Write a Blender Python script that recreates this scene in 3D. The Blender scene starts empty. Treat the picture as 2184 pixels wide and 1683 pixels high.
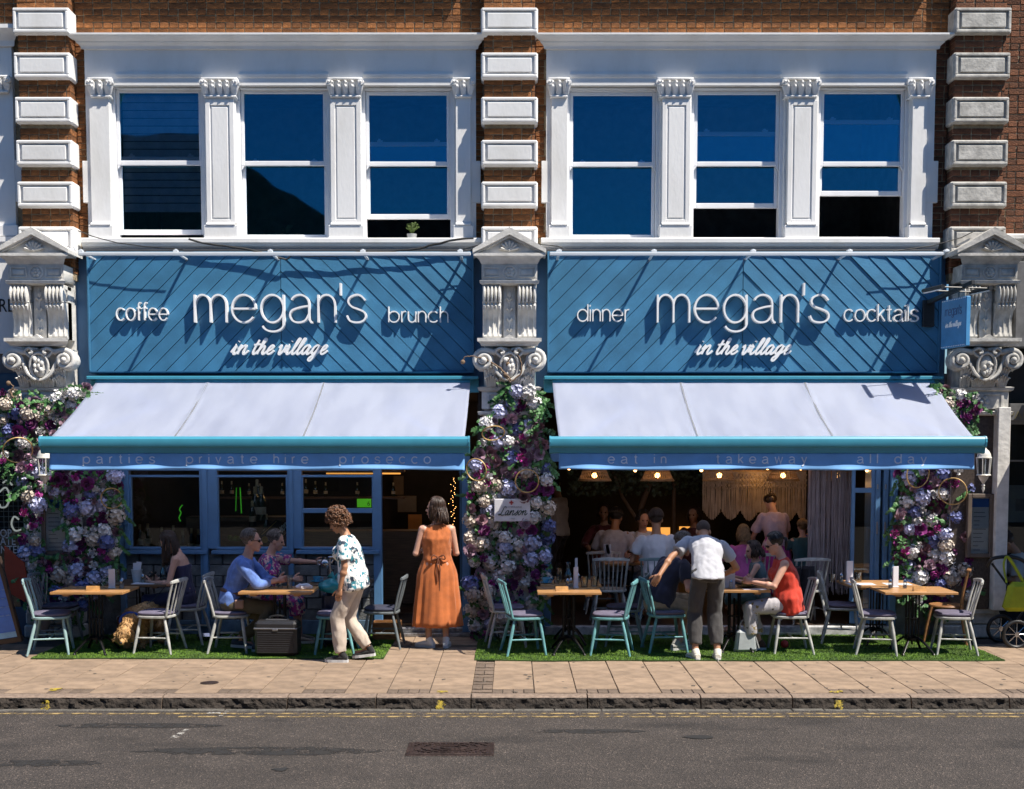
import bpy, math, random
from mathutils import Vector, Matrix, Euler, noise
random.seed(7)
SC = bpy.context.scene
COL = SC.collection
R = math.radians
V = Vector
# ---------------------------------------------------------------- camera
TH = R(4.0); FPX = 2706.0; CAMY = -15.5; CAMZ = 2.27
cd = bpy.data.cameras.new('camera'); cam = bpy.data.objects.new('camera', cd); COL.objects.link(cam)
cam.location = (0, CAMY, CAMZ); cam.rotation_euler = (R(90) - TH, 0, 0)
cd.sensor_width = 36; cd.lens = 36 * FPX / 2184; cd.clip_end = 400; cd.clip_start = .1
YP = 961 + FPX * math.tan(TH)
cd.shift_y = (YP - 841.5) / 2184
SC.camera = cam
# ---------------------------------------------------------------- light
SUNV = V((1.62, -1.0, 3.0)).normalized()
sd = bpy.data.lights.new('sun', 'SUN'); sun = bpy.data.objects.new('sun', sd); COL.objects.link(sun)
sun.rotation_euler = SUNV.to_track_quat('Z', 'Y').to_euler()
sd.energy = 5.0; sd.angle = R(.5); sd.color = (1, .93, .82)
wd = bpy.data.worlds.new('World'); SC.world = wd; wd.use_nodes = True
nt = wd.node_tree; bg = nt.nodes['Background']; sky = nt.nodes.new('ShaderNodeTexSky')
sky.sky_type = 'NISHITA'; sky.sun_disc = False; sky.sun_elevation = math.asin(SUNV.z); sky.sun_rotation = math.atan2(SUNV.x, SUNV.y)
sky.ozone_density = 5.0; sky.dust_density = .3; sky.air_density = 1.0
hs = nt.nodes.new('ShaderNodeHueSaturation'); hs.inputs['Saturation'].default_value = 1.3; nt.links.new(sky.outputs[0], hs.inputs['Color']); nt.links.new(hs.outputs[0], bg.inputs[0]); bg.inputs[1].default_value = .062
vs = SC.view_settings; vs.view_transform = 'Standard'; vs.look = 'None'; vs.gamma = 1; vs.exposure = .78; vs.use_curve_mapping = False
SC.cycles.max_bounces = 6; SC.cycles.diffuse_bounces = 3; SC.cycles.transparent_max_bounces = 12; SC.cycles.use_denoising = True
SC.cycles.sample_clamp_indirect = 4

def W(px, py, Y):      # a point of the facade plane at depth Y, measured on the photograph
    a = (px - 1092) / FPX; b = (YP - py) / FPX
    r = (a, math.cos(TH) + b * math.sin(TH), -math.sin(TH) + b * math.cos(TH))
    t = (Y - CAMY) / r[1]
    return r[0] * t, CAMZ + r[2] * t
def WX(px, Y, py=900): return W(px, py, Y)[0]
def WZ(py, Y): return W(1092, py, Y)[1]

# ---------------------------------------------------------------- materials
MATS = {}
def M(name, col, rough=.6, metal=0, var=.12, vs=6, bump=0, bs=60, spec=.5, rnd=0, col2=None, emit=0, sheen=0, str3=(1, 1, 1), coat=0, alpha=1, lo=.35, hi=.65, sub=0):
    if name in MATS: return MATS[name]
    m = bpy.data.materials.new(name); m.use_nodes = True; n = m.node_tree.nodes; l = m.node_tree.links
    b = n['Principled BSDF']; b.inputs['Roughness'].default_value = rough; b.inputs['Metallic'].default_value = metal
    b.inputs['Specular IOR Level'].default_value = spec
    if coat: b.inputs['Coat Weight'].default_value = coat
    if sub:
        b.inputs['Subsurface Weight'].default_value = sub; b.inputs['Subsurface Radius'].default_value = (.02, .01, .005)
    tc = n.new('ShaderNodeTexCoord'); mp = n.new('ShaderNodeMapping'); mp.inputs['Scale'].default_value = str3
    l.new(tc.outputs['Object'], mp.inputs[0])
    c2 = col2 or tuple(max(0, c * (1 - var * 2)) for c in col)
    tx = n.new('ShaderNodeTexNoise'); tx.inputs['Scale'].default_value = vs; tx.inputs['Detail'].default_value = 6; tx.inputs['Roughness'].default_value = .6
    l.new(mp.outputs[0], tx.inputs['Vector'])
    rp = n.new('ShaderNodeValToRGB'); rp.color_ramp.elements[0].position = lo; rp.color_ramp.elements[1].position = hi
    rp.color_ramp.elements[0].color = (*c2, 1); rp.color_ramp.elements[1].color = (*col, 1)
    l.new(tx.outputs['Fac'], rp.inputs[0]); out = rp.outputs[0]
    if rnd:
        oi = n.new('ShaderNodeObjectInfo'); mr = n.new('ShaderNodeMapRange'); mr.inputs['To Min'].default_value = 1 - rnd; mr.inputs['To Max'].default_value = 1 + rnd * .6
        l.new(oi.outputs['Random'], mr.inputs['Value'])
        mx = n.new('ShaderNodeMix'); mx.data_type = 'RGBA'; mx.blend_type = 'MULTIPLY'; mx.inputs[0].default_value = 1
        cb = n.new('ShaderNodeCombineColor'); [l.new(mr.outputs[0], cb.inputs[i]) for i in range(3)]
        l.new(out, mx.inputs[6]); l.new(cb.outputs[0], mx.inputs[7]); out = mx.outputs[2]
    l.new(out, b.inputs['Base Color'])
    if bump:
        t2 = n.new('ShaderNodeTexNoise'); t2.inputs['Scale'].default_value = bs; t2.inputs['Detail'].default_value = 5
        l.new(mp.outputs[0], t2.inputs['Vector'])
        bp = n.new('ShaderNodeBump'); bp.inputs['Strength'].default_value = bump; bp.inputs['Distance'].default_value = .02
        l.new(t2.outputs['Fac'], bp.inputs['Height']); l.new(bp.outputs[0], b.inputs['Normal'])
    if emit:
        b.inputs['Emission Color'].default_value = (*col, 1); b.inputs['Emission Strength'].default_value = emit
    if sheen: b.inputs['Sheen Weight'].default_value = sheen
    MATS[name] = m; return m
def GLASS(name, tint, refl=(1, 1, 1), rough=.02, ior=1.5, boost=1.0):
    if name in MATS: return MATS[name]
    m = bpy.data.materials.new(name); m.use_nodes = True; n = m.node_tree.nodes; l = m.node_tree.links; n.clear()
    o = n.new('ShaderNodeOutputMaterial'); mx = n.new('ShaderNodeMixShader'); fr = n.new('ShaderNodeFresnel'); fr.inputs[0].default_value = ior
    t = n.new('ShaderNodeBsdfTransparent'); t.inputs[0].default_value = (*tint, 1); g = n.new('ShaderNodeBsdfGlossy'); g.inputs['Color'].default_value = (*refl, 1); g.inputs['Roughness'].default_value = rough
    mu = n.new('ShaderNodeMath'); mu.operation = 'MULTIPLY'; mu.inputs[1].default_value = boost; mu.use_clamp = True
    l.new(fr.outputs[0], mu.inputs[0]); l.new(mu.outputs[0], mx.inputs[0]); l.new(t.outputs[0], mx.inputs[1]); l.new(g.outputs[0], mx.inputs[2]); l.new(mx.outputs[0], o.inputs[0])
    MATS[name] = m; return m

# ---------------------------------------------------------------- mesh kit
def frame(d, up=V((0, 0, 1))):
    d = V(d).normalized()
    if abs(d.dot(up)) > .98: up = V((0, 1, 0))
    x = d.cross(up).normalized(); y = x.cross(d).normalized()
    return x, y, d
class MB:
    def __init__(s): s.v = []; s.f = []; s.mi = []; s.m = 0
    def face(s, *idx): s.f.append(idx); s.mi.append(s.m)
    def add(s, vs, fs):
        b = len(s.v); s.v += [tuple(v) for v in vs]
        for f in fs: s.f.append(tuple(b + i for i in f)); s.mi.append(s.m)
        return s
    def box(s, x0, x1, y0, y1, z0, z1, ch=0, M4=None):
        if x0 > x1: x0, x1 = x1, x0
        if y0 > y1: y0, y1 = y1, y0
        if z0 > z1: z0, z1 = z1, z0
        if ch <= 0:
            vs = [V((x, y, z)) for x in (x0, x1) for y in (y0, y1) for z in (z0, z1)]
            fs = [(0, 1, 3, 2), (4, 6, 7, 5), (0, 4, 5, 1), (2, 3, 7, 6), (0, 2, 6, 4), (1, 5, 7, 3)]
        else:
            ch = min(ch, (x1 - x0) * .45, (y1 - y0) * .45, (z1 - z0) * .45)
            vs = []; ix = {}
            for i, x in enumerate((x0, x1)):
                for j, y in enumerate((y0, y1)):
                    for k, z in enumerate((z0, z1)):
                        sx, sy, sz = (1 - 2 * i) * ch, (1 - 2 * j) * ch, (1 - 2 * k) * ch
                        ix[i, j, k, 0] = len(vs); vs.append(V((x, y + sy, z + sz)))
                        ix[i, j, k, 1] = len(vs); vs.append(V((x + sx, y, z + sz)))
                        ix[i, j, k, 2] = len(vs); vs.append(V((x + sx, y + sy, z)))
            fs = []
            for i in (0, 1):
                fs.append([ix[i, j, k, 0] for j, k in ((0, 0), (0, 1), (1, 1), (1, 0))])
                fs.append([ix[j, i, k, 1] for j, k in ((0, 0), (0, 1), (1, 1), (1, 0))])
                fs.append([ix[j, k, i, 2] for j, k in ((0, 0), (0, 1), (1, 1), (1, 0))])
            for i in (0, 1):
                for j in (0, 1):
                    fs.append([ix[0, i, j, 1], ix[1, i, j, 1], ix[1, i, j, 2], ix[0, i, j, 2]])
                    fs.append([ix[i, 0, j, 0], ix[i, 1, j, 0], ix[i, 1, j, 2], ix[i, 0, j, 2]])
                    fs.append([ix[i, j, 0, 0], ix[i, j, 1, 0], ix[i, j, 1, 1], ix[i, j, 0, 1]])
                    for k in (0, 1): fs.append([ix[i, j, k, a] for a in (0, 1, 2)])
            c = V(((x0 + x1) / 2, (y0 + y1) / 2, (z0 + z1) / 2)); nf = []
            for f in fs:
                n = (vs[f[1]] - vs[f[0]]).cross(vs[f[2]] - vs[f[0]]); fc = sum((vs[i] for i in f), V()) / len(f)
                nf.append(tuple(f) if n.dot(fc - c) > 0 else tuple(reversed(f)))
            fs = nf
        if M4 is not None: vs = [M4 @ v for v in vs]
        return s.add(vs, fs)
    def obox(s, c, size, rot=(0, 0, 0), ch=0):
        M4 = Matrix.Translation(V(c)) @ Euler(rot).to_matrix().to_4x4(); a, b, d = [q / 2 for q in size]
        return s.box(-a, a, -b, b, -d, d, ch, M4)
    def bar(s, p, q, w, t, ch=0, up=(0, 0, 1)):
        p = V(p); q = V(q); x, y, d = frame(q - p, V(up)); L = (q - p).length
        M4 = Matrix((x, y, d)).transposed().to_4x4(); M4.translation = p
        return s.box(-w / 2, w / 2, -t / 2, t / 2, 0, L, ch, M4)
    def loft(s, rings, cap=True):
        b = len(s.v); n = len(rings[0])
        for r in rings: s.v += [tuple(p) for p in r]
        for i in range(len(rings) - 1):
            for j in range(n):
                k = (j + 1) % n; s.face(b + i * n + j, b + i * n + k, b + (i + 1) * n + k, b + (i + 1) * n + j)
        if cap:
            s.face(*[b + j for j in reversed(range(n))]); e = b + (len(rings) - 1) * n; s.face(*[e + j for j in range(n)])
        return s
    def tube(s, pts, rad, n=8, cap=True, flat=1.0, up=(0, 0, 1)):
        pts = [V(p) for p in pts]
        if not hasattr(rad, '__len__'): rad = [rad] * len(pts)
        rings = []; px = None
        for i, p in enumerate(pts):
            d = (pts[min(i + 1, len(pts) - 1)] - pts[max(i - 1, 0)])
            if d.length < 1e-9: d = V((0, 0, 1))
            d.normalize()
            if px is None: x, y, _ = frame(d, V(up))
            else:
                x = (px - d * px.dot(d)); x = x.normalized() if x.length > 1e-6 else frame(d)[0]; y = x.cross(d) * -1
            px = x; y = d.cross(x)
            rings.append([p + x * math.cos(2 * math.pi * j / n) * rad[i] + y * math.sin(2 * math.pi * j / n) * rad[i] * flat for j in range(n)])
        return s.loft(rings, cap)
    def cap(s, p, q, r1, r2, n=10):     # a round-ended tapered limb
        p = V(p); q = V(q); d = (q - p); L = d.length; d = d / L if L > 1e-6 else V((0, 0, 1)); pts = []; rr = []
        for a in (-80, -50, -20): pts.append(p + d * r1 * math.sin(R(a))); rr.append(r1 * math.cos(R(a)))
        for a in (20, 50, 80): pts.append(q + d * r2 * math.sin(R(a))); rr.append(r2 * math.cos(R(a)))
        return s.tube(pts, rr, n)
    def ell(s, c, r, n=12, m=8, R3=None):
        if not hasattr(r, '__len__'): r = (r, r, r)
        c = V(c); vs = []; fs = []
        for i in range(m + 1):
            t = math.pi * i / m
            for j in range(n):
                a = 2 * math.pi * j / n; p = V((r[0] * math.sin(t) * math.cos(a), r[1] * math.sin(t) * math.sin(a), -r[2] * math.cos(t)))
                vs.append(c + (R3 @ p if R3 else p))
        for i in range(m):
            for j in range(n):
                k = (j + 1) % n; fs.append((i * n + j, i * n + k, (i + 1) * n + k, (i + 1) * n + j))
        return s.add(vs, fs)
    def lathe(s, prof, c=(0, 0, 0), n=16, R3=None, cap=True):
        c = V(c); rings = []
        for r, z in prof:
            ring = []
            for j in range(n):
                a = 2 * math.pi * j / n; p = V((r * math.cos(a), r * math.sin(a), z)); ring.append(c + (R3 @ p if R3 else p))
            rings.append(ring)
        return s.loft(rings, cap)
    def prism(s, poly, fn, d0, d1):     # fn(u, v, d) -> point; poly counter-clockwise seen from -d
        n = len(poly); b = len(s.v)
        s.v += [tuple(fn(u, v, d0)) for u, v in poly] + [tuple(fn(u, v, d1)) for u, v in poly]
        s.face(*[b + i for i in range(n)]); s.face(*[b + n + i for i in reversed(range(n))])
        for i in range(n):
            k = (i + 1) % n; s.face(b + k, b + i, b + n + i, b + n + k)
        return s
    def mould(s, prof, x0, x1, m0=0, m1=0, y0=0):    # profile of (y, z) swept along x; ends mitred back by m
        n = len(prof); b = len(s.v)
        for y, z in prof: s.v.append((x0 - (y0 - y) * m0, y, z))
        for y, z in prof: s.v.append((x1 + (y0 - y) * m1, y, z))
        for i in range(n - 1): s.face(b + i, b + n + i, b + n + i + 1, b + i + 1)
        s.face(*[b + i for i in range(n)]); s.face(*[b + n + i for i in reversed(range(n))])
        s.face(b + n - 1, b + 2 * n - 1, b + n, b)
        return s
    def quad(s, a, b, c, d): return s.add([a, b, c, d], [(0, 1, 2, 3)])
    def mesh(s, name, mats, smooth=False, fix=True, off=None):
        me = bpy.data.meshes.new(name)
        vs = s.v if off is None else [(v[0] - off[0], v[1] - off[1], v[2] - off[2]) for v in s.v]
        me.from_pydata(vs, [], s.f)
        if not isinstance(mats, (list, tuple)): mats = [mats]
        for m in mats: me.materials.append(m)
        if len(mats) > 1: me.polygons.foreach_set('material_index', s.mi)
        if fix and len(s.f) < 60000:
            import bmesh
            bm = bmesh.new(); bm.from_mesh(me); bmesh.ops.recalc_face_normals(bm, faces=bm.faces); bm.to_mesh(me); bm.free()
        if smooth: me.polygons.foreach_set('use_smooth', [True] * len(me.polygons))
        if smooth and smooth != 2: 
            try: me.set_sharp_from_angle(angle=R(smooth if smooth > 2 else 40))
            except Exception: pass
        me.update(); return me
    def build(s, name, mats, parent=None, smooth=False, w=1, fix=True, **tags):
        off = wloc(parent) if (w and parent) else None
        return link(name, s.mesh(name, mats, smooth, fix, off), parent, **tags)
def wloc(o):
    l = V((0, 0, 0))
    while o: l = l + o.location; o = o.parent
    return l
def link(name, data, parent=None, loc=None, rot=None, scale=None, **tags):
    o = bpy.data.objects.new(name, data); COL.objects.link(o); o.parent = parent
    if loc is not None: o.location = loc
    if rot is not None: o.rotation_euler = rot
    if scale is not None: o.scale = scale
    for k, v in tags.items(): o[k] = v
    return o
def thing(name, label, cat, loc=(0, 0, 0), rot=0, group=None):
    o = link(name, None, None, loc, (0, 0, rot)); o.empty_display_size = .1; o['label'] = label; o['category'] = cat
    if group: o['group'] = group
    return o
def copytree(o, parent=None, top=True):
    c = o.copy(); COL.objects.link(c); c.parent = parent
    for ch in list(o.children): copytree(ch, c, False)
    return c
def place(proto, used, loc, rot, label, **tags):
    o = copytree(proto) if used.get(proto) else proto
    used[proto] = True; o.location = loc; o.scale = (1, 1, .955); o.rotation_euler = (0, 0, rot); o['label'] = label
    for k, v in tags.items(): o[k] = v
    return o
def remesh(mb, voxel, it=2, fac=.6):
    me = mb.mesh('tmp', []); o = bpy.data.objects.new('tmp', me); COL.objects.link(o)
    md = o.modifiers.new('r', 'REMESH'); md.mode = 'VOXEL'; md.voxel_size = voxel
    if it: sm = o.modifiers.new('s', 'SMOOTH'); sm.factor = fac; sm.iterations = it
    dg = bpy.context.evaluated_depsgraph_get(); out = bpy.data.meshes.new_from_object(o.evaluated_get(dg))
    bpy.data.objects.remove(o); bpy.data.meshes.remove(me)
    out.polygons.foreach_set('use_smooth', [True] * len(out.polygons)); return out
def spline(pts, n=6, closed=False):       # Catmull-Rom
    pts = [V(p) for p in pts]; out = []; m = len(pts)
    for i in range(m if closed else m - 1):
        p0 = pts[(i - 1) % m] if closed or i > 0 else pts[0]; p1 = pts[i]; p2 = pts[(i + 1) % m]
        p3 = pts[(i + 2) % m] if closed or i + 2 < m else pts[-1]
        for k in range(n):
            t = k / n; out.append(.5 * ((2 * p1) + (p2 - p0) * t + (2 * p0 - 5 * p1 + 4 * p2 - p3) * t * t + (3 * p1 - p0 - 3 * p2 + p3) * t ** 3))
    if not closed: out.append(pts[-1])
    return out
rnd = random.random
def ru(a, b): return a + (b - a) * random.random()
# ---------------------------------------------------------------- palette
m_white = M('white_stucco_paint', (.78, .775, .77), .6, vs=1.6, col2=(.67, .66, .64), bump=.12, bs=24, str3=(1.3, 1.3, .55), lo=.3, hi=.55)
m_white2 = M('old_white_stucco_paint', (.70, .68, .64), .7, var=.12, vs=9, bump=.3, bs=22)
m_weath = M('weathered_stone_paint', (.56, .54, .50), .85, var=.2, vs=9, bump=.28, bs=26)
m_upvc = M('white_window_paint', (.82, .82, .84), .35, var=.03)
m_mortar = M('lime_mortar', (.42, .33, .21), .95, var=.2, vs=30, bump=.5, bs=120)
m_brick = M('red_orange_brick', (.33, .125, .036), .9, var=.32, vs=14, bump=.7, bs=70, rnd=.38)
m_brickd = M('sooty_red_brick', (.22, .085, .04), .92, var=.3, vs=14, bump=.7, bs=70, rnd=.45)
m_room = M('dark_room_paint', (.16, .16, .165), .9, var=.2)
m_pane = GLASS('upstairs_pane_glass', (.80, .86, .90), (.07, .62, 1.0), .02, 1.55, 2.2)
m_blind = M('grey_blind_fabric', (.55, .55, .56), .8)
m_bolt = M('grey_metal_fitting', (.35, .36, .38), .4, 1)

def wavy(m, sc=1.3, st=.12):
    n = m.node_tree.nodes; l = m.node_tree.links; g = [x for x in n if x.type == 'BSDF_GLOSSY'][0]; tc = n.new('ShaderNodeTexCoord'); t = n.new('ShaderNodeTexNoise'); t.inputs['Scale'].default_value = sc; t.inputs['Detail'].default_value = 2
    l.new(tc.outputs['Object'], t.inputs['Vector']); b = n.new('ShaderNodeBump'); b.inputs['Strength'].default_value = st; b.inputs['Distance'].default_value = .1; l.new(t.outputs['Fac'], b.inputs['Height']); l.new(b.outputs[0], g.inputs['Normal'])
wavy(m_pane, .9, .028)
# ---------------------------------------------------------------- bricks
def brick_meshes(mat, tag):
    S = []
    for L in (.215, .1025, .3):
        row = []
        for k in range(4):
            mb = MB(); mb.box(-L / 2, L / 2, 0, .09, -.0325, .0325, .006)
            mb.v = [(x + ru(-.003, .003), y + ru(-.002, .004) * (y < .03), z + ru(-.0025, .0025)) for x, y, z in mb.v]
            row.append(mb.mesh('brick_' + tag, mat))
        S.append(row)
    return S
BR = brick_meshes(m_brick, 'red'); BRD = brick_meshes(m_brickd, 'sooty')
def lay(root, x0, x1, z0, z1, y, SET, side=0, odd=0):
    """courses of English bond, each brick an object; returns the count"""
    z = z0 + .0375; c = odd; n = 0; w0 = wloc(root)
    while z + .03 <= z1 + .012:
        head = c % 2; L = .1025 if head else .215; x = x0 - (0 if not head else .0) - (.1125 if (not head and c % 4 == 2) else 0)
        while x < x1 - .015:
            a, b = max(x, x0), min(x + L, x1)
            if b - a > .03:
                me = random.choice(SET[1 if (b - a) < .15 else 0]); bl = .1025 if (b - a) < .15 else .215
                link('brick', me, root, V(((a + b) / 2 + ru(-.001, .001), y + ru(-.003, .003), z + ru(-.001, .001))) - w0, (0, ru(-.006, .006), 0), ((b - a) / bl, 1, 1)); n += 1
            x += L + .01
        z += .075; c += 1
    return n

ROWS = [WZ(p, -.27) for p in (14, 110, 205, 297, 386, 482)]; BH = .305
PX = [-5.52, -.03, 5.52]
def pier(cx, label, SET, bm_, zb=4.3):
    r = thing('brick_pier', label, 'brick pier', (cx, 0, zb), group='brick piers with white stone blocks')
    mb = MB(); mb.box(cx - .295, cx + .295, -.178, .2, zb, 8.6); mb.build('mortar_core', m_mortar, r)
    zs = ROWS + [ROWS[-1] - .545]
    edges = [(8.6, ROWS[0])] + [(zs[i] - BH, zs[i + 1]) for i in range(len(zs) - 1)]
    for i, (zt, zb_) in enumerate(edges):
        if i == 0: zb_, zt = ROWS[0], 7.85
        else: zt, zb_ = zt, zb_
        lo, hi = min(zt, zb_), max(zt, zb_)
        lay(r, cx - .30, cx + .30, lo, hi, -.19, SET, odd=i)
        # returns: header bricks on both sides
        w0 = wloc(r); z = lo + .0375; c = i
        while z + .03 <= hi + .012:
            for sx in (-1, 1):
                for yy in ((-.135, -.03) if c % 2 else (-.08,)):
                    me = SET[1 if c % 2 else 0][c % 4]
                    link('brick', me, r, V((cx + sx * .302, yy, z)) - w0, (0, 0, sx * R(90)), ((1 if c % 2 else .9), .3, 1))
            z += .075; c += 1
    for zt in zs[:6]:
        b = MB(); z0 = zt - BH; x0, x1 = cx - .335, cx + .335
        b.box(x0, x1, -.245, .0, z0, zt, .018)
        f = .035   # raised rim
        for (a, c_, d, e) in ((x0 + .012, x1 - .012, zt - .012 - f, zt - .012), (x0 + .012, x1 - .012, z0 + .012, z0 + .012 + f), (x0 + .012, x0 + .012 + f, z0 + .012 + f, zt - .012 - f), (x1 - .012 - f, x1 - .012, z0 + .012 + f, zt - .012 - f)):
            b.box(a, c_, -.272, -.244, d, e, .008)
        o = b.build('stone_block', bm_, r)
        b = MB(); b.box(x0 + .075, x1 - .075, -.268, -.244, z0 + .07, zt - .07, .007); b.build('block_panel', bm_, o)
    return r
pier(PX[0], 'left brick pier with clean white panelled blocks', BR, m_white)
pier(PX[1], 'middle brick pier with clean white panelled blocks between the two shops', BR, m_white)
pier(PX[2], 'right brick pier with weathered peeling grey-white blocks', BRD, m_weath)

# ---------------------------------------------------------------- upper walls
def upper_wall(label, x0, x1, SET, shade=True):
    z0, z1 = WZ(74, 0), 7.86
    r = thing('brick_wall', label, 'brick wall', ((x0 + x1) / 2, 0, z0), group='brick walls above the window bays')
    mb = MB(); mb.box(x0, x1, .012, .3, z0 - .02, 8.7); mb.box(x0, x0 + .3, .012, .3, 4.5, z0 - .02); mb.box(x1 - .3, x1, .012, .3, 4.5, z0 - .02); mb.build('mortar_bed', m_mortar, r)
    lay(r, x0, x1, z0, z1, 0, SET)
    return r
w1 = upper_wall('strip of orange red brickwork above the left window bay', PX[0] + .31, PX[1] - .31, BR)
w2 = upper_wall('strip of orange red brickwork above the right window bay', PX[1] + .31, PX[2] - .31, BR)
for r, x0, x1 in ((w1, PX[0] + .31, -5.11), (w1, -.455, PX[1] - .31), (w2, PX[1] + .31, .405), (w2, 5.06, PX[2] - .31)):
    lay(r, x0, x1, 4.82, WZ(74, 0), -.002, BR if r is w1 or x0 < 3 else BRD)
for r, x0, x1 in ((w1, PX[0] + .36, PX[1] - .36), (w2, PX[1] + .36, PX[2] - .36)):
    mb = MB(); mb.box(x0, x1, -.25, -.001, 8.1, 8.3, .01); mb.build('string_course', m_white, r)
r = thing('brick_wall', 'sooty red brick wall of the house right of the right pier', 'brick wall', (6.4, 0, 4.8))
mb = MB(); mb.box(PX[2] + .3, 7.6, .012, .3, 4.0, 8.7); mb.build('mortar_bed', m_mortar, r)
lay(r, PX[2] + .31, 6.5, 4.86, 7.86, 0, BRD)
b = MB(); b.box(WX(2157, -.04, 640), WX(2166, -.04, 640), -.05, -.004, WZ(690, -.04), WZ(585, -.04), .004); b.build('timber_batten', M('grey_weathered_timber', (.18, .16, .14), .8, var=.3, vs=20, bump=.5), r)
mb = MB(); mb.mould([(0, 4.86), (-.1, 4.86), (-.12, 4.84), (-.12, 4.80), (-.06, 4.76), (0, 4.76)], PX[2] + .36, 7.6); mb.build('sill_band', m_white2, r)

# ---------------------------------------------------------------- capitals
def capital(x0, x1, zt, zb, y, parent, mat):
    """small composite capital: abacus, curling leaves, collar"""
    b = MB(); h = zt - zb; w = x1 - x0
    b.box(x0 - .005, x1 + .005, y - .055, y + .12, zt - .022, zt, .005)
    b.box(x0 + .035, x1 - .035, y - .005, y + .12, zb + .02, zt - .02)
    b.box(x0 + .02, x1 - .02, y - .035, y + .12, zb, zb + .022, .006)
    n = max(3, int(w / .075)); 
    for row in (0, 1):
        for i in range(n + row * 0):
            cx = x0 + w * (i + .5 + (.0 if row else 0)) / n; zz = zb + .02 if row == 0 else zb + h * .35; hh = h * (.5 if row == 0 else .45)
            ww = w / n * .42
            p = [(cx, y - .012, zz), (cx, y - .03, zz + hh * .5), (cx, y - .055, zz + hh * .85), (cx + .01, y - .075, zz + hh), (cx + .012, y - .07, zz + hh * .86)]
            b.tube(p, [ww * .8, ww, ww * .95, ww * .6, ww * .3], 7, flat=.45)
    for sx, cx in ((-1, x0 + .012), (1, x1 - .012)):
        R3 = Matrix.Rotation(R(90), 3, 'X')
        b.lathe([(.0, -.03), (.034, -.03), (.04, 0), (.034, .03), (0, .03)], (cx, y - .045, zt - .055), 10, R3)
        b.ell((cx, y - .085, zt - .055), .015, 8, 6)
        b.tube([(cx, y - .03, zt - .09), (cx - sx * .02, y - .02, zb + .05), (cx - sx * .03, y, zb + .02)], [.03, .025, .02], 7)
    return b.build('capital', mat, parent, smooth=50)

# ---------------------------------------------------------------- sash windows
def sash_window(root, xg0, xg1, pt, pm, pb, gap, back=None, blind=False):
    """pt glass top px, pm meeting rail px, pb bottom px of the frame, gap in metres the lower sash is raised"""
    y = .07; zt = WZ(pt, y); zm = WZ(pm, y); zb = WZ(pb, y); fr = .055
    x0, x1 = xg0 - fr, xg1 + fr
    b = MB()
    b.box(x0 - .04, x0 + .012, y - .03, y + .12, zb, zt + fr + .03, .004); b.box(x1 - .012, x1 + .04, y - .03, y + .12, zb, zt + fr + .03, .004)
    b.box(x0 + .012, x1 - .012, y - .03, y + .12, zt + fr - .01, zt + fr + .05, .004)
    b.box(x0 + .012, x1 - .012, y - .02, y + .12, zb - .02, zb + .012, .004)
    f = b.build('window', m_upvc, root)
    def sash(za, zc, yy, bot, top, horns):
        s = MB(); g = fr - .012
        s.box(x0 + .014, xg0, yy, yy + .04, za, zc, .005); s.box(xg1, x1 - .014, yy, yy + .04, za, zc, .005)
        s.box(xg0, xg1, yy + .001, yy + .039, zc - top, zc, .005); s.box(xg0, xg1, yy + .001, yy + .039, za, za + bot, .005)
        if horns:
            for sx, xx in ((1, xg0 - g + .006), (-1, xg1 + g - .006)):
                s.prism([(0, 0), (sx * .035, 0), (0, -.05)], lambda u, v, d: (xx + u, d, za + v), yy + .002, yy + .036)
        o = s.build('sash_frame', m_upvc, f)
        q = MB(); q.box(xg0 - .004, xg1 + .004, yy + .018, yy + .022, za + bot - .004, zc - top + .004); q.build('pane', m_pane, f)
        return o
    sash(zm - .03, zt + fr - .012, y, .055, fr - .012, True)
    zc = zm + .03 + gap; za = zb + .012 + gap
    sash(za, zc, y + .05, .06, .05, False)
    l = MB()
    for xx in (xg0 + .12, xg1 - .12):
        l.box(xx - .035, xx + .035, y + .045, y + .075, zc, zc + .018, .004); l.box(xx - .02, xx + .01, y + .05, y + .07, zc + .018, zc + .035, .004)
    l.build('sash_latch', m_upvc, f)
    if blind:
        s = MB(); z = zt + .0
        while z > WZ(440, .2):
            s.box(xg0, xg1, y + .11, y + .12, z - .082, z, .003); z -= .092
        s.box(xg0, xg1, y + .105, y + .13, z - .01, z + .012, .003)
        s.build('roller_blind', m_blind, f)
    return f

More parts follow.
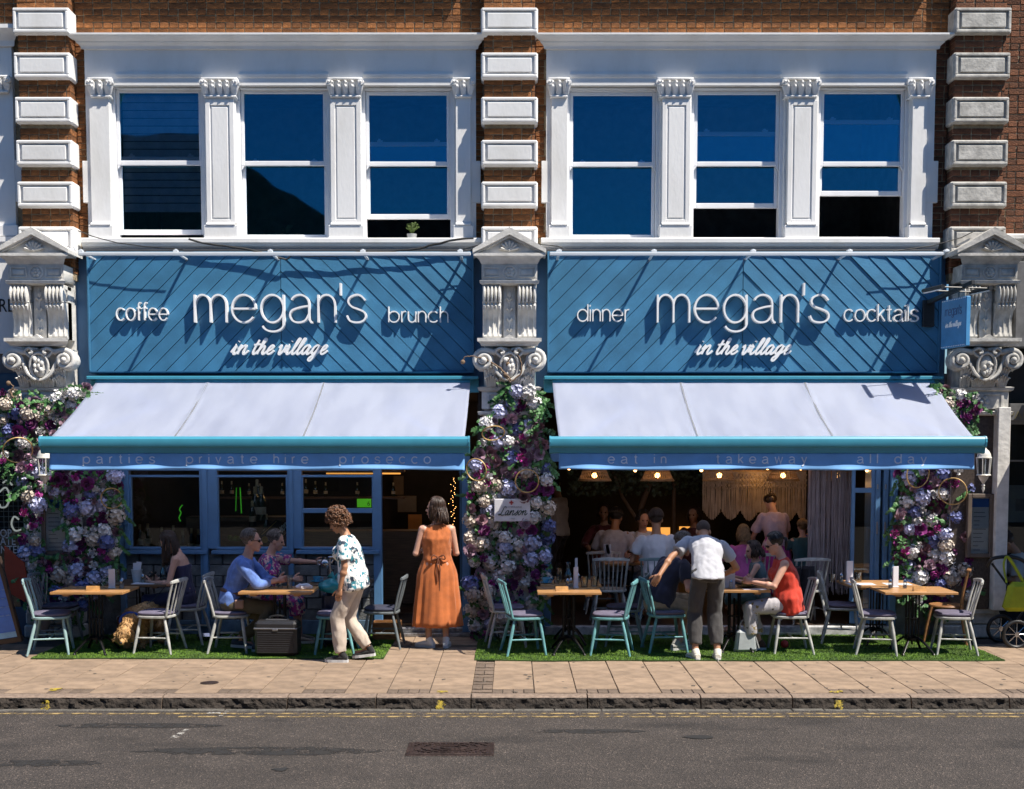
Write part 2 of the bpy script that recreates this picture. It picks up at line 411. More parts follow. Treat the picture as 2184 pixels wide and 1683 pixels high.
def bay(label, px0, px1, pil, wins, group=None):
    """white stucco surround holding three sash windows. pil: (front px0, px1, cap px0, px1, half?)"""
    Y = -.06
    x0, x1 = WX(px0, Y, 300), WX(px1, Y, 300); cx = (x0 + x1) / 2
    zs = WZ(512, Y); zf0 = WZ(152, Y); zf1 = WZ(106, Y); zc = WZ(72, Y)
    r = thing('window_bay', label, 'window surround', (cx, 0, zs), group='white window surrounds on the first floor')
    zf0 = WZ(178, Y); b = MB(); b.box(x0, x1, Y, .3, zf0 - .02, zf1 + .02)
    b.build('frieze', m_white, r)
    b = MB(); t = zf1; H = WZ(70, -.22) - t
    prof = [(-.02, t), (Y - .03, t), (Y - .035, t + .2 * H), (Y - .05, t + .3 * H), (Y - .075, t + .42 * H), (Y - .08, t + .52 * H), (Y - .12, t + .62 * H), (Y - .155, t + .8 * H), (Y - .16, t + .85 * H), (Y - .17, t + .86 * H), (Y - .17, t + H), (-.02, t + H)]
    b.mould(prof, x0, x1, .95, .95, Y); b.build('cornice', m_white, r)
    # sill and the string under it
    b = MB(); zt = zs + .012; b.mould([(.2, zt), (-.15, zt), (-.16, zt - .01), (-.16, zt - .055), (-.13, zt - .06), (-.12, zt - .09), (-.08, zt - .13), (.2, zt - .13)], x0 - .06, x1 + .06)
    b.build('sill', m_white, r)
    for (a, c, ca, cc, kind) in pil:
        xa, xc = WX(a, -.10, 350), WX(c, -.10, 350); zb = WZ(480, -.12); zt = WZ(207, -.12)
        xa0, xc0 = xa, xc
        b = MB(); ym = -.085
        b.box(xa, xc, ym, .2, zb - .01, zf0 + .0, .003)
        b.box(xa - .03, xc + .03, -.125, .2, zs + .01, zb, .006)
        b.mould([(-.04, zb), (-.135, zb), (-.135, zb + .012), (-.10, zb + .035), (-.04, zb + .035)], xa - .0, xc + .0, .0, .0)
        if kind == 'ear0' or kind == 'ear1':
            za, zd = WZ(432, Y), WZ(343, Y)
            if kind == 'ear0': b.box(x0 - .055, xa, -.055, .1, za, zd, .003); b.box(x0, xa, -.05, .12, zs + .01, zf0)
            else: b.box(xc, x1 + .055, -.055, .1, za, zd, .003); b.box(xc, x1, -.05, .12, zs + .01, zf0)
        o = b.build('pilaster', m_white, r)
        if kind == 'full':      # recessed panel with a raised rim
            b = MB(); e = .055; pz0, pz1 = zb + .07, zt - .09; g = .02
            b.box(xa + .0, xa + e, ym - .014, ym + .001, pz0 - .06, pz1 + .06, .004); b.box(xc - e, xc, ym - .014, ym + .001, pz0 - .06, pz1 + .06, .004)
            b.box(xa + e, xc - e, ym - .014, ym + .001, pz1 + .0, pz1 + .06, .004); b.box(xa + e, xc - e, ym - .014, ym + .001, pz0 - .06, pz0, .004)
            b.box(xa + e + g, xc - e - g, ym - .010, ym + .001, pz0 + g, pz1 - g, .005)
            b.build('pilaster_panel', m_white, o)
        capital(WX(ca, -.12, 185) + .01, WX(cc, -.12, 185) - .01, WZ(166, -.12), zt, -.085, o, m_white)
    for (g0, g1, pt, pm, pb, gap, hood0, hood1, bl) in wins:
        a, c = WX(g0, .07, 330), WX(g1, .07, 330)
        sash_window(r, a, c, pt, pm, pb, gap, blind=bl)
        h0, h1 = WX(hood0, -.08, 165), WX(hood1, -.08, 165); zt = WZ(155, -.08); zb = WZ(181, -.0)
        b = MB(); b.mould([(.1, zt), (Y - .012, zt), (Y - .018, zt - .02), (Y - .01, zt - .05), (Y + .02, zt - .08), (Y + .028, zt - .10), (Y + .05, zt - .11), (Y + .06, zt - .15), (.1, zt - .17)], h0, h1)
        b.box(h0, h1, Y + .055, .1, zb - .04, zt - .165, .003)
        b.box(a - .11, a - .085, -.02, .1, zs + .01, zb, .003); b.box(c + .085, c + .11, -.02, .1, zs + .01, zb, .003)
        b.build('lintel_moulding', m_white, r)
    return r
bay('left white surround of three sash windows above the coffee and brunch sign', 184, 1015,
    [(192, 234, 186, 240, 'ear0'), (439, 500, 428, 508, 'full'), (705, 770, 698, 774, 'full'), (972, 1004, 964, 1012, 'ear1')],
    [(257, 425, 198, 347, 511, .055, 246, 430, True), (522, 690, 200, 348, 512, 0, 508, 700, False), (788, 953, 203, 349, 511, .24, 775, 966, False)])
bay('right white surround of three sash windows above the dinner and cocktails sign', 1165, 1993,
    [(1176, 1210, 1168, 1216, 'ear0'), (1412, 1472, 1401, 1480, 'full'), (1680, 1742, 1669, 1749, 'full'), (1945, 1976, 1936, 1990, 'ear1')],
    [(1222, 1391, 204, 350, 512, 0, 1216, 1400, False), (1487, 1654, 202, 349, 509, .36, 1480, 1668, False), (1756, 1920, 200, 349, 508, .50, 1749, 1936, False)])
# neighbour's surround, cut by the left edge of the photograph
r = thing('window_bay', 'sliver of a white surround at the top left edge of the photograph', 'window surround', (-6.3, 0, 4.8), group='white window surrounds on the first floor')
x1 = WX(33, -.06, 300); b = MB(); b.box(-7.4, x1 - .02, -.06, .2, 4.82, WZ(100, -.06)); b.box(x1 - .02, x1 + .06, -.055, .1, WZ(432, 0), WZ(343, 0), .003); b.build('pilaster', m_white, r)
zt = WZ(100, -.06); b = MB(); b.mould([(0, zt), (-.09, zt), (-.1, zt + .06), (-.16, zt + .12), (-.22, zt + .17), (-.22, zt + .215), (0, zt + .215)], -7.4, x1, 0, .9, -.06); b.build('cornice', m_white, r)
capital(x1 - .35, x1 - .03, WZ(162, -.1), WZ(198, -.1), -.085, r, m_white)
b = MB(); b.mould([(.1, 4.82), (-.14, 4.82), (-.14, 4.76), (-.1, 4.70), (.1, 4.70)], -7.4, PX[0] - .36); b.build('sill', m_white, r)
b = MB(); b.box(-7.4, x1 + .02, -.12, .0, 4.83, WZ(480, -.12), .004); b.build('plinth', m_white, r)

# things seen behind the upstairs panes
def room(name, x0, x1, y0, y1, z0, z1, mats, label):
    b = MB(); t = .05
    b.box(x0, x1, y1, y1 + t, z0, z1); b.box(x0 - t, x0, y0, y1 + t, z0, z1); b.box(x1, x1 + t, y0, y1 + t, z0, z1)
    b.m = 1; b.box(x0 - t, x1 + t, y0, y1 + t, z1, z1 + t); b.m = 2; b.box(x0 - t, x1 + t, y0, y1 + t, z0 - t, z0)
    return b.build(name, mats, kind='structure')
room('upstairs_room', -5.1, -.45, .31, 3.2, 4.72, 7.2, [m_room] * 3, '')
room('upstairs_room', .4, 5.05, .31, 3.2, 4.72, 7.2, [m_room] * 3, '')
def pot_plant(x, y, z, label, col, sp=.09, n=60):
    r = thing('pot_plant', label, 'pot plant', (x, y, z))
    MB().lathe([(0, 0), (.05, 0), (.062, .10), (.055, .10), (.05, .08), (0, .08)], (0, 0, 0), 14).build('pot', M('grey_ceramic', (.35, .36, .36), .5), r, 30, 0)
    b = MB()
    for i in range(n):
        a = ru(0, 6.28); t = ru(.1, 1); L = ru(.08, .15); p = V((0, 0, .08)); q = p + V((math.cos(a) * t * sp, math.sin(a) * t * sp, L))
        b.tube([p, (p + q) / 2 + V((0, 0, .02)), q], [.004, .007, .012], 5, flat=.4); b.ell(q, (.014, .014, .008), 6, 4)
    b.build('leaves', M('succulent_leaf_' + col, (.10, .16, .03) if col == 'lime' else (.05, .10, .07), .6), r, 40, 0)
pot_plant(WX(878, .16, 490), .18, 4.80, 'lime green succulent in grey pot under the raised sash of the third window', 'lime')
pot_plant(WX(612, .25, 500), .3, 4.80, 'dark spiky succulent in grey pot behind the second window', 'dark', .07, 30)
# ================================================================ ground
m_slab = M('buff_paving_slab', (.31, .22, .15), .85, var=.19, vs=5, bump=.25, bs=70, rnd=.13)
m_sett = M('brown_paving_sett', (.18, .13, .095), .88, var=.2, vs=12, bump=.4, bs=60, rnd=.2)
m_joint = M('sandy_joint_fill', (.07, .055, .045), .95, var=.2, vs=20)
m_kerbt = M('granite_kerb_top', (.26, .19, .145), .8, var=.22, vs=25, bump=.3, bs=80)
m_kerbf = M('dirty_shaded_rock_faced_granite', (.045, .034, .026), .9, var=.35, vs=18, bump=1.0, bs=40)  # same stone as the top; colour darkened for dirt and grazing sun
def asphalt():
    m = M('worn_asphalt', (.060, .050, .045), .82, var=.14, vs=2.5, bump=0); n = m.node_tree.nodes; l = m.node_tree.links; b = n['Principled BSDF']
    src = b.inputs['Base Color'].links[0].from_socket; tc = [x for x in n if x.type == 'TEX_COORD'][0]
    v = n.new('ShaderNodeTexVoronoi'); v.inputs['Scale'].default_value = 100; l.new(tc.outputs['Object'], v.inputs['Vector'])
    sp = n.new('ShaderNodeSeparateColor'); l.new(v.outputs['Color'], sp.inputs[0])
    r = n.new('ShaderNodeValToRGB'); e = r.color_ramp.elements; e[0].position = 0; e[0].color = (.45, .45, .45, 1); e[1].position = .93; e[1].color = (1.35, 1.3, 1.25, 1)
    q = e.new(.985); q.color = (3.2, 3.0, 2.8, 1); l.new(sp.outputs[0], r.inputs[0])
    mx = n.new('ShaderNodeMix'); mx.data_type = 'RGBA'; mx.blend_type = 'MULTIPLY'; mx.inputs[0].default_value = 1; l.new(src, mx.inputs[6]); l.new(r.outputs[0], mx.inputs[7])
    # oil stains and worn wheel tracks
    t = n.new('ShaderNodeTexNoise'); t.inputs['Scale'].default_value = .55; t.inputs['Detail'].default_value = 3; mp = n.new('ShaderNodeMapping'); mp.inputs['Scale'].default_value = (1, 2.6, 1); l.new(tc.outputs['Object'], mp.inputs[0]); l.new(mp.outputs[0], t.inputs['Vector'])
    r2 = n.new('ShaderNodeValToRGB'); r2.color_ramp.elements[0].position = .28; r2.color_ramp.elements[0].color = (.42, .42, .43, 1); r2.color_ramp.elements[1].position = .42; r2.color_ramp.elements[1].color = (1, 1, 1, 1); l.new(t.outputs['Fac'], r2.inputs[0])
    m2 = n.new('ShaderNodeMix'); m2.data_type = 'RGBA'; m2.blend_type = 'MULTIPLY'; m2.inputs[0].default_value = 1; l.new(mx.outputs[2], m2.inputs[6]); l.new(r2.outputs[0], m2.inputs[7]); l.new(m2.outputs[2], b.inputs['Base Color'])
    bp = n.new('ShaderNodeBump'); bp.inputs['Strength'].default_value = .9; bp.inputs['Distance'].default_value = .012; l.new(v.outputs['Distance'], bp.inputs['Height']); l.new(bp.outputs[0], b.inputs['Normal'])
    return m
m_road = asphalt()
b = MB(); b.quad((-70, -70, -.12), (70, -70, -.12), (70, -3.9, -.12), (-70, -3.9, -.12)); b.build('road', m_road, kind='structure', fix=False)
b = MB(); b.quad((-70, -3.86, -.03), (70, -3.86, -.03), (70, 12, -.03), (-70, 12, -.03)); b.build('ground', m_joint, kind='structure', fix=False)
pv = link('pavement', MB().box(-7.6, 7.6, -3.72, -.02, -.026, -.012).mesh('pavement', m_joint), kind='structure')
SL = []
for k in range(5):
    mb = MB(); mb.box(-.196, .196, -.196, .196, -.045, 0, .004); mb.v = [(x, y, z + ru(-.0012, .0012)) for x, y, z in mb.v]; SL.append(mb.mesh('slab', m_slab))
ST = []
for k in range(3):
    mb = MB(); mb.box(-.046, .046, -.096, .096, -.045, 0, .004); ST.append(mb.mesh('sett', m_sett))
def slabcol(xc, off, ymin=-3.71):
    y = ymin + off * .2
    if off:
        for i in range(4): link('sett', random.choice(ST), pv, (xc - .15 + i * .1, ymin + .1, ru(-.004, .0)), (0, 0, ru(-.01, .01)))
    while y < -1.0:
        link('slab', random.choice(SL), pv, (xc, y + .2, ru(-.002, .003)), (ru(-.004, .004), ru(-.004, .004), random.choice((0, R(90), R(180))))); y += .4
n = 0
for k in range(16):
    slabcol(.01 + .4 * k, (k + 1) % 2)
for k in range(16):
    slabcol(-.58 - .4 * k, (k) % 2)
for j in range(14):
    for i in (0, 1):
        if j % 2: link('sett', ST[i], pv, (-.335 + i * .1, -3.6 + j * .2, 0))
        elif i == 0: link('sett', ST[2], pv, (-.285, -3.61 + j * .2, 0), (0, 0, R(90)))
# door way slabs
for i in range(4):
    for j in range(2): link('slab', random.choice(SL), pv, (-1.38 + i * .4, -.61 + j * .4, ru(-.002, .002)))
# kerb
kr = link('kerb', MB().box(-7.6, 7.6, -3.80, -3.72, -.2, -.05).mesh('kerb', m_joint), kind='structure')
kx = [-7.5, -5.35, -3.24, -2.08, -1.26, -.38, .70, 1.75, 2.60, 3.7, 4.61, 6.0, 7.5]
for i in range(len(kx) - 1):
    a, c = kx[i] + .006, kx[i + 1] - .006; b = MB(); nx = int((c - a) / .022); prof = [(-3.722, -.004), (-3.80, -.001), (-3.848, -.004), (-3.872, -.016)] + [(-3.880 - .004 * q, -.024 - .019 * q) for q in range(6)] + [(-3.90, -.135)]
    for j in range(nx + 1):
        x = a + (c - a) * j / nx; e = min(1, min(j, nx - j) / 2.0)
        for q, (y, z) in enumerate(prof):
            am = .0 if q < 3 else (.006 if q == 3 else .026)
            nz = noise.noise(V((x * 13, z * 22, i * 5))) + .6 * noise.noise(V((x * 31, z * 45, i * 7)))
            b.v.append((x, y - am * nz * (.4 + .6 * e) + .008 * (1 - e), z + (ru(-.003, .003) if 4 <= q < 10 else 0) + .002 * noise.noise(V((x * 6, y * 9, 0)))))
    m_ = len(prof)
    for j in range(nx):
        for q in range(m_ - 1):
            b.m = 0 if q < 3 else 1; k = j * m_ + q; b.face(k, k + 1, k + m_ + 1, k + m_)
    b.m = 0
    for k0 in (0, nx * m_): b.face(*[k0 + q for q in range(m_)], *[])
    b.build('kerbstone', [m_kerbt, m_kerbf], kr, 35)
b = MB()
x = -7.5
while x < 7.5:
    L = ru(.2, .5); b.box(x + .004, x + L - .004, -3.985, -3.905, -.16, -.112 + ru(-.002, .003), .006); x += L
b.build('gutter_channel', M('grey_gutter_stone', (.13, .12, .105), .85, var=.25, vs=14, bump=.5), kr)
b = MB(); random.seed(21)
for _ in range(90):
    x, y, q = ru(-6.5, 6.5), ru(-3.7, -2.0), ru(.008, .022); i = len(b.v); b.v += [(x + math.cos(k * .785) * q * ru(.8, 1.2), y + math.sin(k * .785) * q * ru(.8, 1.2), .0035) for k in range(8)]; b.face(*range(i, i + 8))
b.build('gum_spots', M('trodden_gum', (.10, .085, .07), .9), pv, w=0, fix=False, kind='stuff')
# painted lines
def worn(name, col, thr=.5, sc=9):
    m = M(name, col, .7, var=.1); n = m.node_tree.nodes; l = m.node_tree.links; b = n['Principled BSDF']
    tc = [x for x in n if x.type == 'TEX_COORD'][0]; t = n.new('ShaderNodeTexNoise'); t.inputs['Scale'].default_value = sc; t.inputs['Detail'].default_value = 8; t.inputs['Roughness'].default_value = .75
    l.new(tc.outputs['Object'], t.inputs['Vector']); r = n.new('ShaderNodeValToRGB'); r.color_ramp.elements[0].position = thr - .04; r.color_ramp.elements[1].position = thr + .05
    l.new(t.outputs['Fac'], r.inputs[0]); l.new(r.outputs[0], b.inputs['Alpha']); return m
m_yel = worn('faded_yellow_road_paint', (.34, .24, .10), .50, 9); m_wht = worn('worn_white_road_paint', (.40, .38, .35), .52, 16); m_spray = worn('yellow_spray_paint', (.42, .31, .03), .50, 14)
for i, y in enumerate((-4.10, -4.23)):
    b = MB(); b.quad((-7.5 if i == 0 else -3.0, y - .028, -.116), (7.5, y - .03, -.116), (7.5, y + .03, -.116), (-7.5 if i == 0 else -3.0, y + .028, -.116)); b.build('yellow_line', m_yel, kind='structure', fix=False)
def gq(pts, z, name, mat):
    b = MB(); q = [Gp(x, y, z) for x, y in pts]; b.add(q, [tuple(range(len(q)))]); return b.build(name, mat, kind='structure', fix=False)
def Gp(px, py, z=0):
    a = (px - 1092) / FPX; bb = (YP - py) / FPX; rr = (a, math.cos(TH) + bb * math.sin(TH), -math.sin(TH) + bb * math.cos(TH)); t = (z - CAMZ) / rr[2]
    return V((rr[0] * t, CAMY + rr[1] * t, z))
gq([(360, 1574), (378, 1574), (407, 1554), (396, 1554)], -.116, 'white_road_mark', m_wht)
gq([(466, 1527), (474, 1527), (492, 1515), (484, 1515)], -.114, 'white_road_mark', m_wht)
gq([(440, 1522), (470, 1522), (472, 1519), (445, 1519)], -.114, 'white_road_mark', m_wht)
gq([(362, 1558), (376, 1556), (374, 1554), (364, 1555)], -.116, 'white_road_mark', m_wht)
for pts in ([(103, 1473), (122, 1473), (135, 1467), (108, 1468)], [(932, 1477), (955, 1477), (955, 1473), (932, 1473)], [(1768, 1476), (1795, 1478), (1798, 1473), (1774, 1472)]):
    gq(pts, .008, 'yellow_spray_mark', m_spray)
for px in (97, 940, 1788):
    x = WX(px, -3.92, 1495); b = MB()
    for q in range(7): b.add([(x - .035 + ru(-.02, .02), -3.915 - .004 * q, -.03 - q * .012), (x + .035 + ru(-.02, .02), -3.915 - .004 * q, -.03 - q * .012), (x + .035, -3.919 - .004 * q, -.042 - q * .012), (x - .035, -3.919 - .004 * q, -.042 - q * .012)], [(0, 1, 2, 3)])
    b.build('yellow_spray_mark', m_spray, kind='structure', fix=False)
# covers
m_iron = M('rusty_cast_iron', (.075, .05, .045), .55, .6, var=.3, vs=14, bump=.5, bs=50)
p0, p1, p2, p3 = Gp(868, 1613, -.12), Gp(1058, 1613, -.12), Gp(1050, 1585, -.12), Gp(874, 1585, -.12)
c = (p0 + p2) / 2; r = thing('manhole_cover', 'rectangular rusty cast iron cover set in the road', 'manhole cover', (c.x, c.y, -.12))
hw, hd = (p1.x - p0.x) / 2, (p3.y - p0.y) / 2
b = MB(); b.box(c.x - hw, c.x + hw, c.y - hd, c.y + hd, -.12, -.112, .003); b.build('cover_frame', m_iron, r)
b = MB(); b.box(c.x - hw + .03, c.x + hw - .03, c.y - hd + .03, c.y + hd - .03, -.112, -.106, .002)
for ring in range(1, 9):
    a0 = 0
    while a0 < 360:
        da = 26 / ring ** .6; x = ring * .05 * 1.5 * math.cos(R(a0)); y = ring * .05 * math.sin(R(a0))
        if abs(x) < hw - .06 and abs(y) < hd - .05: b.obox((c.x + x, c.y + y, -.103), (.035, .018, .008), (0, 0, R(a0 + 90)))
        a0 += da
b.build('cover_plate', m_iron, r)
c = Gp(447, 1457, 0); r = thing('water_cover', 'small round dark iron cover in the pavement', 'utility cover', c)
MB().lathe([(0, .002), (.085, .002), (.09, .006), (.075, .009), (.07, .006), (0, .006)], (0, 0, 0), 20).build('cover_plate', m_iron, r, w=0)
c = Gp(1490, 1573, -.12)
b = MB(); pts = [(c.x + math.cos(a / 14 * 6.28) * ru(.11, .15), c.y + math.sin(a / 14 * 6.28) * ru(.05, .08), -.115) for a in range(14)]; b.add(pts, [tuple(range(14))]); b.build('tar_stain', M('black_tar', (.025, .024, .024), .6), kind='structure', fix=False)
c = Gp(600, 1642, -.12)
b = MB(); pts = [(c.x + math.cos(a / 14 * 6.28) * ru(.03, .09), c.y + math.sin(a / 14 * 6.28) * ru(.03, .08), -.115) for a in range(14)]; b.add(pts, [tuple(range(14))]); b.build('tar_stain', MATS['black_tar'], kind='structure', fix=False)
# artificial turf
m_turf = M('green_artificial_turf', (.14, .27, .012), .8, var=.28, vs=3, rnd=0, sheen=.1); m_turfb = M('turf_backing', (.03, .07, .01), .9)
def turf(x0, x1, y0, y1, label, wob):
    r = thing('turf_mat', label, 'artificial grass', ((x0 + x1) / 2, (y0 + y1) / 2, 0), group='artificial grass mats under the tables')
    b = MB(); N = 40; top = []; bot = []
    for i in range(N + 1):
        x = x0 + (x1 - x0) * i / N; top.append((x, y0 + wob * noise.noise(V((x * 1.3, y0, 0)))))
    poly = top + [(x1, y1), (x0, y1)]
    b.add([(x, y, .014) for x, y in poly] + [(x, y, .004) for x, y in poly], [tuple(range(len(poly)))] + [(i, (i + 1) % len(poly), len(poly) + (i + 1) % len(poly), len(poly) + i) for i in range(len(poly))])
    b.build('backing', m_turfb, r, fix=True)
    b = MB(); k = int((x1 - x0) * (y1 - y0) * 8000)
    for _ in range(k):
        x = ru(x0, x1); y = ru(y0, y1)
        y += wob * noise.noise(V((x * 1.3, y0, 0))) * (1 - (y - y0) / (y1 - y0)); a = ru(0, 6.28); w = .0045; h = ru(.007, .017); lx, ly = ru(-.010, .010), ru(-.012, .010)
        i = len(b.v); b.v += [(x - math.cos(a) * w, y - math.sin(a) * w, .013), (x + math.cos(a) * w, y + math.sin(a) * w, .013), (x + lx, y + ly, .013 + h)]; b.face(i, i + 1, i + 2)
    b.build('turf_blades', m_turf, r, fix=False, kind='stuff')
turf(WX(65, -1.8, 1405), WX(822, -1.6, 1400), -1.80, -.03, 'artificial grass mat under the tables of the coffee and brunch shop', .05)
turf(WX(1012, -1.9, 1405), WX(2145, -1.95, 1410), -1.93, -.06, 'artificial grass mat under the tables of the dinner and cocktails shop', .05)
# houses across the street, behind the camera: what the glass mirrors
def opposite():
    r = thing('terrace_house', 'plain brick terrace across the street, mirrored in the shop glass', 'building', (0, -27, -.1))
    b = MB(); b.box(-60, 60, -33, -27, -.1, 8.6)
    b.box(-17, -9.8, -33, -27, 8.6, 12.6); b.prism([(-9.8, 8.6), (-4.0, 8.6), (-8.4, 11.4), (-9.8, 12.2)], lambda u, v, d: (u, d, v), -33, -27); b.build('wall', M('dull_stock_brick', (.22, .15, .10), .9, var=.2, vs=3), r)
    b = MB()
    for k in range(-14, 15):
        for z in (.9, 4.3): b.box(k * 3.2 - .6, k * 3.2 + .6, -27.0, -26.95, z, z + 1.8)
    b.build('window', M('dark_far_window', (.03, .035, .04), .1), r)
opposite()
for (px, py, rx, ry) in ((300, 1548, .75, .10), (560, 1602, .95, .14), (60, 1628, .55, .10), (1250, 1560, .5, .08)):
    c = Gp(px, py, -.12); b = MB(); n = 40; b.add([(c.x, c.y, -.1175)] + [(c.x + math.cos(k / n * 6.283) * rx * (1 + .3 * noise.noise(V((k * .4, px, 0)))), c.y + math.sin(k / n * 6.283) * ry * (1 + .5 * noise.noise(V((k * .5, py, 0)))), -.1175) for k in range(n)], [(0, 1 + k, 1 + (k + 1) % n) for k in range(n)])
    b.build('oil_stain', worn('oil_stain', (.022, .020, .019), .46, 7), kind='structure', fix=False)

# ================================================================ ornate pilasters
def console_pilaster(cx, label, mat, group):
    r = thing('ornate_pilaster', label, 'ornate pilaster', (cx, 0, 0), group=group)
    z = lambda py: WZ(py, -.42); E = .32
    # shaft and lower block
    b = MB(); b.box(cx - .31, cx + .31, -.13, .0, .30, z(880), .006)
    b.build('shaft', mat, r)
    b = MB(); b.box(cx - .33, cx + .33, -.19, .0, z(872), z(826), .005); zt = z(826)
    for (za, s) in ((z(834), 1), (z(886), 1)):
        b.mould([(0, za), (-.20, za), (-.225, za + .012), (-.235, za + .045), (-.20, za + .055), (0, za + .055)], cx - .345, cx + .345, 1.0, 1.0, -.2)
    b.box(cx - .27, cx - .235, -.205, -.18, z(872), z(838), .004); b.box(cx + .235, cx + .27, -.205, -.18, z(872), z(838), .004); b.box(cx - .235, cx + .235, -.204, -.18, z(842), z(838), .004)
    R3 = Matrix.Rotation(R(90), 3, 'X')
    for k in range(8): b.ell((cx + .07 * math.cos(k * .785), -.195, z(857) + .07 * math.sin(k * .785)), (.035, .016, .03), 8, 5)
    b.ell((cx, -.21, z(857)), .03, 8, 6)
    b.build('neck_block', mat, r)
    # big capital
    b = MB(); z0, z1 = z(826), z(744); H = z1 - z0
    rings = []
    for i in range(7):
        t = i / 6; w = .30 + .045 * t ** 2; d = -.20 - .10 * t ** 2; rings.append([(cx - w, 0, z0 + H * t), (cx - w, d + .03, z0 + H * t), (cx - w + .03, d, z0 + H * t), (cx + w - .03, d, z0 + H * t), (cx + w, d + .03, z0 + H * t), (cx + w, 0, z0 + H * t)])
    b.loft(rings)
    for sx in (-1, 1):      # volutes
        c = V((cx + sx * .305, -.33, z1 - .135)); pts = []; rr = []
        for k in range(40):
            a = k / 39 * 4.2 * math.pi; q = .125 * (1 - k / 39 * .86); pts.append(c + V((sx * -math.cos(a) * q, -.06 * (k / 39), math.sin(a) * q))); rr.append(.036 * (1 - k / 39 * .55))
        pts = [c + V((-sx * .28, .02, .125)), c + V((-sx * .2, .01, .13)), c + V((-sx * .125, 0, .09))] + pts[4:]; b.tube(pts, [.02, .03, .036] + rr[4:], 8)
        b.lathe([(0, -.10), (.115, -.09), (.13, 0), (.115, .10), (0, .12)], c + V((0, .10, 0)), 18, R3); b.ell(c + V((0, -.06, 0)), .034, 10, 8)
        # side volute face
        b.tube([c + V((sx * .09, .10, .10)), c + V((sx * .10, .10, -.02)), c + V((sx * .03, .10, -.12))], .02, 7)
    for kx_, s in ((-.22, 1), (-.08, .8), (.08, .8), (.22, 1), (0, 1.1)):      # acanthus
        for lv in (0, 1):
            zb = z0 + .01 + lv * .09; h = .15 * s
            for j in (-2, -1, 0, 1, 2):
                x = cx + kx_ + j * .021; hh = h * (1 - abs(j) * .14)
                b.tube([(x * 1 , -.235 - lv * .02, zb), (x + j * .004, -.26 - lv * .025, zb + hh * .6), (x + j * .010, -.30 - lv * .025, zb + hh * .92), (x + j * .014, -.325 - lv * .02, zb + hh * .85)], [.016, .017, .014, .008], 6)
    # cartouche with a rim and scrolls
    zc = z0 + H * .56; rim = [(cx + .105 * math.cos(a), -.345 - .02 * math.sin(a), zc + (.145 if math.sin(a) > 0 else .17) * math.sin(a)) for a in [k / 20 * 2 * math.pi for k in range(21)]]
    b.tube(rim, .018, 7); b.ell((cx, -.315, zc), (.09, .05, .14), 14, 10)
    for sx in (-1, 1):
        b.tube(spline([(cx + sx * .10, -.35, zc + .10), (cx + sx * .16, -.36, zc + .16), (cx + sx * .10, -.38, zc + .20), (cx + sx * .065, -.38, zc + .155), (cx + sx * .10, -.385, zc + .135)], 4), .017, 7)
        b.tube(spline([(cx + sx * .04, -.36, zc - .17), (cx + sx * .13, -.35, zc - .10), (cx + sx * .19, -.33, zc + .02), (cx + sx * .25, -.32, zc + .12)], 4), [.012 + .010 * math.sin(k / 12 * 3.14) for k in range(13)], 7)
    for k in range(9): b.ell((cx + ru(-.05, .05), -.375 + ru(-.01, .01), zc + ru(-.10, .10)), (ru(.015, .03), .02, ru(.02, .035)), 7, 5)
    b.build('carved_capital', mat, r, 50)
    # abacus
    b = MB(); za, zb = z(739), z(723); hb = zb - za
    b.mould([(0, za), (-.36, za), (-.37, za + .02), (-.40, za + hb * .45), (-.43, za + hb * .55), (-.43, zb), (0, zb)], cx - .375, cx + .375, .6, .6, -.43)
    b.prism([(-.06, 0), (.06, 0), (0, .045)], lambda u, v, d: (cx + u, d, zb + v), -.42, -.3)
    b.build('abacus', mat, r)
    # consoles
    b = MB(); z0, z1 = zb, z(609); H = z1 - z0; b.box(cx - .315, cx + .315, -.22, 0, z0, z1)
    b.build('console_backing', mat, r)
    for sx in (-1, 1):
        b = MB(); xa, xb = (cx - .315, cx - .095) if sx < 0 else (cx + .095, cx + .315)
        prof = [(-.10, 0), (-.27, 0), (-.29, .05), (-.285, .12), (-.27, .25), (-.275, .38), (-.30, .50), (-.335, .60), (-.345, .66), (-.36, .70)]
        nf = 8; w = xb - xa
        rows = []
        for (y, t) in prof:
            row = []
            for k in range(nf * 3 + 1):
                u = k / (nf * 3); fl = .012 * abs(math.sin(u * math.pi * 3.5)) if .08 < t < .45 else 0
                row.append((xa + w * u, y + (.014 if fl > .006 else 0) , z0 + H * t))
            rows.append(row)
        n = len(rows[0]); base = len(b.v)
        for row in rows: b.v += row
        for i in range(len(rows) - 1):
            for k in range(n - 1): b.face(base + i * n + k, base + i * n + k + 1, base + (i + 1) * n + k + 1, base + (i + 1) * n + k)
        for k in (0, n - 1):
            s_ = len(b.v); b.v += [(rows[0][k][0], -.1, z0), (rows[0][k][0], -.1, z0 + H * .7)]; b.face(*([base + i * n + k for i in range(len(rows))] + [s_ + 1, s_]))
        # roll of leaves at the top
        for k in range(5):
            x = xa + w * (k + .5) / 5; b.ell((x, -.335, z0 + H * .815), (w / 9.0, .095, .115 * (H / .62)), 10, 8)
        b.box(xa, xb, -.35, -.1, z0 + H * .92, z1 + .001, .004); b.box(xa + .0, xb, -.375, -.1, z0 + H * .665, z0 + H * .70, .006)
        for k in range(5):
            x = xa + w * (k + .5) / 5; b.tube([(x, -.35, z0 + H * .68), (x, -.375, z0 + H * .60), (x + .004, -.36, z0 + H * .53)], [.014, .02, .008], 6)
            if k in (1, 3): b.ell((x, -.385, z0 + H * .60), (.014, .014, .014), 6, 4)
        b.build('scroll_console', mat, r, 45)
    b = MB(); b.box(cx - .07, cx + .07, -.27, -.1, z0, z1, .004)
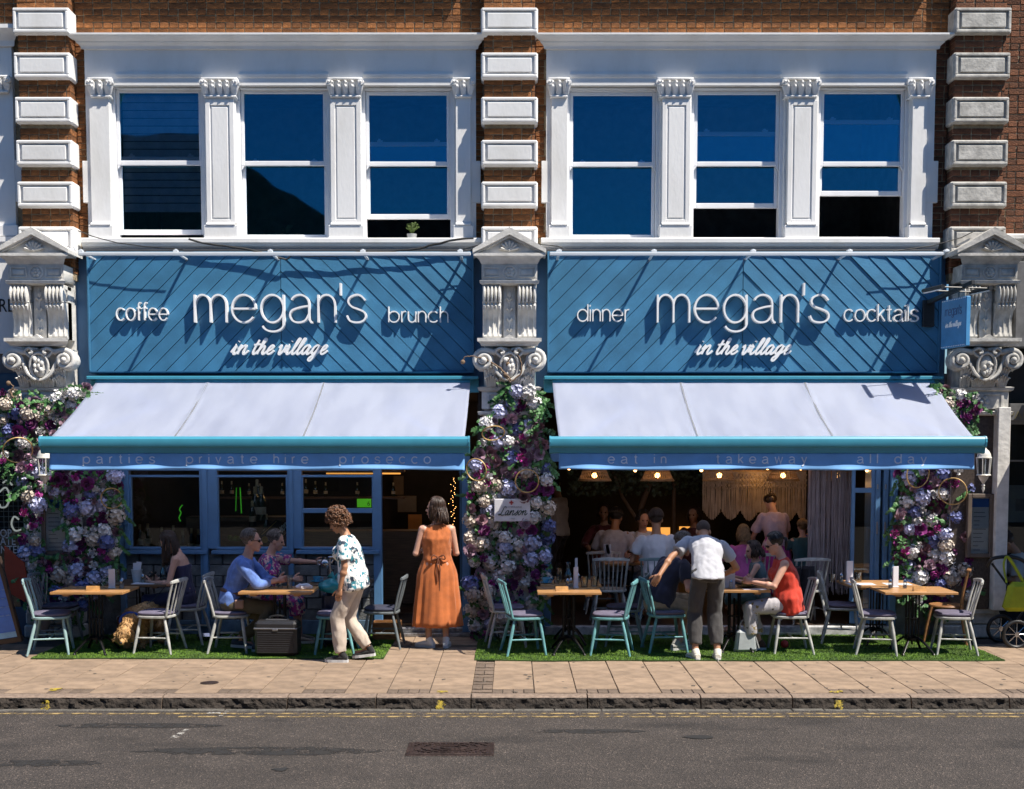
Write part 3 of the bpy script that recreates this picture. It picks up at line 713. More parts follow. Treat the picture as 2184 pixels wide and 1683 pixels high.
    for k in range(4):
        zz = z0 + H * (.14 + .19 * k); q = .8 + .1 * k
        for sx in (-1, 1): b.tube([(cx, -.275, zz), (cx + sx * .028 * q, -.285, zz + .035), (cx + sx * .045 * q, -.278, zz + .02)], [.008, .014, .004], 6)
    b.tube([(cx, -.272, z0 + .04), (cx, -.276, z0 + H * .85)], .008, 6); b.ell((cx, -.275, z0 + H * .84), (.03, .014, .04), 8, 6)
    b.build('centre_strip', mat, r, 45)
    # frieze block
    b = MB(); za, zb = z(609), z(601); b.mould([(0, za), (-.36, za), (-.40, za + .012), (-.41, zb), (-.36, zb + .012), (0, zb + .012)], cx - .345, cx + .345, .6, .6, -.4)
    z0, z1 = z(600), z(566); b.box(cx - .325, cx + .325, -.37, 0, z0, z1, .003); zm = (z0 + z1) / 2
    for sx in (-1, 1):
        a0, a1 = sorted((cx + sx * .12, cx + sx * .29)); g = .012
        for q in ((a0, a1, z1 - .045, z1 - .045 + g), (a0, a1, z0 + .035, z0 + .035 + g)): b.box(q[0], q[1], -.382, -.368, q[2], q[3], .003)
        b.box(a0 - g, a0, -.382, -.368, z0 + .035, z1 - .033, .003); b.box(a1, a1 + g, -.382, -.368, z0 + .035, z1 - .033, .003)
        b.box(a0 + .02, a1 - .02, -.379, -.368, z0 + .065, z1 - .063, .003)
    b.tube([(cx + .075 * math.cos(k / 16 * 6.283), -.372, zm + .075 * math.sin(k / 16 * 6.283)) for k in range(17)], .012, 6)
    for k in range(6): b.ell((cx + .036 * math.cos(k * 1.047), -.376, zm + .036 * math.sin(k * 1.047)), (.022, .012, .022), 8, 5)
    b.ell((cx, -.385, zm), .015, 7, 5); b.build('frieze_block', mat, r, 45)
    # pediment
    z0 = z(566); z1 = z(545); H = z1 - z0; za = z(496)
    b = MB(); b.mould([(0, z0), (-.37, z0), (-.38, z0 + H * .1), (-.41, z0 + H * .45), (-.47, z0 + H * .7), (-.49, z0 + H * .72), (-.49, z1), (0, z1)], cx - .325, cx + .325, .75, .75, -.37)
    b.prism([(-.36, 0), (.36, 0), (0, za - z1 - .035)], lambda u, v, d: (cx + u, d, z1 + v), -.42, 0)
    L = .425; hgt = za - z1
    for sx in (-1, 1):
        poly = [(sx * L, 0), (sx * L, .045), (0, hgt + .03), (0, hgt - .055)]; 
        b.prism(poly, lambda u, v, d: (cx + u, d, z1 + v), -.50, 0)
        poly = [(sx * (L - .045), .0), (sx * (L - .02), .02), (0, hgt - .045), (0, hgt - .085)]
        b.prism(poly, lambda u, v, d: (cx + u, d, z1 + v), -.46, -.1)
    for k in range(7):
        a = R(-75 + 25 * k); b.tube([(cx, -.43, z1 + .035), (cx + .10 * math.sin(a), -.445, z1 + .035 + .095 * math.cos(a)), (cx + .125 * math.sin(a), -.43, z1 + .03 + .12 * math.cos(a))], [.01, .019, .007], 6)
    b.ell((cx, -.44, z1 + .04), .02, 7, 5)
    b.build('pediment', mat, r, 45)
    b = MB(); b.box(cx - .305, cx + .305, .002, .135, .3, z(500)); b.build('backing', mat, r)
    r.location.y = -.13
    # plinth of stacked painted stones
    for i, (q0, q1, wd_) in enumerate(((0, .16, .36), (.165, .32, .345))):
        for sx in (-1, 1):
            b = MB(); b.box(cx + min(0, sx * wd_) + .004, cx + max(0, sx * wd_) - .004, -.24 + .02 * i, 0, q0, q1, .02); b.build('base_stone', m_weath, r)
    return r
PIL = [-5.56, -.03, 5.58]
g = 'ornate white pilasters with pediments between the shops'
console_pilaster(PIL[0], 'left ornate pilaster with cream scroll consoles beside the coffee sign', m_white2, g)
console_pilaster(PIL[1], 'middle ornate pilaster rising above the flower column between both signs', m_white2, g)
console_pilaster(PIL[2], 'right ornate pilaster with dirty weathered carving behind the hanging sign', m_weath, g)
# ================================================================ lettering
def arc(cx, cy, rx, ry, a0, a1, n=14): return [(cx + rx * math.cos(R(a0 + (a1 - a0) * k / n)), cy + ry * math.sin(R(a0 + (a1 - a0) * k / n))) for k in range(n + 1)]
def sp2(pts, n=5): return [(p.x, p.y) for p in spline([(x, y, 0) for x, y in pts], n)]
def arch(x, w, h0=0): return arc(x + w / 2, .62, w / 2, .38, 180, 0, 12) + [(x + w, 0)]
GL = {
 'm': ([[(0, 0), (0, 1)], arch(0, .62), arch(.62, .62)], 1.24), 'e': ([arc(.46, .5, .46, .5, 0, 322, 26), [(0, .5), (.92, .5)]], .92),
 'g': ([arc(.44, .5, .44, .5, 0, 360, 28), [(.88, 1), (.88, -.06)] + arc(.46, -.06, .42, .27, 0, -165, 12)], .88),
 'a': ([arc(.42, .68, .36, .32, 155, 0, 10) + [(.78, .3), (.79, .1), (.86, 0), (.92, 0)], sp2([(.78, .6), (.45, .55), (.12, .44), (.03, .25), (.14, .06), (.38, 0), (.63, .08), (.78, .32)])], .92),
 'n': ([[(0, 0), (0, 1)], arch(0, .66)], .66), "'": ([[(0, .98), (0, 1.42)]], 0.02),
 's': ([sp2([(.72, .8), (.56, .96), (.36, 1.0), (.12, .9), (.06, .73), (.2, .57), (.45, .48), (.68, .37), (.74, .2), (.62, .05), (.38, 0), (.12, .06), (0, .25)])], .74),
 'c': ([arc(.46, .5, .46, .5, 42, 318, 22)], .84), 'o': ([arc(.47, .5, .47, .5, 0, 360, 28)], .94),
 'f': ([sp2([(.46, 1.44), (.34, 1.45), (.23, 1.34), (.2, 1.1), (.2, .9), (.2, 0)]), [(0, 1), (.42, 1)]], .42), 'b': ([[(0, 1.45), (0, 0)], arc(.46, .5, .46, .5, 0, 360, 26)], .92),
 'r': ([[(0, 0), (0, 1)], sp2([(0, .6), (.06, .85), (.2, .97), (.36, 1)])], .36), 'u': ([[(0, 1)] + arc(.33, .38, .33, .38, 180, 360, 12) + [(.66, 1)], [(.66, 1), (.66, 0)]], .66),
 'h': ([[(0, 0), (0, 1.45)], arch(0, .66)], .66), 'd': ([[(.92, 1.45), (.92, 0)], arc(.46, .5, .46, .5, 0, 360, 26)], .92), 'i': ([[(0, 0), (0, 1)], [(0, 1.28), (0, 1.38)]], .02),
 'k': ([[(0, 0), (0, 1.45)], [(.6, 1), (.02, .42)], [(.2, .6), (.66, 0)]], .66), 't': ([sp2([(.2, 1.35), (.2, .9), (.2, .3), (.24, .06), (.44, 0)]), [(0, 1), (.42, 1)]], .44), 'l': ([[(0, 0), (0, 1.45)]], .02),
 'p': ([[(0, 1), (0, -.42)], arc(.46, .5, .46, .5, 0, 360, 26)], .92), 'v': ([[(0, 1), (.36, 0), (.72, 1)]], .72), 'w': ([[(0, 1), (.28, 0), (.56, 1), (.84, 0), (1.12, 1)]], 1.12),
 'y': ([[(0, 1), (.38, .02)], [(.74, 1), (.38, .02), (.24, -.32), (.1, -.4), (0, -.4)]], .74), ' ': ([], .5)}
def cur(*strokes): return [sp2(s, 6) for s in strokes]
CU = {
 'i': (cur([(-.1, .2), (.10, .95), (.11, .3), (.22, 0), (.42, .15), (.55, .4)], [(.13, 1.38), (.14, 1.46)]), .52),
 'n': (cur([(-.1, .5), (.02, .98), (.06, .6), (.05, 0)], [(.06, .5), (.25, .9), (.42, .98), (.48, .75), (.46, .25), (.58, 0), (.75, .15), (.86, .4)]), .86),
 't': (cur([(.15, 1.6), (.1, .8), (.1, .25), (.22, 0), (.4, .15), (.5, .4)], [(-.12, 1.03), (.42, 1.12)]), .5),
 'h': (cur([(0, .3), (.18, 1.2), (.22, 1.65), (.1, 1.7), (.06, 1.2), (.05, 0)], [(.05, .4), (.22, .85), (.38, .9), (.44, .6), (.42, .2), (.55, 0), (.72, .15), (.8, .35)]), .8),
 'e': (cur([(0, .3), (.25, .5), (.38, .8), (.25, 1), (.08, .75), (.05, .35), (.2, .02), (.42, .1), (.6, .4)]), .6),
 'v': (cur([(-.05, .7), (.05, .95), (.12, .6), (.16, .1), (.3, 0), (.48, .5), (.5, .95), (.62, .85), (.75, .85)]), .7),
 'l': (cur([(0, .25), (.2, 1.1), (.25, 1.6), (.15, 1.75), (.07, 1.4), (.06, .4), (.18, 0), (.36, .12), (.48, .38)]), .45),
 'a': (cur([(.5, .85), (.3, 1), (.08, .75), (.05, .3), (.2, 0), (.4, .25), (.52, .9), (.5, .3), (.6, 0), (.78, .15), (.88, .4)]), .86),
 'g': (cur([(.5, .85), (.3, 1), (.08, .75), (.05, .3), (.2, .02), (.42, .3), (.52, .95), (.48, -.1), (.3, -.7), (.1, -.65), (.15, -.35), (.55, .1), (.8, .4)]), .8),
 'L': (cur([(.75, 1.45), (.6, 1.85), (.38, 1.7), (.36, 1), (.25, .2), (0, 0), (-.15, .12), (.1, .22), (.5, -.02), (.95, .08)]), .95),
 's': (cur([(0, .2), (.25, .75), (.3, 1.05), (.36, .6), (.4, .2), (.2, -.02), (.02, .1)]), .52), 'o': (cur([(.35, 1), (.1, .85), (.05, .35), (.22, 0), (.45, .3), (.45, .8), (.3, 1), (.42, .82), (.75, .8)]), .72), ' ': ([], .38)}
def ribbon(mb, pts, w, fn, d0, d1, closed=False):
    n = len(pts); Lp = []; Rp = []
    for i in range(n):
        a = pts[max(i - 1, 0)]; c = pts[min(i + 1, n - 1)]
        dx, dy = c[0] - a[0], c[1] - a[1]; q = math.hypot(dx, dy) or 1; nx, ny = -dy / q * w / 2, dx / q * w / 2
        if 0 < i < n - 1:       # mitre
            b = pts[i]; u = (b[0] - a[0], b[1] - a[1]); v = (c[0] - b[0], c[1] - b[1]); lu = math.hypot(*u) or 1; lv = math.hypot(*v) or 1
            cs = max(.45, math.sqrt(max(0, (1 + (u[0] * v[0] + u[1] * v[1]) / lu / lv) / 2))); nx /= cs; ny /= cs
        Lp.append((pts[i][0] + nx, pts[i][1] + ny)); Rp.append((pts[i][0] - nx, pts[i][1] - ny))
    b = len(mb.v); e0 = ru(0, .0018); e = [e0 + .0022 * i / n for i in range(n)]
    for d in (d0, d1):
        mb.v += [tuple(fn(x, y, d - e[i])) for i, (x, y) in enumerate(Lp)] + [tuple(fn(x, y, d - e[i])) for i, (x, y) in enumerate(Rp)]
    for i in range(n - 1):
        for (p, q) in ((0, n), (3 * n, 2 * n), (n, 3 * n), (2 * n, 0)):
            mb.face(b + p + i, b + p + i + 1, b + q + i + 1, b + q + i)
    for i in (0, n - 1): mb.face(b + i, b + n + i, b + 3 * n + i, b + 2 * n + i)
def write(text, x0, x1, z0, xh, y0, y1, w, mat, parent, G=GL, gap=.2, slant=0, name='letter', fn=None, joined=False):
    """strokes of each letter in the plane y; x0..x1 is fitted exactly"""
    X = 0; items = []
    for ch in text:
        st, adv = G[ch]; items.append((st, X)); X += adv + gap
    X -= gap; sx = (x1 - x0) / X; fn = fn or (lambda x, z, d: (x, d, z)); mbs = []
    cur_ = MB()
    for st, ox in items:
        mb = cur_ if joined else MB()
        for s in st:
            pts = [(x0 + (ox + x + slant * y) * sx, z0 + y * xh) for x, y in s]
            ribbon(mb, pts, w, fn, y0, y1)
        if not joined and st: mb.build(name, mat, parent)
    if joined: return cur_.build(name, mat, parent)
def fonttext(text, size, loc, mat, parent, name='letter', rot=(R(90), 0, 0), align='LEFT', ext=.002, sx=1):
    c = bpy.data.curves.new('t', 'FONT'); c.body = text; c.size = size; c.extrude = ext; c.align_x = align; c.resolution_u = 3
    o = bpy.data.objects.new('t', c); COL.objects.link(o); dg = bpy.context.evaluated_depsgraph_get(); me = bpy.data.meshes.new_from_object(o.evaluated_get(dg)); bpy.data.objects.remove(o)
    me.materials.clear(); me.materials.append(mat); return link(name, me, parent, V(loc) - (wloc(parent) if parent else V()), rot, (sx, 1, 1))

# ================================================================ fascia signs
m_sign = M('blue_sign_paint', (.050, .20, .36), .5, var=.12, vs=3, bump=.12, bs=50, rnd=.10)
m_blue = M('blue_timber_paint', (.085, .20, .37), .45, var=.08, vs=4)
m_dkblue = M('dark_blue_paint', (.03, .085, .15), .5)
m_letter = M('white_letter_acrylic', (.86, .86, .86), .35, var=.01, emit=0)
m_alu = M('pale_blue_aluminium', (.42, .62, .72), .35, .3, var=.03)
m_cable = M('black_cable', (.012, .012, .012), .6)
def fascia(x0p, x1p, words, xc_p, label, flip):
    Y = -.14; x0, x1 = WX(x0p, Y, 670), WX(x1p, Y, 670); z0, z1 = WZ(792, Y), WZ(541, Y); xc = WX(xc_p, Y, 670)
    r = thing('shop_sign', label, 'shop sign', ((x0 + x1) / 2, -.1, z0))
    b = MB(); b.box(x0 - .01, x1 + .01, -.115, -.03, z0 - .01, z1 + .01); b.build('backboard', m_dkblue, r)
    b = MB(); t = .022
    b.box(x0 - t, x0, -.168, -.06, z0 - t, z1 + t, .003); b.box(x1, x1 + t, -.168, -.06, z0 - t, z1 + t, .003); b.box(x0, x1, -.167, -.06, z0 - t, z0, .003); b.box(x0, x1, -.167, -.06, z1, z1 + t, .003)
    b.build('sign_frame', m_sign, r)
    # chevron boards
    S = .208; H = z1 - z0
    def clip(poly, ax, lim, keep_less):
        out = []
        for i in range(len(poly)):
            p, q = poly[i], poly[(i + 1) % len(poly)]; ip = (p[ax] <= lim) == keep_less; iq = (q[ax] <= lim) == keep_less
            if ip: out.append(p)
            if ip != iq:
                t_ = (lim - p[ax]) / (q[ax] - p[ax]); out.append((p[0] + (q[0] - p[0]) * t_, p[1] + (q[1] - p[1]) * t_))
        return out
    for side in (-1, 1):
        xe = x0 if side < 0 else x1; k = -int((H + 1) / S); lim = abs(xe - xc)
        while k * S < lim + H:
            # board between u = k S and (k+1) S where u = distance from centre + height below the top
            u0, u1 = k * S + .005, (k + 1) * S - .005
            # points (a = distance from centre, h = height above z0), board edges: a + (H - h) * -1 ... '/' left, '\\' right
            poly = [(u0 - 0, H), (u1 - 0, H), (u1 + H, 0), (u0 + H, 0)] if True else None
            poly = [(a - 0, h) for a, h in poly]
            for ax, lm, kl in ((0, lim - .001, True), (0, .004, False), (1, H - .001, True), (1, .001, False)):
                poly = clip(poly, ax, lm, kl)
                if len(poly) < 3: break
            if len(poly) >= 3:
                b = MB(); nv = len(poly); tilt = (ru(.001, .005) if side < 0 else ru(.003, .012)); yb = Y + ru(-.002, .002)
                def dep(a, h):
                    u = (a - (H - h)); t_ = (u - u0) / (u1 - u0); t_ = max(0, min(1, t_)); return yb - tilt * (1 - t_) + (.004 * math.sin(3.14 * t_) if side > 0 else 0)
                P_ = [(xc + side * a, dep(a, h), z0 + h) for a, h in poly]; Q_ = [(xc + side * a, -.116, z0 + h) for a, h in poly]
                b.add(P_ + Q_, [tuple(range(nv)), tuple(reversed(range(nv, 2 * nv)))] + [(i, (i + 1) % nv, nv + (i + 1) % nv, nv + i) for i in range(nv)])
                b.build('board', m_sign, r)
            k += 1
    for (txt, a, c, base, xh, w, dp) in words:
        zb = WZ(base, Y - dp); h = WZ(base - xh, Y - dp) - zb
        write(txt, WX(a, Y - dp, 670), WX(c, Y - dp, 670), zb, h, Y - dp, Y + .012, w, m_letter, r, gap=.22)
    a, c = words[0][-1] and (495 + (0 if flip == 0 else 989), 700 + (0 if flip == 0 else 988))
    zb = WZ(756, Y); write('in the village', WX(a, Y, 670) - .01, WX(c, Y, 670) - .03, zb, WZ(737, Y) - zb, Y - .05, Y + .012, .0225, m_letter, r, G=CU, gap=.0, slant=.42)
    return r
fascia(192, 1007, [('coffee', 248, 357, 683, 26, .013, .06), ("megan's", 415, 780, 687.5, 59, .021, .085), ('brunch', 829, 955, 687, 23, .013, .06)], 600, 'blue chevron boarded sign reading coffee, brunch and in the village', 0)
fascia(1171, 2001, [('dinner', 1232, 1342, 685, 25, .013, .06), ("megan's", 1403, 1768, 687.5, 59, .021, .085), ('cocktails', 1801, 1959, 685, 25, .013, .06)], 1584, 'blue chevron boarded sign reading dinner, cocktails and in the village', 1)
# side panels and soffits round the signs
r = thing('shop_front_casing', 'dark blue timber casing behind the signs and over the awnings', 'timber casing', (0, 0, 3))
for a, c in ((-5.27, -.34), (.29, 5.24)):
    b = MB(); b.box(a, c, -.025, .10, WZ(828, 0), WZ(538, 0)); b.build('casing_board', m_blue, r)
    b = MB(); b.box(a + .05, c - .05, -.14, .24, 4.60, 4.67, .004); b.box(a, c, .1, .3, 3.0, 4.72); b.build('gutter_board', M('dark_grey_lead', (.06, .06, .065), .6), r)
# strip lights over the signs
def striplight(pa, pb, brs, label):
    y = -.64; x0, x1 = WX(pa, y, 541), WX(pb, y, 541); z = WZ(541.5, y)
    r = thing('sign_light', label, 'strip light', ((x0 + x1) / 2, y, z), group='strip lights above the signs')
    b = MB(); b.box(x0, x1, y - .03, y + .03, z - .02, z + .018, .006); b.build('light_bar', M('silver_white_aluminium', (.70, .74, .78), .35, .2, var=.03), r)
    for p in brs:
        x = WX(p, -.3, 541)
        b = MB(); b.bar((x, -.10, z + .01), (x, y, z + .018), .028, .018); b.box(x - .028, x + .028, y - .02, y + .03, z + .018, z + .04, .004); b.box(x - .03, x + .03, -.13, -.10, z - .05, z + .05, .004)
        b.tube([(x - .03, y + .02, z + .035), (x, y, z + .05), (x + .03, y - .01, z + .035)], .008, 6); b.build('bracket', MATS['silver_white_aluminium'], r)
    return r
striplight(168, 1004, (193, 391, 588, 781, 984), 'long pale strip light over the coffee and brunch sign')
striplight(1172, 2011, (1190, 1388, 1595, 1796, 1998), 'long pale strip light over the dinner and cocktails sign')
pts = []
for px, py in ((385, 551), (430, 562), (480, 568), (535, 578), (590, 593), (603, 586), (640, 586), (700, 587), (746, 579), (810, 577), (873, 570), (905, 562), (950, 553), (990, 549)):
    x, z = W(px, py, -.15); pts.append((x + .12 + ru(-.005, .005), -.215, z + .215))
pts = spline(pts, 3); b = MB(); b.tube([p + V((ru(-.004, .004), 0, ru(-.006, .006))) for p in pts], [.011 + ru(0, .004) for _ in pts], 6)
b = b.build('festoon_cable', m_cable); b['label'] = 'black festoon cable hanging in front of the ledge over the coffee and brunch sign'; b['category'] = 'cable'
for pts, lab in (([(166, 492), (200, 505), (250, 518), (310, 526), (390, 532)], 'thin black wire running from the left pediment to the left ledge'), ([(980, 534), (1005, 527), (1040, 518), (1070, 515)], 'thin black wire from the brunch sign to the middle pediment'), ([(1115, 514), (1150, 521), (1190, 525), (1200, 529)], 'thin black wire from the middle pediment to the dinner sign'), ([(1905, 536), (1990, 524), (2050, 507), (2080, 492)], 'thin black wire from the cocktails sign up to the right pediment')):
    b = MB(); b.tube([(*W(p, q, -.30)[:1], -.30, W(p, q, -.30)[1]) for p, q in pts], .006, 5); o = b.build('wire', m_cable); o['label'] = lab; o['category'] = 'cable'

# ================================================================ awnings
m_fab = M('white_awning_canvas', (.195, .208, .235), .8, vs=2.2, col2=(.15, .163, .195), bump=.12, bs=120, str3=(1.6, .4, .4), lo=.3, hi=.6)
def translucent(m, f, col):
    n = m.node_tree.nodes; l = m.node_tree.links; o = [x for x in n if x.type == 'OUTPUT_MATERIAL'][0]; b = n['Principled BSDF']; t = n.new('ShaderNodeBsdfTranslucent'); t.inputs[0].default_value = (*col, 1)
    mx = n.new('ShaderNodeAddShader'); l.new(b.outputs[0], mx.inputs[0]); l.new(t.outputs[0], mx.inputs[1]); l.new(mx.outputs[0], o.inputs[0])
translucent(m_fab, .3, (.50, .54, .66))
m_val = M('shade_tinted_valance_canvas', (.20, .46, .86), .8, var=.10, vs=3)  # white canvas; the blue of its shade is put into the colour
m_bar = M('turquoise_awning_bar', (.06, .30, .42), .35, var=.05, coat=.2)
m_vtext = M('lilac_valance_print', (.80, .88, 1.0), .8)
def awning(a0, a1, b0, b1, v0, v1, words, seams, label):
    yT, zT = -.20, WZ(814, -.2); yB, zB = -1.85, 2.405
    x0, x1 = WX(a0, yT, 812), WX(a1, yT, 812); u0, u1 = WX(b0, yB - .1, 935), WX(b1, yB - .1, 935); f0, f1 = x0, x1
    f0 = WX(v0, yB, 925); f1 = WX(v1, yB, 925)
    r = thing('awning', label, 'awning', ((x0 + x1) / 2, -.1, zT), group='white canvas awnings')
    b = MB(); NX, NY = 130, 26
    sm = [f0 + (f1 - f0) * s for s in seams]
    for j in range(NY + 1):
        t = j / NY
        for i in range(NX + 1):
            s = i / NX; xa = x0 + (x1 - x0) * s; xb = f0 + (f1 - f0) * s; x = xa + (xb - xa) * t; y = yT + (yB - yT) * t; z = zT + (zB - zT) * t - .035 * math.sin(math.pi * t)
            d = 0
            for q in seams: d += .010 * math.exp(-((s - q) / .004) ** 2) - .010 * math.exp(-((s - q - .012) / .012) ** 2) * t
            d += .009 * noise.noise(V((s * 7, t * 1.2, 3))) * t + .007 * noise.noise(V((s * 26 + t * 4, t * 2.2, 1))) * math.sin(math.pi * t) ** .5
            d += .006 * math.sin(s * 110 + t * 3) * max(0, 1 - min(s, 1 - s) / .14) * t + .004 * math.sin(s * 160) * max(0, t - .7) * 2
            b.v.append((x, y, z + d))
    for j in range(NY):
        for i in range(NX):
            k = j * (NX + 1) + i; b.face(k, k + 1, k + NX + 2, k + NX + 1)
    o = b.build('canopy', m_fab, r, 2, fix=False); md = o.modifiers.new('t', 'SOLIDIFY'); md.thickness = .004
    ms = M('double_layer_canvas_seam', (.19, .203, .235), .85)
    for q in seams:
        b = MB(); n = 20; sag = lambda t: (x0 + (x1 - x0) * q + ((f0 + (f1 - f0) * q) - (x0 + (x1 - x0) * q)) * t, yT + (yB - yT) * t, zT + (zB - zT) * t - .035 * math.sin(math.pi * t))
        for j in range(n + 1):
            t = j / n; X_, Y_, Z_ = sag(t); w = .009 + .004 * noise.noise(V((t * 9, q * 7, 0))); b.v += [(X_ - w, Y_, Z_ + .013), (X_ + w, Y_, Z_ + .013)]
        for j in range(n): b.face(2 * j, 2 * j + 1, 2 * j + 3, 2 * j + 2)
        b.build('seam', ms, r, 2, fix=False)
    b = MB(); yb = yB
    prof = [(yb + .03, zB + .01), (yb - .03, zB + .018), (yb - .085, zB + .012), (yb - .105, zB - .012), (yb - .11, zB - .05), (yb - .10, zB - .085), (yb - .085, zB - .095), (yb - .060, zB - .10), (yb - .045, zB - .155), (yb - .015, zB - .165), (yb + .03, zB - .165)]
    b.mould([(y, z) for y, z in prof], u0, u1); b.build('front_bar', m_bar, r, 30)
    for xx in (u0, u1):
        b = MB(); b.prism([(y + (.004 if y > yb else -.004), z + (.004 if z > zB - .07 else -.004)) for y, z in prof], lambda u, v, d: (d, u, v), xx - .014, xx + .002); b.build('end_cap', m_bar, r)
    # cassette on the wall
    b = MB(); c0, c1 = x0 - .10, x1 + .10; zc = WZ(806, -.22)
    b.box(c0, c1, -.27, -.03, zc - .02, zc + .02, .006); b.box(c0, c1, -.12, -.03, zc - .17, zc - .02, .006); b.tube([(x0, -.2, zT - .01), (x1, -.2, zT - .01)], .045, 10); b.build('cassette', m_bar, r)
    for sx, xx in ((1, x0), (-1, x1)):
        b = MB(); e = (xx + sx * .9, -.85, zT - .40); b.tube([(xx + sx * .1, -.15, zT - .10), e], .022, 8); b.tube([e, (xx + sx * .25, yB + .02, zB - .04)], .022, 8); b.ell(e, .035, 8, 6); b.build('folding_arm', M('grey_blue_awning_arm', (.35, .42, .5), .4), r)
    # valance
    b = MB(); NX, NY = 160, 10; y0v = yB - .02; z0v, z1v = 2.065, zB - .16; g0, g1 = WX(b0 + 21 if b0 < 500 else b0 + 17, y0v, 970), WX(v1, y0v, 970)
    def vsurf(x, t): return y0v - .004 * t - t ** 4 * .030 * (.5 + .5 * math.sin(x * 7.2 + 1.7 * math.sin(x * 1.9))) ** 1.5 - .003 * noise.noise(V((x * 5, t * 2, 0))) * t
    for j in range(NY + 1):
        t = j / NY
        for i in range(NX + 1):
            x = g0 + (g1 - g0) * i / NX; wv = .5 + .5 * math.sin(x * 7.2 + 1.7 * math.sin(x * 1.9)); wv2 = noise.noise(V((x * 5, t * 2, 0)))
            b.v.append((x, vsurf(x, t), z1v + (z0v - z1v) * t + .006 * math.sin(x * 3.1) * t))
    for j in range(NY):
        for i in range(NX):
            k = j * (NX + 1) + i; b.face(k, k + 1, k + NX + 2, k + NX + 1)
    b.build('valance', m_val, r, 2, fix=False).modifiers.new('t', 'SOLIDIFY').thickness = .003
    b = MB()
    for i in range(NX):
        s0 = NY * (NX + 1) + i; 
    for (txt, a, c) in words:
        zb = WZ(988, y0v); write(txt, WX(a, y0v, 980), WX(c, y0v, 980), zb, WZ(974.5, y0v) - zb, -.006, -.001, .0125, m_vtext, r, gap=1.0, fn=lambda x, z, d: (x, vsurf(x, (z1v - z) / (z1v - z0v)) + d, z))
    return r
awning(206, 1003, 85, 1001, 107, 991, [('parties', 178, 330), ('private hire', 398, 657), ('prosecco', 725, 918)], (.30, .61), 'left white canvas awning with parties, private hire and prosecco on its valance')
awning(1178, 1991, 1175, 2105, 1192, 2078, [('eat in', 1297, 1420), ('takeaway', 1528, 1720), ('all day', 1828, 1975)], (.335, .66), 'right white canvas awning with eat in, takeaway and all day on its valance')

# ================================================================ ground floor shopfronts
m_glass = GLASS('shop_glass', (.80, .84, .84), (1, 1, 1), .01, 1.5, 1.0)
m_floor = M('dark_wood_floor', (.05, .03, .02), .5, var=.3, vs=4, str3=(1, 8, 1))
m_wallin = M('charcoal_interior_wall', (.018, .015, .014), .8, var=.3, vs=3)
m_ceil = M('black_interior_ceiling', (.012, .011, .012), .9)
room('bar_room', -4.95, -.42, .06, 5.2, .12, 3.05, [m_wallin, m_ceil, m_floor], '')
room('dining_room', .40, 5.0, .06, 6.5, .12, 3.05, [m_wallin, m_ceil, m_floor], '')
m_grey = M('grey_painted_brick', (.16, .17, .175), .8, var=.2, vs=10, bump=.5, rnd=.15)
r = thing('shopfront', 'blue timber shopfront with three windows beside the open doorway', 'shopfront', (-3.1, 0, 0))
X = lambda p: WX(p, 0, 1100); Z = lambda p: WZ(p, 0)
def posts(r, lst, y0=-.05, y1=.06, mat=None):
    for (a, c, zt, zb) in lst:
        b = MB(); b.box(X(a), X(c), y0, y1, Z(zb) if zb < 1360 else 0, Z(zt), .006); b.build('post', mat or m_blue, r)
posts(r, [(256, 268, 960, 1330), (428, 436, 960, 1330), (443, 466, 960, 1170), (615, 620, 960, 1330), (625, 645, 960, 1170), (797, 815, 960, 1362)])
posts(r, [(434, 445, 960, 1335), (618, 627, 960, 1335), (268, 278, 960, 1170)], -.07, .07)
def rail(r, a, c, zt, zb, y0=-.045, y1=.055, name='rail', mat=None):
    b = MB(); b.box(X(a), X(c), y0, y1, Z(zb), Z(zt), .005); return b.build(name, mat or m_blue, r)
rail(r, 256, 815, 1004, 960, -.04, .05)
for (g0, g1, k) in ((281, 429, 0), (466, 613, 0), (646, 796, 1)):
    rail(r, g0 - 3, g1 + 2, 1013, 1018, -.035, .04); rail(r, g0 - 3, g1 + 2, 1166, 1172, -.06, .05); rail(r, g0 - 13, g1 + 14, 1173, 1181, -.09, .06, 'window_sill')
    if k: rail(r, g0, g1, 1084, 1094, -.045, .04)
    for a, c in ((g0 - 3, g0), (g1, g1 + 2)):
        b = MB(); b.box(X(a) - .01, X(c) + .01, -.035, .04, Z(1166), Z(1018), .004); b.build('bead', m_blue, r)
    b = MB(); b.box(X(g0) - .01, X(g1) + .01, -.003, .003, Z(1167), Z(1017)); b.build('pane', m_glass, r)
    b = MB(); b.box(X(g0) - .01, X(g1) + .01, -.003, .003, Z(1012), Z(1000)); b.build('pane', m_glass, r)
b = MB(); b.box(X(262), X(812), .02, .06, .0, Z(1180)); b.build('stall_riser', M('grey_render', (.06, .065, .07), .9), r)
z = Z(1322)
row = 0
while z < Z(1192):
    x = X(268) - (.17 if row % 2 else 0)
    while x < X(800):
        a, c = max(x, X(268)), min(x + .33, X(800))
        if c - a > .03: bb = MB(); bb.box(a, c - .012, -.012, .03, z, z + .125, .006); bb.build('block', m_grey, r)
        x += .34
    z += .137; row += 1
rail(r, 262, 812, 1322, 1352, -.03, .06, 'kick_board', M('dusty_blue_kick_board', (.10, .17, .25), .7, var=.2))
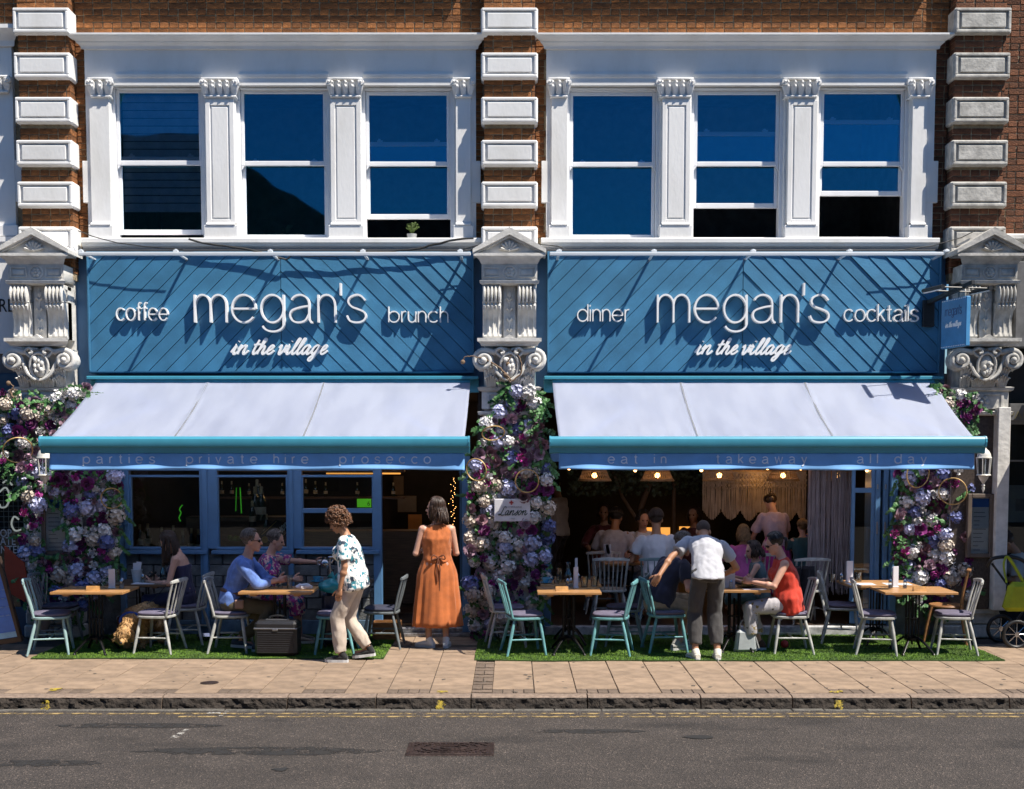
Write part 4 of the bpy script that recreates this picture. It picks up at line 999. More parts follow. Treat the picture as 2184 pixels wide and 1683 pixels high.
# doorway
b = MB(); b.box(X(986), X(1003), -.05, .06, 0, Z(960), .005); b.build('door_post', m_blue, r)
b = MB(); b.box(X(815), X(1003), -.12, .10, 0, .045, .006); b.box(X(815), X(1003), -.04, .2, .045, .10, .006); b.build('threshold', M('scuffed_metal_threshold', (.42, .42, .44), .4, .6, var=.3, vs=20), r)
for k in range(3):
    b = MB(); b.box(X(816), X(1000), -.118 + k * .025, -.108 + k * .025, .046, .05); b.build('threshold_ridge', MATS['grey_metal_fitting'], r)
b = MB(); b.box(X(830), X(970), .25, 1.1, .121, .13, .003); b = b.build('door_mat', M('black_door_mat', (.012, .012, .013), .95)); b['label'] = 'black mat on the floor inside the open doorway'; b['category'] = 'door mat'
rdoor = thing('glass_door', 'narrow dark blue framed door folded back at the right of the doorway', 'door', (X(985), .1, .1))
b = MB(); b.box(X(985) - .03, X(985), .1, .9, .12, 2.4, .004); b.build('door_leaf', m_dkblue, rdoor)
# right shopfront
r = thing('shopfront', 'wide open blue shopfront of the dining room with folded glass doors', 'shopfront', (2.8, 0, 0))
for a, c in ((1158, 1175), (1897, 1912)): b = MB(); b.box(X(a), X(c), -.05, .06, 0, Z(940), .006); b.build('post', m_blue, r)
b = MB(); b.box(X(1158), X(1912), -.05, .06, Z(985), Z(940), .005); b.build('rail', m_blue, r)
for i, (a, c, y0, y1) in enumerate(((1818, 1868, .02, .42), (1868, 1880, .02, .5), (1884, 1896, .0, .5))):
    b = MB(); zt = Z(985); z0_ = .14
    if i == 0:
        for (p, q) in ((X(1818), X(1818) + .045), (X(1868) - .045, X(1868))): b.box(p, q, .05, .09, z0_, zt, .004)
        b.box(X(1818), X(1868), .051, .089, zt - .38, zt - .32, .004); b.box(X(1818), X(1868), .051, .089, z0_, z0_ + .18, .004); b.build('folding_door', m_blue, r)
        b = MB(); b.box(X(1818) + .04, X(1868) - .04, .067, .073, z0_ + .17, zt - .37); b.build('pane', m_glass, r)
    else:
        b.box(X(a), X(c) - .01, y0, y1, z0_, zt, .004); b.build('folding_door', m_blue, r)
        b = MB(); b.box(X(a) + .01, X(a) + .03, y0 - .02, y0, 1.25, 1.40, .003); b.box(X(a) + .01, X(a) + .03, y0 - .012, y0, 1.8, 1.86, .003); b.build('hinge', MATS['grey_metal_fitting'], r)
st = link('marble_step', None, None, kind='structure')
b = MB(); b.box(X(1162), X(1912), -.06, .42, 0, .118, .008); b.build('step', M('white_marble_step', (.55, .55, .56), .45, var=.3, vs=10), st, kind='structure')
# neighbours
r = thing('brick_wall', 'brick wall over the cut off surround at the top left edge', 'brick wall', (-6.2, 0, 7))
b = MB(); b.box(-8, PX[0] - .3, .012, .3, 4.5, 8.7); b.build('mortar_bed', m_mortar, r); lay(r, -6.6, PX[0] - .31, WZ(62, 0), 7.86, 0, BR)
r = thing('awning', 'dark awning of the shop right of the photograph, shading its doorway', 'awning', (8, 0, 3), group='white canvas awnings')
b = MB(); b.add([(6.28, -.1, 3.0), (10, -.1, 3.0), (10, -1.7, 2.45), (6.28, -1.7, 2.45), (6.28, -.1, 2.97), (10, -.1, 2.97), (10, -1.7, 2.42), (6.28, -1.7, 2.42)], [(0, 1, 2, 3), (7, 6, 5, 4), (0, 3, 7, 4), (1, 5, 6, 2), (3, 2, 6, 7), (0, 4, 5, 1)]); b.build('canopy', m_dkblue, r)
r = thing('neighbour_shopfront', 'charity shopfront with dark window at the left edge', 'shopfront', (-6.3, 0, 0))
b = MB(); b.box(-9, -5.92, -.06, .02, WZ(755, 0), WZ(545, 0)); b.build('fascia', m_white, r)
fonttext('RE', .225, (WX(-4, -.07, 660) - .0, -.064, WZ(665, -.07)), M('black_print', (.01, .01, .01), .5), r, sx=.78)
b = MB(); b.box(-9, -5.92, -.02, .05, WZ(860, 0), WZ(755, 0)); b.build('soffit', m_room, r)
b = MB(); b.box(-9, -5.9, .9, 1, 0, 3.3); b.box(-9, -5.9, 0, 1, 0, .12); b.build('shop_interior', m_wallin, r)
b = MB(); b.box(-9, -5.9, -.004, .004, .35, 2.9); b.build('pane', m_glass, r)
for q in ((0, .35), (2.9, 3.2)): b = MB(); b.box(-9, -5.9, -.05, .05, *q, .01); b.build('frame', m_dkblue, r)
m_prt = M('white_window_print', (.75, .75, .75), .5)
for t_, py, w_ in (('OP', 1145, .215), ('ATE', 1162, .215), ('NTEER', 1180, .215)):
    fonttext(t_, .135, (WX(0, -.01, 1150) + .0, -.009, WZ(py, 0)), m_prt, r, sx=.80)
b = MB(); neon = M('white_neon_tube', (.9, .9, .85), .3, emit=.25)
for pts in ([(0, 1050), (14, 1040), (22, 1060), (14, 1080), (2, 1082), (0, 1075)], [(40, 1108), (30, 1102), (24, 1118), (32, 1132), (48, 1128)], [(8, 1030), (18, 1025), (28, 1035)]):
    b.tube(spline([(WX(p, .05, 1100), .05, WZ(q, .05)) for p, q in pts], 5), .011, 6)
b.build('neon_tube', neon, r)
b = MB()
for k in range(8): b.tube([(-6.3 + k * .06, .06, 1.2), (-6.3 + k * .06, .06, 2.1)], .003, 4)
for k in range(14): b.tube([(-6.4, .06, 1.2 + k * .065), (-5.86, .06, 1.2 + k * .065)], .003, 4)
b.build('display_grid', M('pale_wire', (.5, .5, .5), .5), r)
r = thing('neighbour_shopfront', 'dark shopfront at the right edge with posters in its window', 'shopfront', (6.5, 0, 0))
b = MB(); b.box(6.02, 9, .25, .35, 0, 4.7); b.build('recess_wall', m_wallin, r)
b = MB(); b.box(6.05, 9, -.1, .1, WZ(742, 0), WZ(560, 0), .01); b.box(6.02, 9, .0, .2, WZ(905, 0), WZ(885, 0), .01); b.build('fascia', m_room, r)
for q in ((897, 861), (985, 981)): b = MB(); b.box(6.04, 9, -.04, .02, WZ(q[0], 0), WZ(q[1], 0), .004); b.build('frame', m_room, r)
fonttext('PAIN', .13, (WX(2151, -.05, 890), -.045, WZ(893, -.04)), M('dull_gold_print', (.16, .14, .08), .5), r, sx=1.1)
b = MB(); b.box(6.06, 9, .096, .104, .4, 2.9); b.build('pane', m_glass, r)
b = MB(); b.box(WX(2150, .12, 1100), WX(2215, .12, 1100), .12, .125, WZ(1114, .12), WZ(1035, .12)); b.build('poster', M('pale_poster_paper', (.22, .24, .25), .7), r)
b = MB(); b.box(WX(2166, .11, 1100), WX(2195, .11, 1100), .112, .118, WZ(1090, .12), WZ(1064, .12)); b.build('poster_picture', m_room, r)
b = MB(); a, c = WX(2112, -.2, 1000), WX(2138, -.2, 1000); b.box(a, c, -.42, -.22, .36, WZ(870, -.2), .006); o = b.build('flat_post', m_white2); o['label'] = 'grey white flat post beside the right menu case'; o['category'] = 'post'
b = MB(); b.box(5.27, a - .004, -.282, -.262, .36, WZ(885, -.27), .004); o = b.build('stone_panel', M('brown_granite_facing', (.075, .055, .045), .5, var=.3, vs=40)); o['label'] = 'brown granite facing behind the right menu case'; o['category'] = 'stone panel'
r = thing('side_wall', 'narrow dark wall behind the flowers left of the coffee shopfront', 'wall', (-5.07, 0, 0)); b = MB(); b.box(-5.25, X(258), -.01, .1, 0, 3.2); b.build('wall_panel', m_grey, r)
r = thing('side_wall', 'narrow dark wall behind the flowers right of the dining room', 'wall', (5.1, 0, 0)); b = MB(); b.box(X(1911), 5.30, -.01, .1, 0, 3.2); b.build('wall_panel', m_grey, r)
# ================================================================ flowers
FC = {'white': (.88, .86, .86), 'cream': (.72, .62, .52), 'pale_blue': (.58, .60, .84), 'blue': (.17, .20, .45), 'purple': (.24, .015, .19), 'magenta': (.55, .04, .36), 'mauve': (.46, .29, .38), 'dusky': (.33, .17, .21)}
def petal(b, c, d, up, L, w, cup):
    d = V(d).normalized(); s = d.cross(V(up)).normalized(); n = s.cross(d)
    p = [c, c + d * L * .5 + s * w * .5 + n * cup * L * .3, c + d * L + n * cup * L, c + d * L * .5 - s * w * .5 + n * cup * L * .3, c + d * L * 1.0 + s * w * .25 + n * cup * L * .9]
    i = len(b.v); b.v += [tuple(q) for q in (p[0], p[1], c + d * L + s * w * .3 + n * cup * L, c + d * L - s * w * .3 + n * cup * L, p[3])]; b.face(i, i + 1, i + 2, i + 3, i + 4)
def hydrangea(seed):
    random.seed(seed); b = MB(); N = 46
    for k in range(N):
        t = (k + .5) / N; ph = k * 2.39996; ct = 1 - 1.55 * t; st = math.sqrt(max(0, 1 - ct * ct)); n = V((st * math.cos(ph), -ct, st * math.sin(ph))).normalized(); n = (n + V((ru(-.2, .2), ru(-.2, .2), ru(-.2, .2)))).normalized()
        c = n * ru(.046, .072); x, y, _ = frame(n); a0 = ru(0, 1.57)
        for q in range(4):
            a = a0 + q * 1.5708; petal(b, c, x * math.cos(a) + y * math.sin(a) + n * .25, n, .021, .022, .15)
    b.ell((0, .0, 0), .045, 8, 6); return b
def peony(seed, R_=.062):
    random.seed(seed); b = MB(); ax = V((0, -1, 0))
    for ring, (nn, rr, tilt, L) in enumerate(((4, .006, .25, .035), (6, .014, .5, .042), (8, .022, .9, .046), (9, .028, 1.5, .048), (9, .03, 2.3, .044))):
        for k in range(nn):
            a = k / nn * 6.283 + ring * .5 + ru(-.2, .2); rad = V((math.cos(a), 0, math.sin(a))); c = rad * rr * .5 + ax * (.018 - ring * .004)
            d = ax * math.cos(tilt * .8) + rad * math.sin(tilt * .8); petal(b, c, d, ax * math.sin(tilt) - rad * math.cos(tilt), L * R_ / .062 * ru(.85, 1.15), .04, ru(.1, .35))
    b.ell((0, 0, 0), .022, 8, 6); return b
def bud(seed):
    random.seed(seed); b = MB(); ax = V((0, -1, 0))
    for ring in range(3):
        for k in range(5):
            a = k / 5 * 6.283 + ring * .6; rad = V((math.cos(a), 0, math.sin(a))); petal(b, rad * .012 * ring, ax + rad * (.15 + .3 * ring), -rad, .036, .034, .2)
    b.ell((0, .004, 0), (.024, .018, .024), 8, 6); return b
def m_flower(c):
    return M('silk_petals_' + c, FC[c], .65, var=.22, vs=30, rnd=.22, sheen=.15)
FM = {}
def fmesh(kind, c):
    k = (kind, c)
    if k not in FM: FM[k] = [{'hydrangea': hydrangea, 'peony': peony, 'bud': bud}[kind](hash_(kind, c, i)).mesh(kind, m_flower(c), fix=False) for i in range(2)]
    return random.choice(FM[k])
def hash_(a, b, i): return sum(ord(q) for q in a + b) * 7 + i
m_leaf = M('silk_ivy_leaf', (.06, .19, .045), .6, var=.35, vs=4); m_twig = M('dry_curly_twig', (.20, .13, .08), .8); m_hoop = M('gold_wooden_hoop', (.55, .36, .14), .5, .2)
PAL = [('hydrangea', 'white', 7), ('hydrangea', 'pale_blue', 7), ('hydrangea', 'blue', 4), ('hydrangea', 'cream', 5), ('peony', 'purple', 5), ('peony', 'mauve', 3), ('peony', 'dusky', 3), ('bud', 'magenta', 2), ('bud', 'mauve', 1.5), ('bud', 'purple', 1), ('bud', 'white', 2)]
def pick():
    t = ru(0, sum(p[2] for p in PAL))
    for k, c, w in PAL:
        t -= w
        if t <= 0: return k, c
    return PAL[0][:2]
def flowerwall(label, regions, loc, hoops=(), dens=.105, seed=1, avoid=(), twigs=()):
    """regions: list of (polygon in photo px, y front, bulge)"""
    r = thing('flower_display', label, 'flower display', loc, group='silk flower displays round the shopfronts'); w0 = wloc(r); random.seed(seed)
    def inside(p, poly):
        c = False; n = len(poly)
        for i in range(n):
            (x1, y1), (x2, y2) = poly[i], poly[i - 1]
            if (y1 > p[1]) != (y2 > p[1]) and p[0] < (x2 - x1) * (p[1] - y1) / (y2 - y1) + x1: c = not c
        return c
    tot = 0; lv = MB()
    for poly, yf, bul in regions:
        xs = [p[0] for p in poly]; ys = [p[1] for p in poly]; done = []; tries = 0; step = dens * FPX / 15
        while tries < 5000 and tot < 290:
            tries += 1; p = (ru(min(xs), max(xs)), ru(min(ys), max(ys)))
            if not inside(p, poly) or any(a <= p[0] <= c and b_ <= p[1] <= d for a, b_, c, d in avoid): continue
            k, c = pick(); s = ru(1.05, 1.5); rr = step * (.62 if k == 'bud' else (.95 if k == 'peony' else 1.08)) * s ** .5
            if any((p[0] - q[0]) ** 2 + (p[1] - q[1]) ** 2 < ((rr + q[2]) * .44) ** 2 for q in done): continue
            done.append((p[0], p[1], rr)); y = yf - bul * ru(.2, 1); x, z = W(p[0], p[1], y)
            if k == 'bud': y -= .03
            link({'hydrangea': 'hydrangea', 'peony': 'peony', 'bud': 'rosebud'}[k], fmesh(k, c), r, V((x, y, z)) - w0, (ru(-.5, .5), ru(-3, 3) * .5, ru(-.6, .6)), (s, s, s)); tot += 1
        # ivy filling the gaps
        area = (max(xs) - min(xs)) * (max(ys) - min(ys)) / (FPX / 15) ** 2
        for _ in range(int(area * 420)):
            p = (ru(min(xs) - 5, max(xs) + 5), ru(min(ys), max(ys) + 8))
            if not inside((p[0] * .97 + .03 * sum(xs) / len(xs), p[1]), poly) or any(a <= p[0] <= c and b_ <= p[1] <= d for a, b_, c, d in avoid): continue
            y = yf - bul * ru(-.2, .9); x, z = W(p[0], p[1], y); leaf(lv, V((x, y, z)), ru(.022, .042))
        for _ in range(int(6 * len(poly))):      # trailing sprigs at the edge
            i = random.randrange(len(poly)); a, c_ = poly[i], poly[i - 1]; t = rnd(); px, py = a[0] + (c_[0] - a[0]) * t, a[1] + (c_[1] - a[1]) * t
            if any(q[0] - 4 <= px <= q[2] + 4 and q[1] <= py <= q[3] for q in avoid): continue
            y = yf - bul * ru(.3, 1.1); x, z = W(px, py, y); p = V((x, y, z)); d = V((ru(-1, 1), ru(-.4, .1), ru(-1.2, .3))).normalized()
            for q in range(6):
                p = p + d * .028 + V((0, 0, -.006)); leaf(lv, p, ru(.02, .034))
    lv.build('ivy_leaves', m_leaf, r, fix=False, kind='stuff')
    for (px, py, ry, y, tilt) in hoops:
        x, z = W(px, py, y); rad = ry / FPX * 14.8; b = MB(); n = 36
        b.tube([(rad * math.cos(k / n * 6.283), 0, rad * math.sin(k / n * 6.283)) for k in range(n + 1)], .0075, 6, cap=False)
        link('hoop', b.mesh('hoop', m_hoop, 1), r, V((x, y, z)) - w0, (tilt, 0, ru(-.5, .5)))
    for tw in twigs:
        b = MB(); pts = spline([(*W(p, q, y)[:1], y, W(p, q, y)[1]) for p, q, y in tw], 5); b.tube([p + V((ru(-.006, .006), 0, ru(-.006, .006))) for p in pts], [.012 - .007 * i / len(pts) for i in range(len(pts))], 6)
        b.ell(pts[-1] - V((0, 0, .012)), .028, 10, 8); b.build('twig', m_twig, r)
    return r
def leaf(b, p, s):
    n = V((ru(-.7, .7), -1, ru(-.3, .9))).normalized(); x, y, _ = frame(n); a = ru(0, 6.28); u = x * math.cos(a) + y * math.sin(a); v = y * math.cos(a) - x * math.sin(a)
    pts = [(0, -.9), (.55, -.75), (.95, -.1), (.5, .25), (.0, 1.1), (-.5, .25), (-.95, -.1), (-.55, -.75)]; i = len(b.v)
    b.v.append(tuple(p)); b.v += [tuple(p + (u * q[0] + v * q[1]) * s - n * .25 * s * abs(q[0])) for q in pts]
    b.face(i, i + 1, i + 2, i + 3); b.face(i, i + 3, i + 4, i + 5); b.face(i, i + 5, i + 6, i + 7); b.face(i, i + 7, i + 8, i + 1)
flowerwall('flower display climbing the left pilaster and hanging over the neighbouring window',
    [([(0, 835), (30, 842), (70, 855), (100, 850), (130, 838), (185, 822), (195, 850), (130, 925), (98, 930), (92, 990), (92, 1060), (92, 1170), (100, 1230), (140, 1290), (62, 1290), (52, 1200), (50, 1080), (38, 990), (10, 985), (0, 960)], -.38, .18),
     ([(115, 1000), (252, 1000), (262, 1090), (250, 1180), (225, 1250), (160, 1310), (110, 1300), (95, 1190), (140, 1178), (142, 1066), (112, 1050)], -.34, .16)],
    (-5.5, -.2, .3), hoops=((238, 1063, 22, -.5, .1), (38, 960, 30, -.62, .5)), seed=3, dens=.118, avoid=((92, 1062, 128, 1178),),
    twigs=(((30, 850, -.5), (22, 835, -.5), (28, 825, -.5), (18, 815, -.5)),))
flowerwall('tall flower display covering the middle pilaster around the champagne plaque',
    [([(1074, 845), (1088, 815), (1104, 826), (1152, 846), (1155, 880), (1150, 930), (1172, 1000), (1172, 1250), (1150, 1310), (1100, 1360), (1010, 1360), (1003, 1290), (1000, 1010), (1030, 935), (1034, 905), (1055, 875)], -.28, .22)],
    (0, -.2, .3), hoops=((1052, 924, 24, -.62, .9), (1016, 1002, 24, -.66, .2), (1124, 1026, 25, -.66, .2)), seed=5, dens=.122, avoid=((1052, 1062, 1132, 1112),),
    twigs=(((1090, 812, -.5), (1072, 790, -.5), (1048, 773, -.5), (1030, 765, -.52), (1008, 760, -.55), (992, 762, -.55), (987, 770, -.55)), ((1092, 812, -.5), (1112, 795, -.5), (1110, 770, -.5), (1098, 745, -.5), (1088, 760, -.5), (1084, 775, -.5)), ((1088, 815, -.5), (1082, 805, -.5), (1078, 797, -.5))))
flowerwall('flower display right of the dining room between folding doors and menu case',
    [([(1912, 1000), (2068, 1000), (2072, 1060), (2062, 1180), (2078, 1240), (2050, 1290), (1960, 1290), (1925, 1250), (1908, 1180), (1903, 1110), (1918, 1060)], -.10, .18),
     ([(1992, 850), (2010, 820), (2040, 845), (2075, 845), (2088, 870), (2072, 890), (2040, 905), (2020, 895)], -.45, .12)],
    (5.2, -.1, .3), hoops=((1958, 1010, 31, -.35, .1), (2032, 1048, 29, -.35, .1)), seed=9, dens=.118, avoid=((2063, 1060, 2110, 1180),))

# ================================================================ furniture
m_cw = M('chalky_white_chair_paint', (.48, .48, .45), .5, var=.22, vs=10); m_cm = M('pale_mint_chair_paint', (.30, .44, .44), .5, var=.12, vs=10); m_ct = M('turquoise_chair_paint', (.15, .37, .39), .5, var=.2, vs=10); m_cg = M('grey_green_chair_paint', (.16, .24, .25), .5, var=.12, vs=10)
m_cd = M('dark_grey_chair_paint', (.14, .16, .17), .5, var=.12, vs=10); m_bw = M('honey_bentwood', (.30, .14, .05), .5, var=.25, vs=8, str3=(1, 1, 6))
m_cush = M('slate_purple_cushion', (.13, .115, .17), .85, var=.1, vs=20, bump=.2, bs=200); m_navyc = M('navy_cushion', (.03, .033, .06), .85)
def chair(mat, label, cush=m_cush, nsp=4, arch_=False):
    r = thing('spindle_chair', label, 'chair', group='painted spindle back chairs'); W_, D_ = .215, .205; zs = .445
    b = MB(); ring = lambda s, z: [(math.copysign(abs(math.cos(a)) ** .6, math.cos(a)) * W_ * s, math.copysign(abs(math.sin(a)) ** .6, math.sin(a)) * D_ * s, z) for a in [k / 24 * 6.2832 for k in range(24)]]
    b.loft([ring(.92, zs - .034), ring(1, zs - .024), ring(1.0, zs - .006), ring(.97, zs)]); b.build('seat', mat, r, 35, 0)
    if cush: b = MB(); b.loft([ring(.86, zs + .001), ring(.96, zs + .012), ring(.97, zs + .03), ring(.90, zs + .042), ring(.5, zs + .048)]); b.build('cushion', cush, r, 60, 0)
    L = {}
    for sx in (-1, 1):
        for sy in (-1, 1):
            a = V((sx * .155, sy * .14, zs - .03)); q = V((sx * .225, sy * (.20 if sy > 0 else .235), 0)); L[sx, sy] = (a, q)
            b = MB(); b.tube([a, a.lerp(q, .35), a.lerp(q, .7), q], [.014, .019, .017, .0125], 10); b.build('leg', mat, r, 50, 0)
    mid = lambda k, t: L[k][0].lerp(L[k][1], t)
    for (p, q) in ((mid((-1, 1), .55), mid((-1, -1), .55)), (mid((1, 1), .55), mid((1, -1), .55))):
        b = MB(); b.tube([p, (p + q) / 2, q], [.009, .012, .009], 8); b.build('stretcher', mat, r, 50, 0)
    p, q = mid((-1, 1), .55).lerp(mid((-1, -1), .55), .5), mid((1, 1), .55).lerp(mid((1, -1), .55), .5); b = MB(); b.tube([p, q], .010, 8); b.build('stretcher', mat, r, 50, 0)
    top = lambda t: V((t * .205, -.262 - .03 * (1 - t * t), .845)); bot = lambda t: V((t * .172, -.165 - .02 * (1 - t * t), zs - .01))
    for sx in (-1, 1): b = MB(); b.tube([bot(sx), bot(sx).lerp(top(sx), .5) + V((0, .006, 0)), top(sx)], [.015, .014, .012], 8); b.build('back_post', mat, r, 50, 0)
    for k in range(nsp):
        t = -1 + 2 * (k + 1) / (nsp + 1); b = MB(); b.tube([bot(t), bot(t).lerp(top(t), .45), top(t)], [.0075, .0105, .0065], 7); b.build('spindle', mat, r, 50, 0)
    b = MB(); rings = []
    for k in range(13):
        t = -1.12 + 2.24 * k / 12; c = top(t); h = .040 * (1 - .25 * abs(t) ** 3); z = c.z + (.012 * (1 - t * t))
        rings.append([(c.x, c.y - .011, z - h / 2), (c.x, c.y + .011, z - h / 2 + .002), (c.x, c.y + .014, z + h / 2 - .006), (c.x, c.y + .006, z + h / 2 + .002), (c.x, c.y - .006, z + h / 2 + .002), (c.x, c.y - .013, z + h / 2 - .008)])
    b.loft(rings); b.build('top_rail', mat, r, 40, 0); return r
def bentwood():
    r = thing('bentwood_chair', 'honey coloured crossback wooden chair behind the right hand table', 'chair'); zs = .45
    b = MB(); b.loft([[(math.cos(a) * .21 * s, math.sin(a) * .20 * s, z) for a in [k / 20 * 6.283 for k in range(20)]] for s, z in ((.95, zs - .03), (1, zs - .015), (.96, zs))]); b.build('seat', m_bw, r, 40, 0)
    for sx in (-1, 1):
        b = MB(); b.tube([(sx * .15, .15, zs - .02), (sx * .18, .2, .2), (sx * .19, .23, 0)], [.018, .017, .014], 8); b.build('leg', m_bw, r, 50, 0)
        b = MB(); b.tube(spline([(sx * .20, -.25, 0), (sx * .17, -.19, .3), (sx * .17, -.18, .5), (sx * .18, -.22, .75), (sx * .19, -.25, .88)], 4), .016, 8); b.build('leg', m_bw, r, 50, 0)
        b = MB(); b.tube(spline([(sx * .165, -.19, .50), (sx * .03, -.20, .62), (-sx * .17, -.23, .82)], 5), .010, 7); b.build('cross_brace', m_bw, r, 50, 0)
    b = MB(); b.bar((-.20, -.25, .87), (.20, -.25, .87), .05, .022, .006); b.build('top_rail', m_bw, r, 0, 0)
    b = MB(); b.tube([(-.17, .18, .22), (.17, .18, .22)], .009, 7); b.tube([(-.17, -.2, .22), (.17, -.2, .22)], .009, 7); b.build('stretcher', m_bw, r, 50, 0); return r
used = {}; CH = {k: chair(m, 'x', c, n) for k, (m, c, n) in {'white': (m_cw, m_cush, 4), 'mint': (m_cm, m_cush, 4), 'turq': (m_ct, m_cush, 4), 'green': (m_cg, m_navyc, 4), 'dark': (m_cd, m_navyc, 4), 'comb': (m_cw, None, 6), 'teal': (m_cg, None, 4)}.items()}
CL = [('mint', -5.15, -1.40, 12, 'pale mint chair with lilac cushion at the far left, beside the blue menu board'),
 ('dark', -5.30, -.72, 5, 'grey chair with a bag strap over its back, behind the mint chair at the left'),
 ('white', -3.98, -1.32, 172, 'white chair with sunlit lilac cushion between the dog and the woman on her phone'),
 ('white', -3.82, -.66, 178, 'white chair the dark haired woman with the phone sits on'),
 ('white', -3.16, -1.28, 2, 'white chair the man in the blue shirt sits on'),
 ('turq', -1.98, -1.38, 180, 'turquoise chair with dark cushion in front of the navy suitcase'),
 ('dark', -1.50, -.95, 178, 'dark grey chair behind the woman in the patterned top'),
 ('white', -.06, -.85, 6, 'white chair against the flower column, behind the turquoise one'),
 ('turq', .14, -1.45, 10, 'turquoise chair with half sunlit cushion in front of the flower column'),
 ('turq', 1.10, -1.45, 170, 'turquoise chair at the right of the empty table, front row'),
 ('green', 1.30, -.80, 174, 'grey green chair tucked right behind the front turquoise chair by the empty table'),
 ('comb', 1.22, .33, 90, 'white comb back chair turned away from the street on the marble step'),
 ('comb', 1.20, 1.35, 90, 'white chair inside the dining room with a napkin cup above it'),
 ('teal', 1.82, .30, 84, 'grey green chair under the man in the white tee with blue shoes'),
 ('turq', 1.74, -1.25, 6, 'turquoise chair under the man in the navy tee'),
 ('white', 3.12, -1.33, 178, 'white chair under the woman in the red top'),
 ('comb', 3.66, .30, 98, 'white comb back chair with a dark jacket hung over it'),
 ('comb', 3.22, 1.0, 90, 'white chair of the girl in pink inside the dining room'),
 ('white', 3.90, -.62, -14, 'white chair between the folding door and the right hand tables, back row'),
 ('white', 4.08, -1.42, -12, 'white chair with half shaded cushion left of the right hand table, front row'),
 ('white', 4.93, -1.42, 170, 'white chair with sunlit lilac cushion at the far right, front row')]
for k, x, y, a, lab in CL:
    z = .012 if y < -.1 else .12
    place(CH[k], used, (x, y, z), R(a - 90), lab, category='chair', group='painted spindle back chairs')
o = bentwood(); o.location = (5.12, -.62, .012); o.rotation_euler = (0, 0, R(158 - 90))
m_oak = M('varnished_oak_top', (.52, .27, .10), .42, var=.22, vs=5, str3=(1, 12, 12), coat=.2); m_dkoak = M('dark_oak_top', (.13, .075, .04), .45, var=.3, vs=5, str3=(1, 12, 12)); m_blk = M('black_cast_iron', (.014, .014, .015), .35, .7, var=.1)
def table(mat, w, d):
    r = thing('cafe_table', 'x', 'table', group='pedestal tables on the pavement'); zt = .745; n = 6
    for k in range(n):
        b = MB(); y0 = -d / 2 + d * k / n; b.box(-w / 2, w / 2, y0 + .001, y0 + d / n - .001, zt - .028, zt, .0025); b.build('top_plank', mat, r, 0, 0)
    for sx in (-1, 1): b = MB(); b.box(sx * w * .3 - .035, sx * w * .3 + .035, -d / 2 + .03, d / 2 - .03, zt - .052, zt - .029, .004); b.build('batten', mat, r, 0, 0)
    b = MB()
    for (x, y) in ((-.055, -.055), (.055, -.055), (-.055, .055), (.055, .055)): b.tube([(x, y, .14), (x, y, zt - .05)], .0095, 8)
    b.box(-.085, .085, -.085, .085, zt - .06, zt - .052); b.lathe([(0, .16), (.09, .16), (.09, .18), (0, .18)], (0, 0, 0), 12); b.lathe([(0, .4), (.075, .4), (.075, .41), (0, .41)], (0, 0, 0), 12); b.tube([(0, 0, .1), (0, 0, .62)], .012, 8)
    b.build('column', m_blk, r, 40, 0)
    for k in range(4):
        a = R(35 + 90 * k) if k % 2 else R(55 + 90 * k); c, s = math.cos(a), math.sin(a)
        b = MB(); b.tube(spline([(.03 * c, .03 * s, .19), (.12 * c, .12 * s, .165), (.22 * c, .22 * s, .09), (.29 * c, .29 * s, .028)], 4), [.022, .021, .02, .019, .018, .018, .017, .016, .016, .015, .015, .014, .014], 7, flat=.8); b.lathe([(0, 0), (.02, 0), (.022, .012), (.008, .03), (0, .03)], (.295 * c, .295 * s, 0), 9); b.build('foot', m_blk, r, 45, 0)
    return r
T = {'oak': table(m_oak, .70, .62), 'dark': table(m_dkoak, .72, .60), 'wide': table(m_oak, .80, .62)}
for k, x, y, lab in [('wide', -4.66, -1.38, 'oak topped table at the left with a wooden number block on it'), ('dark', -4.36, -.60, 'dark table in front of the woman on her phone, with napkin pot'), ('wide', -2.60, -1.38, 'oak topped table the man in the blue shirt leans on'), ('dark', -2.02, -.60, 'dark table with blue cups, behind the turquoise chair'),
   ('oak', .63, -1.40, 'empty oak topped table right of the flower column, front row'), ('oak', .68, -.66, 'oak topped table with carafe and blue cup, behind the empty one'), ('oak', 2.52, -1.20, 'oak topped table between the navy tee man and the woman in red'), ('wide', 4.48, -1.40, 'sunlit oak topped table at the right, front row'), ('wide', 4.28, -.70, 'oak topped table at the right with two white place mats, back row'), ('oak', 1.52, .98, 'oak table inside the dining room in front of the men in white')]:
    place(T[k], used, (x, y, .012 if y < .1 else .12), 0, lab, category='table', group='pedestal tables on the pavement')
